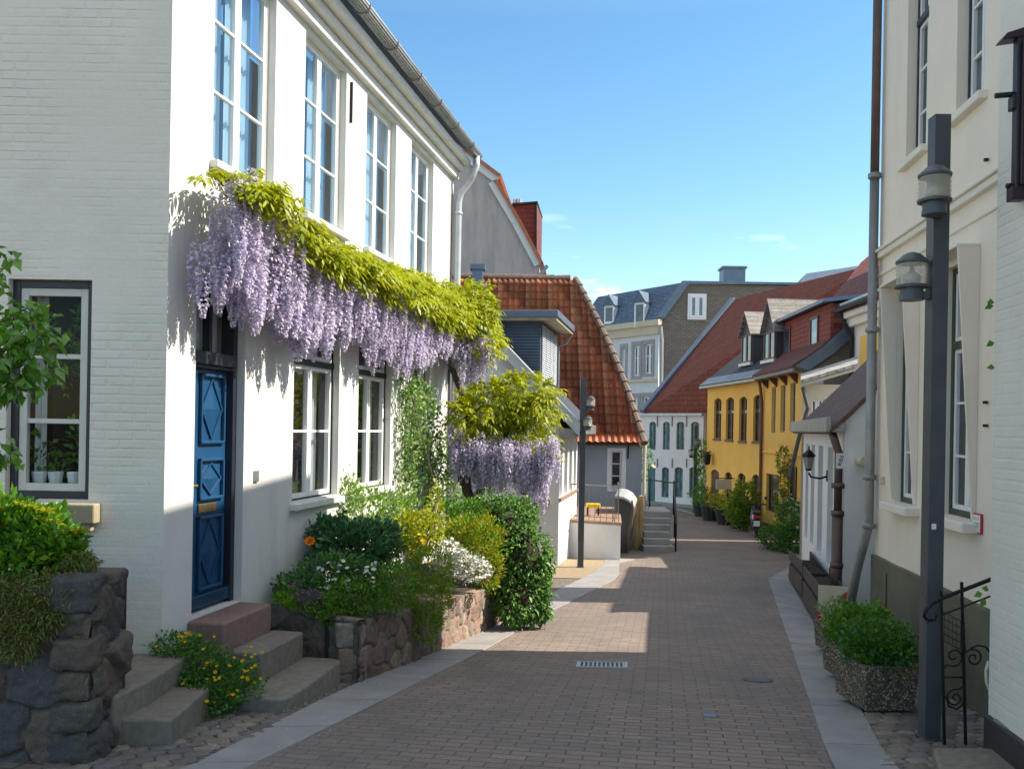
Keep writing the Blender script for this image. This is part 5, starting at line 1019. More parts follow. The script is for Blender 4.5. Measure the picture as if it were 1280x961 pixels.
# G: tall brick gable house
YG = 62.; Gh = thing('brick_gable_house', 'tall house with yellow grey brick gable and slate mansard roof behind the white house', 'house', (14, 66, gz(60)))
brickwall('far_brick', (1, 0), (.31, .25, .20), (.21, .185, .16), (.14, .13, .12), .42, .14, .03, .7, .02, dirt=((.14, .13, .11), .6))
gp_ = [(824, 640), (824, 405), (853, 356), (918, 355), (995, 356), (1010, 640)]; m = MB(); m.poly(*[P(*q, YG) for q in gp_]); m.build('gable_wall', 'far_brick', Gh)
gc = P(824, 405, YG); GFd = Fr((gc.x, gc.y), (-2.5, 3.5)); m = MB(); hz = []
for a_, b_, z0, z1 in ((806, 815.5, 467, 430), (792, 800, 470, 432), (777.5, 782, 473, 435), (805, 815, 520, 496), (791, 799, 520, 497)): hz.append(tuple(sorted((GFd.T(a_, 450), GFd.T(b_, 450))))+(GFd.Z((a_+b_)/2, z0), GFd.Z((a_+b_)/2, z1)))
m.wall(GFd, 0, 8, -4, gc.z, hz, .25); m.build('street_wall', 'pale_plaster', Gh)
for h in hz:
    window(Gh, GFd, *h, dep=.12, mat='white_wood', pane='dark_glass', cols=2, rows=(.6,), fw=.10, mw=.06); 
m = MB()
for h in hz: 
    for q in ((h[0]-.2, h[0], h[2]-.2, h[3]+.3), (h[1], h[1]+.2, h[2]-.2, h[3]+.3), (h[0], h[1], h[3], h[3]+.3), (h[0], h[1], h[2]-.2, h[2])): m.box(GFd, *q[:2], .0, .06, *q[2:])
m.build('window_surround', 'grey_trim', Gh)
m = MB(); m.box(GFd, -.3, 8, 0, .4, gc.z-.1, gc.z+.3); m.box(GFd, -.1, 8, 0, .2, gc.z-.7, gc.z-.1); m.box(GFd, 0, 8, 0, .15, GFd.Z(815, 477), GFd.Z(815, 474)); m.build('cornice', 'beige_plaster', Gh)
t_ = P(853, 355, YG); gd3 = Vector((GFd.d.x, GFd.d.y, 0)); back = Vector((t_.x-gc.x, 0, 0)); mtop = Vector((t_.x, YG, t_.z)); sv = (mtop-Vector((gc.x, YG, gc.z))).normalized(); rooftex('slate_far', (gd3.x, gd3.y, 0), (sv.x, sv.y, sv.z), (.12, .19, .27), (.09, .15, .22), (.03, .04, .05), .5, .3)
m = MB(); a_ = Vector((gc.x-.2, YG, gc.z+.25)); m.prism([a_, mtop, mtop+gd3*9, a_+gd3*9], (0, 0, .1)); m.prism([mtop, mtop+gd3*9, mtop+gd3*9+Vector((12, 4, .5)), mtop+Vector((12, 0, 0))], (0, 0, .08)); m.build('roof', 'slate_far', Gh)
m = MB(); m.prism([a_+Vector((-.1, -.1, 0)), mtop+Vector((-.1, -.1, 0)), mtop+Vector((.5, -.1, 0)), a_+Vector((.5, -.1, 0))], (0, -.25, .15)); m.prism([mtop+Vector((0, -.2, -.02)), P(1000, 356, YG-.2), P(1000, 353, YG-.2), mtop+Vector((0, -.2, .2))], (0, .5, 0)); m.build('verge', 'zinc_blue', Gh)
MB().tube([P(825.5, 408, YG-.4), P(827, 425, YG-.4), P(826, 520, YG-.4)], .14, 8).build('downpipe', 'grey_trim', Gh)
GG = Fr(P(824, 405, YG)[:2], (1, 0), (0, -1)); h = (GG.T(862, 385), GG.T(880, 385), GG.Z(870, 397), GG.Z(870, 370)); m = MB(); m.box(GG, h[0]-.15, h[1]+.15, 0, .1, h[2]-.15, h[3]+.15); m.build('window_surround', 'white_wood', Gh); window(Gh, GG.shifted(.14), *h, dep=0.0, mat='white_wood', pane='sky_glass', cols=2, rows=(), fw=.14)
for x0, x1, y0_, y1_, Y in ((904, 932, 357, 333, YG+1),):
    m = MB(); q0, q1 = P(x0, y0_+6, Y), P(x1, y1_, Y); m.box(WF, q0.x, q1.x, Y, Y+1.3, q0.z, q1.z); m.box(WF, q0.x-.1, q1.x+.1, Y-.1, Y+1.4, q1.z-.15, q1.z); m.build('chimney', 'zinc_blue', Gh)
for i_, (x, yb, yt) in enumerate(((799, 409, 378), (761, 405, 382))):     # dormers
    Y = 63.2+i_*2.9; f = Fr(P(x, yb, Y)[:2], (-2.5, 3.5)) if 0 else Fr(P(x, yb, Y)[:2], (.9, -.7)); zb_, zt_2 = P(x, yb, Y).z, P(x, yt, Y).z; wd = .42
    m = MB(); m.box(f, -wd, wd, -2.2, 0, zb_, zt_2); dm = m.build('dormer', 'white_wood', Gh); m = MB(); m.prism([f(-wd-.15, .15, zt_2), f(wd+.15, .15, zt_2), f(0, .15, zt_2+.85)], (-f.n.x*2.6, -f.n.y*2.6, 0)); m.build('dormer_roof', 'slate_far', dm); g = MB().poly(f(-.3, .01, zb_+.2), f(.3, .01, zb_+.2), f(.3, .01, zt_2-.15), f(-.3, .01, zt_2-.15)); g.build('pane', 'dark_glass', dm, recalc=False)
# H1, H2 yellow houses
h1a, h1b, h2b = (9.0, 40.6), (9.62, 33.7), (9.46, 28.4)
H1 = Fr(h1a, (h1b[0]-h1a[0], h1b[1]-h1a[1])); L1 = math.hypot(h1b[0]-h1a[0], h1b[1]-h1a[1]); Y1 = thing('yellow_house', 'yellow house with brown arched windows and two pointed slate dormers', 'house', (12, 37, gz(37)), 'yellow houses')
z1e = P(884.6, 486, 40.6).z; u1, w1 = [], []
for x0, x1, yb, yt in ((892.6, 901.5, 548, 498), (907.5, 917, 549.5, 497), (924, 933.5, 551, 496), (941.5, 952, 551.5, 494)): u1.append((H1.T(x0, 520), H1.T(x1, 520), H1.Z(x0, yb), H1.Z(x0, yt)))
for x0, x1, yb, yt in ((906, 914.5, 632, 589), (922, 931.5, 634, 590.5), (939.8, 950, 636, 592)): w1.append((H1.T(x0, 610), H1.T(x1, 610), H1.Z(x0, yb), H1.Z(x0, yt)))
dH = (H1.T(888.5, 610), H1.T(898.5, 610), H1.Z(889, 640), H1.Z(889, 586))
m = MB(); m.wall(H1, 0, L1, -4.3, z1e, u1+w1+[dH], .12)
for h in u1+w1+[dH]: archfill(m, H1, h[0], h[1], h[3], .13, .12)
m.poly(H1(0, 0, -4.3), H1(0, -7, -4.3), H1(0, -7, z1e+3), H1(0, 0, z1e)); m.build('wall', 'yellow_plaster', Y1)
for h in u1: window(Y1, H1, *h, dep=.09, mat='brown_wood', pane='dark_glass', cols=2, rows=(.33,), fw=.05, mw=.03, transom=h[3]-.62)
for h in w1: window(Y1, H1, *h, dep=.09, mat='brown_wood', pane='dark_glass', cols=2, rows=(.5,), fw=.05, mw=.03)
m = MB(); m.box(H1, dH[0], dH[1], -.12, -.07, dH[2]-.2, dH[3]); m.box(H1, dH[0]+.15, dH[1]-.15, -.07, -.05, dH[2]+.1, dH[2]+.8); m.build('door', 'brown_wood', Y1)
m = MB(); 
for h in u1+w1: MB().box(H1, h[0]-.03, h[1]+.03, 0, .05, h[2]-.08, h[2]).build('sill', 'brown_wood', Y1)
re = lambda fr, t_, u, z0, pt: fr(t_, .3-u, z0+u*pt)
m = MB(); m.box(H1, -.1, L1+.05, .0, .38, z1e+.001, z1e+.10); m.build('eaves', 'zinc', Y1)
n1 = (H1.n.x, H1.n.y); sv = Vector((-n1[0], -n1[1], .82)).normalized(); rooftex('slate_near', (H1.d.x, H1.d.y, 0), sv, (.055, .06, .072), (.04, .045, .055), (.02, .02, .025), .3, .2)
m = MB(); m.prism([re(H1, -.1, 0, z1e+.1, .82), re(H1, L1, 0, z1e+.1, .82), re(H1, L1, 4.2, z1e+.1, .82), re(H1, -.1, 4.2, z1e+.1, .82)], (0, 0, .08)); m.build('roof', 'slate_near', Y1)
m = MB(); m.prism([re(H1, -.1, -.05, z1e+.19, .82), re(H1, L1, -.05, z1e+.19, .82), re(H1, L1, .35, z1e+.19, .82), re(H1, -.1, .35, z1e+.19, .82)], (0, 0, .02)); m.build('roof_edge', 'zinc', Y1)
rooftex('dormer_slate_light', (H1.d.x, H1.d.y, 0), (0, 0, 1), (.34, .31, .28), (.27, .25, .235), (.12, .12, .12), .3, .2)
for px, yb, ym, yt in ((934, 453, 417, 393), (962.5, 449, 413, 377)):
    u_ = .75; t_ = H1.T(px, 430, .3-u_); zb_ = H1.Z(px, yb, .3-u_); zm_ = H1.Z(px, ym, .3-u_); zt_2 = H1.Z(px, yt, .3-u_); wd = .62; f = H1.shifted(.3-u_)
    m = MB(); m.prism([f(t_-wd, 0, zb_-.2), f(t_+wd, 0, zb_-.2), f(t_+wd, 0, zm_), f(t_, 0, zt_2), f(t_-wd, 0, zm_)], (-f.n.x*2.8, -f.n.y*2.8, 0)); dm = m.build('dormer', 'charcoal_cladding', Y1)
    m = MB(); 
    for s_ in (-1, 1): m.prism([f(t_+s_*(wd+.12), .15, zm_-.12), f(t_, .15, zt_2+.05), f(t_, -2.9, zt_2+.05), f(t_+s_*(wd+.12), -2.9, zm_-.12)], (0, 0, .06))
    m.build('dormer_roof', 'dormer_slate_light', dm)
    window(dm, f.shifted(.04), t_-wd+.06, t_+wd-.06, zb_, zm_-.05, dep=0.0, mat='copper_brown', pane='sky_glass', cols=2, rows=(), fw=.07); m = MB(); m.box(f, t_-wd-.08, t_+wd+.08, 0, .12, zb_-.14, zb_-.02); m.build('sill', 'zinc_light', dm)
H2 = Fr(h1b, (h2b[0]-h1b[0], h2b[1]-h1b[1])); L2 = math.hypot(h2b[0]-h1b[0], h2b[1]-h1b[1]); Y2 = thing('yellow_house', 'yellow house with narrow upper windows under a dark red tiled mansard', 'house', (12, 31, gz(31)), 'yellow houses')
z2e = P(1007, 464, 28.4).z; u2 = [(H2.T(a_, 510), H2.T(b_, 510), H2.Z(a_, yb), H2.Z(a_, yt)) for a_, b_, yb, yt in ((964.5, 969.5, 541, 484), (975.5, 981.5, 540, 482), (987.5, 994, 538.5, 479))]
g2 = [(H2.T(957.5, 620), H2.T(973, 620), H2.Z(958, 638), H2.Z(958, 591)), (H2.T(984, 610), H2.T(996, 610), H2.Z(984, 645), H2.Z(984, 581))]
m = MB(); m.wall(H2, 0, L2, -4.2, z2e, u2+g2, .14); m.build('wall', 'yellow_plaster', Y2); m = MB(); m.box(H2, 0, L2, 0, .03, -4.2, H2.Z(955, 652)); m.build('plinth', 'dark_plinth', Y2)
m = MB(); m.box(H2, .1, L2, 0, .05, H2.Z(960, 566), H2.Z(960, 564)); m.box(H2, H2.T(977, 600), H2.T(981, 600), 0, .05, -3.5, H2.Z(960, 567)); m.build('string_course', 'yellow_plaster', Y2)
for h in u2: window(Y2, H2, *h, dep=.1, mat='grey_trim', pane='green_glass', cols=2, rows=(.2, .7), fw=.04)
for h in g2: window(Y2, H2, *h, dep=.1, mat='brown_wood', pane='dark_glass', cols=2 if h is g2[1] else 1, rows=(), fw=.07)
m = MB(); m.tube([H2(.02, .22, z2e+.1), H2(.02, .14, z2e-.3), H2(.02, .08, z2e-.8), H2(.02, .08, -3.8)], .06, 8); m.build('downpipe', 'copper_brown', Y2)
m = MB()
for k in range(4): t_ = .5+k*1.25; MB().prism([H2(t_, 0, z2e-.35), H2(t_, .32, z2e-.02), H2(t_, 0, z2e-.02)], (H2.d.x*.16, H2.d.y*.16, 0)).build('eaves_bracket', 'brown_wood', Y2)
m = MB(); m.box(H2, 0, L2+.1, 0, .42, z2e+.001, z2e+.1); m.build('eaves', 'grey_trim', Y2)
sv = Vector((-H2.n.x, -H2.n.y, .8)).normalized(); rooftex('mansard_red', (H2.d.x, H2.d.y, 0), sv, (.20, .06, .045), (.14, .05, .04), (.03, .015, .015), .24, .22)
rv = [(-.05, 0), (.8, .55), (1.8, 1.5), (3.4, 3.6)]; m = MB(); bl = []
for (u0, q0), (u1_, q1) in zip(rv, rv[1:]): m.prism([H2(0, .4-u0, z2e+.1+q0), H2(L2+.05, .4-u0, z2e+.1+q0), H2(L2+.05, .4-u1_, z2e+.1+q1), H2(0, .4-u1_, z2e+.1+q1)], (0, 0, .1))
m.build('roof', 'mansard_red', Y2)
# verge on the near gable + brick gable
brickwall('gable_brick', (1, 0), (.30, .27, .21), (.23, .21, .17), (.15, .14, .12), .26, .08, .014, .7, .01, dirt=((.15, .14, .12), .5))
ge = H2(L2, 0, 0); m = MB(); gl = Fr((ge.x, ge.y), (1, 0), (0, -1)); m.poly(gl(0, 0, -3.5), gl(5, 0, -3.5), gl(5, 0, 6.5), gl(3.15, 0, z2e+3.75), gl(1.55, 0, z2e+1.62), gl(.5, 0, z2e+.62), gl(0, 0, z2e+.1)); m.build('gable_wall', 'gable_brick', Y2)
m = MB(); vg = [gl(-.45, .05, z2e+.02), gl(.4, .05, z2e+.62), gl(1.45, .05, z2e+1.62), gl(3.05, .05, z2e+3.75)]
for a_, b_ in zip(vg, vg[1:]): m.prism([a_, b_, b_+Vector((.45, 0, -.12)), a_+Vector((.45, 0, -.12))], (0, -.22, .12))
m.build('verge', 'zinc_blue', Y2)
m = MB(); m.box(gl, -.02, .55, 0, .04, z2e-.9, z2e+.0); m.build('verge_block', 'zinc_light', Y2)
# wide tile hung dormer of H2
DD = H2.shifted(-.75); ta, tb2 = .9-1.9, L2-.05; zq0, zq1 = z2e+.75, P(1068, 381, 27.9).z; zqa = H2.Z(975, 404, -.75)
rooftex('dormer_red', (H2.d.x, H2.d.y, 0), (0, 0, 1), (.34, .075, .05), (.26, .065, .045), (.06, .02, .02), .22, .17)
za_ = DD.Z(984, 402); tA = DD.T(978, 420); tB = L2-.02; zB = DD.Z(1057, 378) if 0 else za_+.1
m = MB(); m.prism([DD(tA, 0, z2e+.55), DD(tB, 0, z2e+.55), DD(tB, 0, za_), DD(tA, 0, za_)], (2.6, .1, 0)); dm = m.build('dormer', 'dormer_red', Y2)
m = MB(); m.prism([DD(tA-.3, .3, za_+.0), DD(tB+.15, .3, za_+.0), DD(tB+.15, -2.4, za_+.35), DD(tA-.3, -2.4, za_+.35)], (0, 0, .12)); m.build('dormer_roof', 'zinc_blue', dm)
for x0, x1, yb, yt in ((978.5, 987, 449, 409), (1011.5, 1021.5, 439, 396)):
    f = DD.shifted(.05); window(dm, f, f.T(x0, 425), f.T(x1, 420), f.Z((x0+x1)/2, yb), min(za_-.05, f.Z((x0+x1)/2, yt)), dep=0.0, mat='pinkish', pane='sky_glass', cols=1, rows=(), fw=.08) if 0 else window(dm, f, f.T(x0, 425), f.T(x1, 420), f.Z((x0+x1)/2, yb), min(za_-.05, f.Z((x0+x1)/2, yt)), dep=0.0, mat='copper_brown', pane='sky_glass', cols=1, rows=(), fw=.08)
# annex, cream house H3, far slate roof, far red roof
AN = thing('beige_annex', 'low beige building with pale tiled lean-to roof between yellow house and white cottage', 'house', (8, 22, gz(22))); YA = 21.5
aw = (P(1015, 505, YA).x-6.5, P(1031, 505, YA).x-6.5, P(1020, 520, YA).z, P(1020, 499, YA).z); af = Fr((6.5, YA), (1, 0), (0, -1)); ax = P(1003, 480, YA).x-6.5
m = MB(); m.wall(af, ax, 4, -3.5, P(1003, 480, YA).z, [aw], .1); m.poly(af(ax, 0, -3.5), (9.25, 27, -3.5), (9.25, 27, P(1003, 480, YA).z), af(ax, 0, P(1003, 480, YA).z)); m.build('wall', 'beige_plaster', AN); window(AN, af, *aw, dep=.08, mat='white_wood', pane='green_glass', cols=2, rows=(), fw=.05)
MB().prism([Vector((6.75, 18.9, -3.6)), Vector((7.0, 18.9, -3.6)), Vector((7.45, 21.6, -3.6)), Vector((7.2, 21.6, -3.6))], (0, 0, 3.75)).build('shadow_wall', 'beige_plaster', AN); rooftex('white_tile', (1, 0, 0), (0, 0, 1), (.5, .47, .42), (.4, .37, .33), (.15, .14, .13), .2, .25, wave=.4); m = MB(); m.prism([P(1001, 479, YA-.25), P(1072, 458, YA-.25), P(1072, 449, YA+2.2), P(1001, 471, YA+2.2)], (0, 0, .08)); m.build('roof', 'white_tile', AN); m = MB(); m.prism([P(1002, 483, YA-.2), P(1072, 463, YA-.2), P(1072, 459, YA-.2), P(1002, 479.5, YA-.2)], (0, .15, 0)); m.build('cornice', 'beige_plaster', AN)  # the first prism is an unseen wall added to keep sun off the road
m = MB(); q = P(1003.5, 484, YA-.2); m.tube([q, q+Vector((.1, -.1, -.5)), q+Vector((-.1, -.1, -1.2)), q+Vector((-.35, -.2, -2.2))], .05, 8); m.build('downpipe', 'charcoal_cladding', AN)
X3 = thing('cream_corner_house', 'cream house with yellow wall panel and dark gutter, mostly hidden by the drainpipe', 'house', (11, 24, gz(24)))
F3 = Fr((.387*27.7, 27.7), (-.02, -1)); g3 = F3.p; z3 = P(1068, 385, 27.7).z; m = MB(); m.wall(F3, 0, 5, -3.5, z3); m.poly((g3.x, g3.y, -3.5), (g3.x+5, g3.y, -3.5), (g3.x+5, g3.y, z3+1), (g3.x, g3.y, z3)); m.build('wall', 'cream_plaster', X3)
m = MB(); t0_, t1_ = F3.T(1076, 420), F3.T(1090, 420); m.box(F3, t0_, t1_+2, 0, .02, z3-2.6, z3-.95); m.build('yellow_panel', 'yellow_plaster', X3)
m = MB(); m.box(F3, -.1, 5, 0, .35, z3-.35, z3-.15); m.box(F3, -.15, 5, 0, .2, z3-.6, z3-.35); m.build('cornice', 'cream_trim', X3, bevel=.03)
m = MB(); m.tube([F3(-.2, .45, z3-.05), F3(5, .45, z3-.05)], .11, 8); m.tube([F3(-.1, .42, z3-.1), F3(0, .3, z3-.5), F3(.05, .1, z3-.9), F3(.05, .1, -2)], .07, 8); m.build('gutter', 'iron', X3)
m = MB(); q0 = P(1040, 401, 25.5); q1 = P(1098, 362, 22); m.prism([F3(-2.0, .5, z3+.02), F3(5, .5, z3+.02), F3(5, -3, z3+3.2), F3(-2.0, -3, z3+3.2)], (0, 0, .1)) if 0 else m.prism([F3(-.2, .4, z3+.05), F3(5, .4, z3+.05), F3(5, -3, z3+1.2), F3(-.2, -3, z3+1.2)], (0, 0, .1)); m.build('roof', 'zinc_light', X3)
FS = thing('slate_roof_house', 'house with broad dark slate roof far behind the yellow houses', 'house', P(1030, 380, 48)); m = MB(); m.prism([P(975, 385, 44), P(1090, 385, 40), P(1090, 332, 47), P(1008, 344, 51), P(990, 362, 50)], (0, 0, .1)); m.build('roof', 'slate_far', FS); m = MB(); m.prism([P(978, 388, 44.5), P(1092, 388, 40.5), P(1092, 560, 40.5), P(978, 560, 44.5)], (.5, 3, 0)); m.build('wall', 'beige_plaster', FS)
FR = thing('red_roof_house', 'house with steep dark red roof and row of skylights behind the cream gutter', 'house', P(1075, 380, 33)); q = [P(1038, 380, 34), P(1045, 372, 34.5), P(1075, 340, 37), P(1130, 275, 40), P(1130, 380, 30)]; m = MB(); a_, b_, c_ = P(1038, 382, 33), P(1110, 380, 29), P(1100, 308, 37); nn = (b_-a_).cross(c_-a_).normalized(); nn = nn if nn.z > 0 else -nn; pts_ = [on_plane(x, y, a_, nn) for x, y in ((1036, 384), (1120, 384), (1120, 290), (1095, 312), (1076, 328), (1050, 362))]; m.prism(pts_, -nn*.1)
eD3 = (b_-a_).normalized(); s3 = nn.cross(eD3); s3 = s3 if s3.z > 0 else -s3; rooftex('roof_red_behind', eD3, s3, (.28, .065, .05), (.2, .055, .045), (.04, .015, .015), .24, .24, bdist=.03); m.build('roof', 'roof_red_behind', FR)
for pts in ([(1052, 361), (1055, 363), (1071, 350), (1068, 347)], [(1061, 363), (1064, 365), (1078, 353), (1075, 350)], [(1080, 343), (1083, 345), (1090, 338), (1087, 335)]): skylight(FR, a_, nn, pts, .1)
m = MB(); m.prism([a_+Vector((0, 0, -.1)), b_+Vector((0, 0, -.1)), Vector((b_.x, b_.y, -3.6)), Vector((a_.x, a_.y, -3.6))], (2, 3, 0)); m.build('wall', 'cream_plaster', FR)
# ============================================================ wisteria
WI = thing('wisteria', 'large wisteria with lilac flower curtains and yellow green leaves trained along the white facade', 'climbing plant', G(590, 770)+Vector((-.2, 1.2, 0)))
OFW = .36
def wline(pts): 
    q = sorted([AF.hit(x, y, OFW) for x, y in pts]); T_, Z_ = [a for a, _ in q], [b for _, b in q]; return lambda t: float(np.interp(t, T_, Z_))
leaf_top = wline([(262, 228), (272, 210), (290, 202), (318, 208), (340, 222), (362, 252), (385, 276), (410, 288), (450, 300), (480, 318), (510, 328), (560, 342), (590, 358), (606, 378), (612, 400)])
leaf_bot = wline([(262, 238), (300, 238), (335, 258), (350, 285), (385, 325), (450, 355), (500, 378), (560, 408), (585, 420), (612, 440)])
fl_top = wline([(238, 250), (262, 236), (300, 232), (335, 252), (360, 280), (385, 318), (430, 340), (480, 362), (530, 385), (570, 400), (612, 425)])
fl_bot = wline([(238, 310), (250, 350), (262, 375), (285, 400), (305, 412), (325, 420), (350, 412), (380, 438), (400, 452), (425, 422), (450, 430), (480, 452), (505, 466), (525, 472), (545, 450), (560, 450), (590, 462), (612, 470)])
def raceme_geo(seed, L, R, n):
    rng = np.random.default_rng(seed); u = rng.random(n)**.85; a = rng.uniform(0, 2*math.pi, n); prof = np.clip(np.minimum(u*6+.35, 1.0)*(1-u)**.8+.10, 0, 1); r = R*prof*(.72+.42*rng.random(n))
    bend = .10*L*np.sin(u*2.2); p = np.stack([r*np.cos(a)+bend*math.cos(seed), r*np.sin(a)+bend*math.sin(seed), -u*L], 1); out = np.stack([np.cos(a), np.sin(a), rng.uniform(-.5, .3, n)], 1)
    s = np.where(u > .85, .55, 1.0)*rng.uniform(.75, 1.2, n); v, f = leafmesh(p, out+rng.normal(size=(n, 3))*.35, np.stack([np.zeros(n), np.zeros(n), np.ones(n)], 1)+rng.normal(size=(n, 3))*.5, .030*s, .026*s, .3, .25); return v, f
RV = [raceme_geo(k, L, R, n) for k, (L, R, n) in enumerate([(.50, .052, 250), (.60, .050, 290), (.42, .055, 220), (.54, .047, 250), (.34, .05, 170), (.66, .052, 310)])]
spots = []
ta_, tb_ = AF.T(270, 300, OFW), AF.T(610, 420, OFW)
for i in range(560):
    t = ta_+(tb_-ta_)*RNG.random(); zt_, zb_ = fl_top(t)+.12, fl_bot(t); k = int(RNG.integers(6)); L = -RV[k][0][:, 2].min(); zlow = zb_+L*.95+RNG.exponential(.05); 
    if RNG.random() < .22: z = zlow+RNG.uniform(-.02, .06)
    else: z = zlow+(max(zt_, zlow)-zlow)*RNG.random()**.9
    if z > zt_+.12: continue
    fz_ = (z-zb_)/max(.2, zt_-zb_); o = OFW+RNG.uniform(-.16, .10)-(.06 if z < zlow+.1 else 0)
    spots.append((AF(t, o, z), k))
# second mass on the right, on its own support
YW = 12.3
for i in range(200):
    x = RNG.uniform(562, 694); yt_ = np.interp(x, [562, 600, 640, 694], [532, 538, 548, 545]); ybt = np.interp(x, [562, 588, 610, 625, 640, 655, 672, 685, 694], [566, 592, 616, 612, 590, 615, 628, 600, 575]); k = int(RNG.integers(6)); L = -RV[k][0][:, 2].min()*.8
    Y = YW+RNG.uniform(-.55, .15); y = RNG.uniform(yt_, max(yt_+1, ybt-L*F/YW)); spots.append((P(x, y, Y), k))
for i in range(26):
    x = RNG.uniform(572, 612); spots.append((P(x, RNG.uniform(400, 438), 13.0+RNG.uniform(-.3, .3)), int(RNG.integers(6))))
def vis(s): return s[0].y
order = list(range(len(spots))); order.sort(key=lambda i: spots[i][0].y-(spots[i][0]-AF(0, 0, 0)).dot(Vector((AF.n.x, AF.n.y, 0)))*1.5)
rm = [None]*6; roots = Vector(WI.location); rest_v, rest_f, b = [], [], 0
for cnt, i in enumerate(order):
    p, k = spots[i]; a = RNG.uniform(0, 6.28); s = RNG.uniform(.85, 1.15)
    if cnt < 100:
        if rm[k] is None:
            v, f = RV[k]; o = npmesh('flower_raceme', v, f, 'wisteria_flower'); o.parent = WI; rm[k] = o
        else: o = rm[k].copy(); COL.objects.link(o)
        o.location = p-roots; o.rotation_euler = (0, 0, a); o.scale = (s, s, s)
    else:
        v, f = RV[k]; R_ = np.array(Matrix.Rotation(a, 3, 'Z')); vv = (v*s)@R_.T+np.array(p); rest_v.append(vv); rest_f.append(f+b); b += len(v)
o = npmesh('flower_racemes', np.concatenate(rest_v), np.concatenate(rest_f), 'wisteria_flower', WI); o['kind'] = 'stuff'
def pinnate(pts, dirs, L, nl, ll_, lw, mat, name, droopf=.5):
    n = len(pts); pts = np.array(pts); d = norm(np.array(dirs)); side = norm(np.cross(d, [0, 0, 1.])+RNG.normal(size=(n, 3))*.2); Pp, Dd, Nn = [], [], []
    L_ = L*RNG.uniform(.7, 1.2, n)[:, None]
    for j in range(nl):
        u = .22+.78*j/(nl-1); base = pts+d*L_*u-np.array([0, 0, 1.])*L_*(u**2)*droopf; tang = norm(d-np.array([0, 0, 1.])*2*u*droopf)
        for s_ in ((-1, 1) if j < nl-1 else (0,)):
            Pp.append(base); Dd.append(tang*(.45 if s_ else 1)+side*s_*.85+np.array([0, 0, -.35])+RNG.normal(size=(n, 3))*.12); Nn.append(np.cross(side, tang)*-1+RNG.normal(size=(n, 3))*.15)
    Pp, Dd, Nn = map(np.concatenate, (Pp, Dd, Nn)); s = RNG.uniform(.8, 1.2, len(Pp)); v, f = leafmesh(Pp, Dd, Nn, ll_*s, lw*s, .15, .2); return npmesh(name, v, f, mat, WI)
pp, dd, pg, dg = [], [], [], []
for i in range(1650):
    t = AF.T(280, 220, OFW)+(AF.T(612, 400, OFW)-AF.T(280, 220, OFW))*RNG.random(); a_, b_ = leaf_top(t), leaf_bot(t); u = RNG.random(); z = b_+(a_-b_)*u-.06; o = OFW-.12+.34*math.sin(math.pi*min(1, u+.15))*RNG.random()**.5-.12*(u > .8)
    q = AF(t, o, z); dr_ = Vector((AF.n.x, AF.n.y, 0))*RNG.uniform(.3, 1)+Vector((AF.d.x, AF.d.y, 0))*RNG.uniform(-.8, .8)+Vector((0, 0, RNG.uniform(-.3, .55)))
    (pp if RNG.random() < .82 else pg).append(tuple(q)); (dd if len(pp)+len(pg) and tuple(q) == (pp[-1] if pp else None) else dg).append(tuple(dr_))
lb = [((P(620, 505, 12.4)), (.52, .35, .27)), (P(655, 492, 12.4), (.38, .4, .22)), (P(590, 520, 12.2), (.30, .35, .2)), (P(668, 515, 12.35), (.27, .3, .22)), (P(676, 560, 12.15), (.14, .2, .2)), (P(598, 395, 13.1), (.18, .3, .42)), (P(585, 375, 13.1), (.25, .3, .2)), (P(605, 430, 13.0), (.12, .2, .2)), (P(630, 545, 12.3), (.2, .2, .12))]
q, d_ = blob_pts([(tuple(c), r) for c, r in lb], 1200, .55)
for a_, b_ in zip(q, d_):
    v_ = b_+np.array([0, 0, .1])+RNG.normal(size=3)*.4
    if RNG.random() < .80: pp.append(tuple(a_)); dd.append(tuple(v_))
    else: pg.append(tuple(a_)); dg.append(tuple(v_))
pinnate(pp, dd, .20, 5, .085, .030, 'wisteria_leaf', 'leaves', .3); pinnate(pg, dg, .20, 5, .085, .030, 'wisteria_leaf_green', 'leaves_green', .3)
bs0 = G(600, 772); bs0 = Vector((-.55, 11.9, gz(11.9)+.2))
m = MB(); m.tube([bs0, P(588, 640, 12.0), P(583, 605, 12.2), P(592, 580, 12.3), P(590, 540, 12.4), P(577, 490, 12.7), P(563, 455, 12.9), P(556, 420, 12.9), AF(AF.T(540, 400, .25), .25, AF.Z(540, 385, .25))], [.09, .08, .075, .07, .05, .045, .045, .04, .035], 9)
m.tube([P(586, 630, 12.05), P(600, 615, 12.1), P(612, 590, 12.2), P(622, 560, 12.3), P(640, 530, 12.3)], [.07, .06, .05, .04, .03], 8); m.tube([P(583, 610, 12.15), P(570, 590, 12.3), P(566, 560, 12.4)], [.05, .04, .03], 7)
m.build('trunk', 'bark', WI, smooth=True)
m = MB(); hb = [AF(AF.T(540, 385, .25), .25, AF.Z(540, 385, .25))]+[AF(t_, .22+.05*math.sin(t_*3), (leaf_bot(t_)+leaf_top(t_))/2-.05) for t_ in np.linspace(AF.T(520, 370, .3), AF.T(285, 230, .3), 12)]; m.tube(hb, [.035]*6+[.028]*4+[.02]*3, 7); m.build('branch', 'bark', WI, smooth=True)
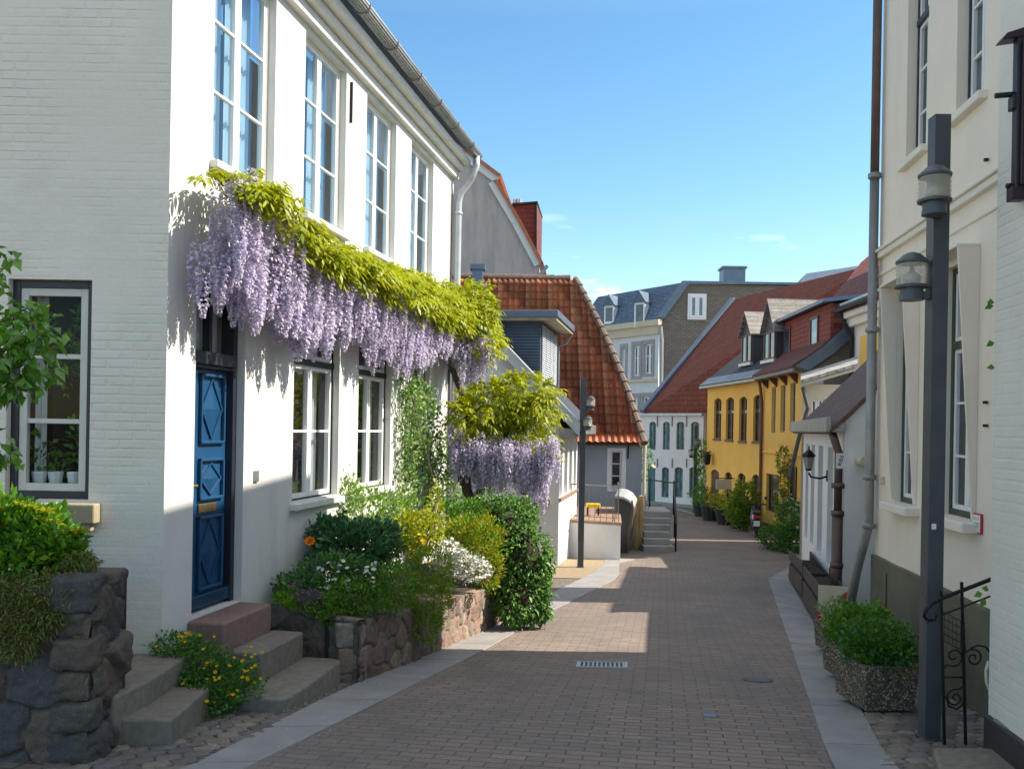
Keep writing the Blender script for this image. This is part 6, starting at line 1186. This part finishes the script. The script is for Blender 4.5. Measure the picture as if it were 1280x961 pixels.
# ============================================================ flower bed
def shrub(name, label, cat, blobs, mats, stem_n=8, base=None, group=None, **kw):
    cx_ = sum(b[0][0] for b in blobs)/len(blobs); cy_ = sum(b[0][1] for b in blobs)/len(blobs); zb_ = min(b[0][2]-b[1][2] for b in blobs); base = base or (cx_, cy_, zb_)
    t = thing(name, label, cat, base, group)
    for nm, mat, n, L, W, o in mats: foliage(nm, mat, t, blobs, n, L, W, **{**kw, **o})
    if stem_n: inner_stems(t, base, blobs, stem_n)
    return t
def PB(px, py, Y, rx, rz, ry=None): c = P(px, py, Y); k = Y/F; return (tuple(c), (rx*k, (ry or rx)*k, rz*k))
def pts_on(blobs, n, face=(.5, -.8, .4)):
    p, d = blob_pts(blobs, n*4, .97); s = d@np.array(face); p = p[np.argsort(-s)[:n*2]]; return p[RNG.permutation(len(p))[:n]]
# climbing rose on the facade
cl = [(tuple(AF(AF.T(x, y, .12), .14, AF.Z(x, y, .12))), (.17, .24, .26)) for x, y in ((508, 480), (516, 500), (510, 530), (522, 548), (512, 565), (525, 590), (508, 600), (520, 625), (540, 560), (548, 600), (540, 635), (505, 645), (536, 520), (552, 580), (560, 615), (556, 560), (530, 500))]
ro = shrub('climbing_rose', 'fresh green climbing rose on the white facade under the wisteria', 'climbing plant', cl, [('leaves', 'leaf_pale', 2300, .055, .038, {}), ('leaves_dark', 'leaf_green', 1900, .055, .04, {})], 0, tuple(AF(AF.T(520, 600, .1), .15, -1.75)), shell=.2)
stems('cane', 'bark', ro, [(tuple(AF(AF.T(x0, 600, .1), .12, -1.7)), tuple(AF(AF.T(x1, y1, .1), .1, AF.Z(x1, y1, .1)))) for x0, x1, y1 in ((512, 508, 470), (520, 516, 500), (528, 540, 550), (515, 522, 590), (535, 548, 600))], .01)
b = [PB(440, 685, 8.6, 45, 32, 35), PB(415, 668, 8.7, 26, 22), PB(470, 680, 8.8, 28, 28)]
sh = shrub('peony_bush', 'dark green bush with one orange poppy below the first ground floor window', 'bush', b, [('leaves', 'leaf_dark', 2600, .075, .040, {})])
flowers('poppy', 'petal_orange', sh, [tuple(P(387, 679, 8.1)), tuple(P(388, 677, 8.12))], .065, 8, False); stems('poppy_stem', 'leaf_green', sh, [(P(405, 740, 8.3), P(388, 681, 8.11))], .004)
b = [PB(455, 640, 9.7, 48, 30, 40), PB(500, 650, 9.9, 30, 32), PB(430, 625, 9.6, 18, 36), PB(470, 668, 9.5, 40, 24)]
sh = shrub('philadelphus_bush', 'loose pale green bush with small white blossoms below the middle ground floor window', 'bush', b, [('leaves', 'leaf_pale', 2600, .06, .028, {}), ('leaves_bright', 'leaf_bright', 1300, .06, .03, {})], 12); flowers('blossoms', 'petal_white', sh, pts_on(b, 90), .022, 5)
b = [PB(420, 715, 8.0, 50, 22, 30), PB(375, 735, 7.9, 30, 18), PB(450, 728, 8.0, 34, 20)]
sh = shrub('daisy_clump', 'dark green clump dotted with small white daisies at the bed corner', 'flowers', b, [('leaves', 'leaf_dark', 1700, .05, .024, {}), ('leaves_green', 'leaf_green', 1200, .05, .024, {})], 4); flowers('daisies', 'petal_white', sh, [tuple(P(RNG.uniform(398, 470), RNG.uniform(700, 738), 7.75)) for _ in range(34)], .022, 8)
b = [PB(450, 745, 7.75, 48, 22, 26), PB(492, 735, 7.9, 26, 32), PB(410, 758, 7.6, 26, 16), PB(412, 772, 7.5, 10, 12)]
shrub('sedum_cushion', 'light green cushion hanging over the corner of the stone planter', 'ground plant', b, [('leaves', 'leaf_green', 3000, .032, .018, {'up': .9}), ('leaves_bright', 'leaf_bright', 1800, .032, .018, {'up': .9}), ('dry_leaves', 'leaf_dry', 500, .035, .014, {'up': .9})], 0)
b = [PB(358, 747, 7.7, 18, 9), PB(375, 752, 7.6, 20, 8)]
shrub('bright_ground_cover', 'low yellowish green ground cover beside the steps of the blue door', 'ground plant', b, [('leaves', 'leaf_bright', 800, .03, .018, {'up': .8})], 0)
b = [PB(388, 748, 7.55, 17, 9)]; shrub('purple_ground_cover', 'small purple leaved cushion at the front of the bed', 'ground plant', b, [('leaves', 'leaf_purple', 500, .03, .016, {'up': .8})], 0)
b = [PB(540, 715, 8.75, 27, 30, 24), PB(536, 750, 8.55, 27, 34, 22), PB(530, 778, 8.45, 20, 24, 14), PB(505, 690, 9.0, 25, 18)]
shrub('broom_bush', 'rounded yellow green broom bush cascading over the planter wall', 'bush', b, [('leaves', 'leaf_broom', 5200, .05, .010, {'up': .5, 'out': .9, 'jit': .35})], 0)
b = [PB(530, 665, 9.6, 26, 24), PB(510, 665, 9.5, 20, 26), PB(545, 640, 9.9, 8, 36)]
sh = shrub('golden_euonymus', 'golden yellow leaved bush in the middle of the bed', 'bush', b, [('leaves', 'leaf_yellow', 2000, .05, .026, {})]); flowers('spikes', 'petal_yellow', sh, [tuple(P(RNG.normal(522, 8), RNG.uniform(668, 705), 9.2)) for _ in range(26)], .03, 5)
b = [PB(570, 705, 9.3, 30, 18, 22), PB(588, 712, 9.5, 24, 16), PB(560, 690, 9.4, 18, 14)]
sh = shrub('snow_in_summer', 'mound of tiny white flowers hanging over the sunny planter wall', 'flowers', b, [('leaves', 'leaf_silver', 1700, .032, .012, {'up': .8})], 0); flowers('blossoms', 'petal_white', sh, pts_on(b, 330, (.4, -.7, .7)), .022, 5)
b = [PB(600, 680, 10.0, 30, 34, 26), PB(578, 672, 10.1, 24, 24), PB(612, 712, 9.95, 16, 26)]
sh = shrub('orange_tipped_bush', 'upright green and orange tipped bush next to the ivy', 'bush', b, [('leaves', 'leaf_orange_green', 3200, .045, .020, {'up': .9}), ('leaves_bright', 'leaf_bright', 900, .045, .022, {})])
b = [PB(560, 650, 10.6, 34, 26), PB(585, 645, 10.8, 26, 22)]
shrub('trunk_bush', 'mid green bush at the foot of the wisteria trunk', 'bush', b, [('leaves', 'leaf_green', 1600, .06, .03, {})])
MB().tube([P(536, 690, 9.7), P(541, 655, 9.75), P(547, 628, 9.8)], .012, 6).build('wooden_stake', 'fresh_timber', None); tag(bpy.data.objects['wooden_stake'], 'slanting pale wooden stake among the bushes', 'stake')
b = [PB(635, 665, 10.9, 34, 40, 34), PB(655, 700, 10.8, 32, 50, 30), PB(652, 745, 10.7, 34, 34, 26), PB(618, 650, 11.3, 36, 32), PB(670, 730, 10.75, 16, 40), PB(640, 762, 10.6, 20, 18), PB(625, 710, 10.7, 14, 60), PB(684, 700, 10.8, 8, 22), PB(678, 760, 10.7, 12, 18), PB(610, 640, 11.1, 20, 20), PB(650, 640, 11.2, 22, 18)]
t = shrub('ivy_bush', 'tall glossy dark green ivy tumbling to the pavement at the end of the planter', 'ivy', b, [('leaves', 'leaf_ivy', 7500, .05, .036, {'droop': .35, 'up': -.1}), ('leaves_bright', 'leaf_green', 2600, .05, .034, {'droop': .3, 'up': .1})], 0, shell=.72)
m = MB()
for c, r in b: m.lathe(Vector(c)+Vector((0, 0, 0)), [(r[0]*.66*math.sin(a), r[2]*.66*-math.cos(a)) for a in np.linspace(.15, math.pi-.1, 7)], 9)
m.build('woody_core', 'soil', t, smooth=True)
b = [PB(700, 690, 17.5, 5, 6)]
# yellow flowered bush by the steps
b = [PB(245, 835, 6.25, 46, 34, 30), PB(215, 850, 6.2, 30, 28), PB(285, 855, 6.25, 38, 30), PB(255, 868, 6.1, 44, 24), PB(222, 808, 6.3, 30, 16), PB(205, 850, 6.25, 26, 26)]
sh = shrub('corydalis_bush', 'ferny green bush with yellow flowers between the two flights of stone steps', 'flowers', b, [('leaves', 'leaf_green', 5200, .028, .020, {'up': .7}), ('leaves_dark', 'leaf_dark', 2200, .028, .02, {'up': .6})], 8, tuple(G(250, 888)))
fp_ = pts_on(b, 60, (.2, -.6, .8)); fp_ = [tuple(x+np.array([0, -.02, .03])) for x in fp_]+[tuple(P(RNG.normal(228, 5), RNG.uniform(792, 812), 6.05)) for _ in range(6)]+[tuple(P(RNG.uniform(300, 328), RNG.uniform(808, 850), 6.1)) for _ in range(14)]; flowers('yellow_flowers', 'petal_yellow', sh, fp_, .020, 6, False)
# near left: bright bush, heather on the wall, rose branch
b = [PB(30, 672, 5.35, 60, 34, 30), PB(75, 690, 5.3, 30, 30), PB(5, 650, 5.4, 34, 30), PB(55, 655, 5.5, 26, 20), PB(15, 700, 5.3, 60, 30)]
def zc(p): return np.full(len(p), -1.0)
t = shrub('mint_bush', 'bright green bush growing on top of the boulder wall', 'bush', b, [('leaves', 'leaf_bright', 1500, .070, .032, {'up': .5}), ('leaves_green', 'leaf_green', 2400, .070, .034, {'up': .4})], 14, shell=.35)
tips = [(3, 640), (25, 632), (42, 636), (58, 640), (70, 655), (85, 668), (95, 665), (12, 660), (50, 650)]
V, Fc, bb = [], [], 0
for x, y in tips:
    c = np.array(P(x, y, 5.3)); n = 12; a = np.linspace(0, 4*math.pi, n); d_ = np.stack([np.cos(a), np.sin(a), np.linspace(.1, 1.2, n)], 1); v, f = leafmesh(np.repeat(c[None], n, 0), d_, np.repeat([[0, 0, 1.]], n, 0)+RNG.normal(size=(n, 3))*.2, .07, .028, .1, .2); V.append(v); Fc.append(f+bb); bb += len(v)
npmesh('shoot_tips', np.concatenate(V), np.concatenate(Fc), 'leaf_yellow', t)
b = [PB(10, 745, 5.0, 60, 28, 26), PB(55, 748, 4.98, 44, 30, 22), PB(88, 738, 5.05, 26, 20, 20), PB(40, 775, 4.92, 40, 26, 12), PB(15, 800, 4.9, 34, 26, 10), PB(100, 705, 5.2, 20, 14)]
shrub('heather_mat', 'straggly brown and green heather hanging over the boulder wall', 'ground plant', b, [('dry_sprigs', 'leaf_dry', 6500, .035, .006, {'up': .2, 'jit': .9, 'droop': .4}), ('sprigs', 'leaf_green', 3000, .03, .008, {'up': .3, 'jit': .8})], 0)
stems('dry_stalk', 'leaf_dry', None, [(P(100, 725, 5.1), P(128, 698, 5.1))], .002); tag(bpy.data.objects['dry_stalk'], 'thin dry stalk sticking up beside the top boulder', 'stalk')
RB = thing('rose_shrub', 'climbing rose with glossy leaves and orange buds in front of the gable window', 'bush', (-3.0, 4.7, -1.0)); YR = 4.7
can = [[(-60, 560), (-30, 480), (0, 440), (30, 415), (72, 420)], [(-60, 560), (-30, 500), (5, 465), (40, 452), (62, 468)], [(-50, 480), (-20, 430), (5, 400), (35, 385), (52, 400)], [(-40, 620), (-22, 590), (-8, 560), (2, 570)], [(-40, 420), (-15, 360), (-6, 330), (2, 316)], [(-40, 540), (-15, 500), (12, 478), (30, 486)], [(-30, 460), (0, 430), (25, 432), (50, 440)]]
m = MB(); lp_, ld_ = [], []; m.tube([(-2.95, 4.75, -2.0), (-3.0, 4.78, -1.0), P(-50, 640, YR), P(-58, 560, YR), P(-48, 480, YR), P(-42, 420, YR)], [.018, .015, .013, .011, .009, .006], 7)
for c in can:
    p_ = [P(x, y, YR+RNG.uniform(-.15, .15)) for x, y in c]; m.tube(p_, [.009, .007, .006, .004, .003][:len(p_)], 6)
    for a_, b_ in zip(p_[1:], p_[2:]):
        for k in range(30):
            q = a_+(b_-a_)*RNG.random(); lp_.append(tuple(q+Vector(RNG.normal(size=3)*.045))); ld_.append(RNG.normal(size=3)*.7+np.array([.3, -.3, -.25]))
m.build('cane', 'leaf_green', RB, smooth=True); s = RNG.uniform(.7, 1.25, len(lp_)); v, f = leafmesh(np.array(lp_), np.array(ld_), RNG.normal(size=(len(lp_), 3))*.5+np.array([.3, -.2, .9]), .072*s, .05*s, .18, .25); npmesh('leaves', v, f, 'leaf_rose', RB) if 0 else npmesh('leaves', v, f, 'leaf_ivy_bright', RB) if 'leaf_ivy_bright' in MATS else npmesh('leaves', v, f, 'leaf_green', RB)
for x, y, mt in ((42, 405, 'petal_orange'), (66, 436, 'petal_orange'), (62, 384, 'petal_yellow'), (0, 402, 'petal_yellow')): flowers('bud', mt, RB, [tuple(P(x, y, YR-.03))], .018, 7, False)
# ============================================================ right planters' plants
def onpl(k, dz, r, rz): x, y, w_, d_, h_ = AG[k]; return ((x+w_/2, y+d_/2, gz(y)+h_+dz), (r, r*1.05, rz))
shrub('parsley_bush', 'dense parsley green bush in the planter nearest the lamp post', 'bush', [onpl(0, .10, .25, .17), onpl(0, .02, .26, .10)], [('leaves', 'leaf_green', 3400, .032, .026, {'up': .8}), ('leaves_dark', 'leaf_dark', 1800, .03, .024, {'up': .6})], 0, group=None)
shrub('parsley_bush', 'round green bush in the middle pebble faced planter', 'bush', [onpl(1, .12, .29, .20), onpl(1, .02, .27, .12)], [('leaves', 'leaf_green', 3400, .032, .026, {'up': .8}), ('leaves_bright', 'leaf_bright', 900, .03, .024, {'up': .8})], 0)
sh = shrub('variegated_bush', 'white speckled bush in the far pebble faced planter', 'bush', [onpl(2, .10, .23, .15)], [('leaves', 'leaf_variegated', 2600, .034, .018, {'up': .7})], 3); flowers('blossoms', 'petal_white', sh, pts_on([onpl(2, .10, .23, .15)], 50), .014, 5)
iv = [PB(1238, 380, 5.6, 2, 9), PB(1237, 430, 5.6, 2, 7)]
t = thing('ivy_sprig', 'few green leaves peeping round the corner of the pale house', 'ivy', P(1242, 420, 5.55)); v, f = leafmesh(np.array([tuple(P(x, y, 5.5)) for x, y in ((1243, 378), (1242, 382), (1243, 428), (1244, 460), (1228, 742), (1232, 748), (1236, 738))]), np.array([(-1, -.2, .1), (-1, .2, -.2), (-1, 0, -.3), (-1, .1, .2), (-1, 0, -.1), (-.6, 0, -.8), (-.8, 0, .5)]), np.tile((.1, -1, .5), (7, 1)), .055, .045, .1, .2); npmesh('leaves', v, f, 'leaf_green', t)
# ============================================================ far plants, pots and scooter
def pot(px, py, Y, r, h, plant, mat2, cols, label, hgt, rad):
    c = P(px, py, Y); c.z = gz(Y); t = thing('plant_pot', label, 'plant pot', c, 'pots along the yellow house'); m = MB(); m.lathe(c, [(r*.75, 0), (r, h), (r*1.06, h), (r*1.06, h+.03), (r*.9, h+.03), (r*.88, h-.02), (0, h-.02)], 14); m.build('pot', 'black_plastic', t)
    k = foliage('plant', mat2, t, [((c.x, c.y, c.z+h+hgt*.4), (rad, rad, hgt*.6))], 700, .10, .05)
    if cols: flowers('blossoms', cols, k, pts_on([((c.x, c.y, c.z+h+hgt*.45), (rad, rad, hgt*.6))], 60), .05, 5)
    return t
pot(878, 646, 39.3, .45, .55, 1, 'leaf_green', None, 'black pot with plain green plant beside the far lamp post', .8, .55); pot(890, 650, 37.0, .50, .60, 1, 'leaf_green', 'petal_pink', 'black tub with red flowers by the yellow house door', .5, .5)
pot(908, 655, 35.2, .48, .60, 1, 'leaf_yellow', None, 'black tub with yellow green plant under a brown window', .7, .65); pot(924, 659, 33.6, .42, .58, 1, 'leaf_bright', None, 'black tub with light green plant next to the big bush', .6, .6)
c = P(931, 667, 32.6); c.z = gz(32); shrub('laurel_bush', 'big rounded green bush in front of the yellow house, behind the scooter', 'bush', [((c.x, c.y, c.z+1.2), (.5, .5, .6)), ((c.x-.25, c.y, c.z+.7), (.45, .5, .5)), ((c.x, c.y, c.z+.5), (.35, .4, .4))], [('leaves', 'leaf_green', 2600, .10, .055, {}), ('leaves_yellow', 'leaf_yellow', 1500, .10, .055, {})], 6, tuple(c))
c = P(875, 640, 40.9); c.z = gz(41); shrub('climbing_vine', 'slender green vine climbing between the white and the yellow house', 'climbing plant', [((c.x, c.y, c.z+k), (.30+.1*math.sin(k*3), .3, .45)) for k in (.4, 1.0, 1.7, 2.4, 3.0)], [('leaves', 'leaf_bright', 1300, .12, .07, {})], 5, tuple(c), shell=.1)
c = P(806, 570, 26.2); shrub('wall_vine', 'thin green vine on the corner of the grey house', 'climbing plant', [(tuple(P(804, 560, 25.3)), (.18, .2, .3)), (tuple(P(808, 578, 25.3)), (.22, .2, .22)), (tuple(P(803, 590, 25.3)), (.15, .2, .3))], [('leaves', 'leaf_green', 260, .09, .06, {})], 3, (3.8, 25.2, -3.2))
hx = [H2(H2.T(x, 600), .35, z) for x, z in ((992, -3.2), (990, -2.4), (993, -1.6), (992, -.9))]
sh = shrub('house_vine', 'mixed vine climbing the right part of the yellow house', 'climbing plant', [((q.x, q.y, q.z), (.2, .3, .45)) for q in hx], [('leaves', 'leaf_green', 800, .09, .05, {}), ('dry_leaves', 'leaf_orange_green', 700, .10, .06, {})], 4)
c = P(995, 690, 23.5); c2 = [((7.55, 23.6, gz(23.6)+.35), (.42, .7, .42)), ((7.4, 24.6, gz(24)+.3), (.42, .7, .32)), ((7.75, 23.4, gz(23)+.75), (.3, .5, .4)), ((7.95, 25, gz(25)+1.0), (.35, .6, .42))]
sh = shrub('white_rose_bush', 'tall green bush with creamy flowers spilling over the kerb beyond the white cottage', 'bush', c2, [('leaves', 'leaf_green', 3600, .085, .05, {}), ('leaves_dark', 'leaf_dark', 1500, .085, .05, {})], 8); flowers('blossoms', 'petal_white', sh, pts_on([c2[3], c2[2]], 90), .045, 6)
# lantern and sign on the yellow house
q = H1(H1.T(891, 574), .25, H1.Z(891, 574)); t = thing('wall_lantern', 'small dark lantern on the yellow wall above the door', 'lantern', q); m = MB(); m.lathe(q, [(.06, -.25), (.13, -.2), (.16, .15), (.2, .17), (.03, .35)], 8); m.build('lantern_body', 'iron', t); MB().tube([q+Vector((-.1, 0, .2)), H1(H1.T(888, 574), 0, q.z+.35)], .03, 6).build('arm', 'iron', t)
a_ = H1.T(903, 605, .5); z = H1.Z(903, 605, .5); t = thing('hanging_sign', 'small cream hanging sign beside the door of the yellow house', 'sign', H1(a_, .5, z)); m = MB(); m.prism([H1(a_, .12, z-.22), H1(a_, .78, z-.22), H1(a_, .78, z+.20), H1(a_, .12, z+.20)], (H1.d.x*.05, H1.d.y*.05, 0)); m.build('board', 'enamel_cream', t); MB().tube([H1(a_, 0, z+.25), H1(a_, .8, z+.25)], .02, 5).build('arm', 'iron', t)
# scooter, seen from behind
sc0 = P(945, 671, 30.3); sc0.z = gz(30.3); SCT = thing('scooter', 'dark blue parked motor scooter with red tail light in front of the yellow house', 'scooter', sc0); f = Fr((sc0.x, sc0.y), (.97, -.25), (-.25, -.97)); Z = sc0.z
def wheel(o_, r):
    c = f(0, o_, Z+r); ax = Vector((f.d.x, f.d.y, 0)); m = MB(); ring = []
    m2 = MB(); pts = [c+Vector((f.n.x, f.n.y, 0))*math.cos(a)*(r-.05)+Vector((0, 0, math.sin(a)*(r-.05))) for a in np.linspace(0, 2*math.pi, 21)]; m2.tube(pts, .055, 8, cap=False); w_ = m2.build('wheel', 'rubber', SCT, smooth=True); m3 = MB(); m3.tube([c-ax*.04, c+ax*.04], r*.55, 12); m3.build('rim', 'zinc', w_)
wheel(.48, .24); wheel(-.62, .24)
m = MB(); sec = [(.62, .42, .78, .10), (.45, .36, .84, .17), (.1, .30, .80, .20), (-.2, .22, .50, .19), (-.45, .22, .45, .18), (-.58, .3, 1.0, .2), (-.66, .5, 1.02, .12)]
vs = []
for o_, z0, z1, hw in sec: vs += [f(-hw*.7, o_, Z+z0), f(-hw, o_, Z+(z0+z1)/2), f(-hw*.7, o_, Z+z1), f(hw*.7, o_, Z+z1), f(hw, o_, Z+(z0+z1)/2), f(hw*.7, o_, Z+z0)]
fs = [(i*6+k, i*6+(k+1) % 6, (i+1)*6+(k+1) % 6, (i+1)*6+k) for i in range(len(sec)-1) for k in range(6)]+[tuple(range(6)), tuple(36+k for k in range(6))[::-1]]
m.add(vs, fs); o = m.build('body', 'scooter_blue', SCT, smooth=True, bevel=.02)
m = MB(); m.prism([f(-.14, .62, Z+.80), f(.14, .62, Z+.80), f(.15, -.1, Z+.80), f(-.15, -.1, Z+.80)], (0, 0, .10)); m.build('seat', 'black_plastic', SCT, bevel=.04)
m = MB(); m.tube([f(-.34, -.45, Z+1.08), f(-.1, -.55, Z+1.06), f(.1, -.55, Z+1.06), f(.34, -.45, Z+1.08)], .025, 8); m.tube([f(0, -.6, Z+.9), f(0, -.55, Z+1.06)], .05, 8); m.build('handlebar', 'black_plastic', SCT)
for s_ in (-1, 1): m = MB(); m.tube([f(s_*.22, -.5, Z+1.07), f(s_*.30, -.52, Z+1.25)], .01, 5); m.lathe(f(s_*.32, -.52, Z+1.24), [(.0, 0), (.06, .03), (.06, .09), (0, .12)], 8); m.build('mirror', 'black_plastic', SCT)
MB().box(f, -.11, .11, .60, .68, Z+.68, Z+.78).build('tail_light', 'red_plastic', SCT, bevel=.02); MB().box(f, -.10, .10, .66, .68, Z+.42, Z+.60).build('number_plate', 'paper_white', SCT); m = MB(); m.box(f, -.12, .12, .45, .66, Z+.30, Z+.46); m.build('rear_mudguard', 'black_plastic', SCT, bevel=.02); MB().tube([f(.17, .60, Z+.35), f(.17, .1, Z+.25)], .05, 8).build('exhaust', 'zinc', SCT)
# scattered fallen blossom and litter along the left edge
n = 900; pts = []
for i in range(n):
    y = RNG.uniform(5.2, 20); x = ll(y)-RNG.exponential(.25) if RNG.random() < .7 else ll(y)+RNG.random()*.5
    if y < 6.6 and x < -2.0: continue
    pts.append((x, y, gz(y)+.026))
v, f = leafmesh(np.array(pts), RNG.normal(size=(len(pts), 3))*np.array([1, 1, .15]), np.tile((0, 0, 1.), (len(pts), 1)), .016, .012, .1, 0); npmesh('fallen_petals', v, f, 'petal_fallen').__setitem__('kind', 'stuff')
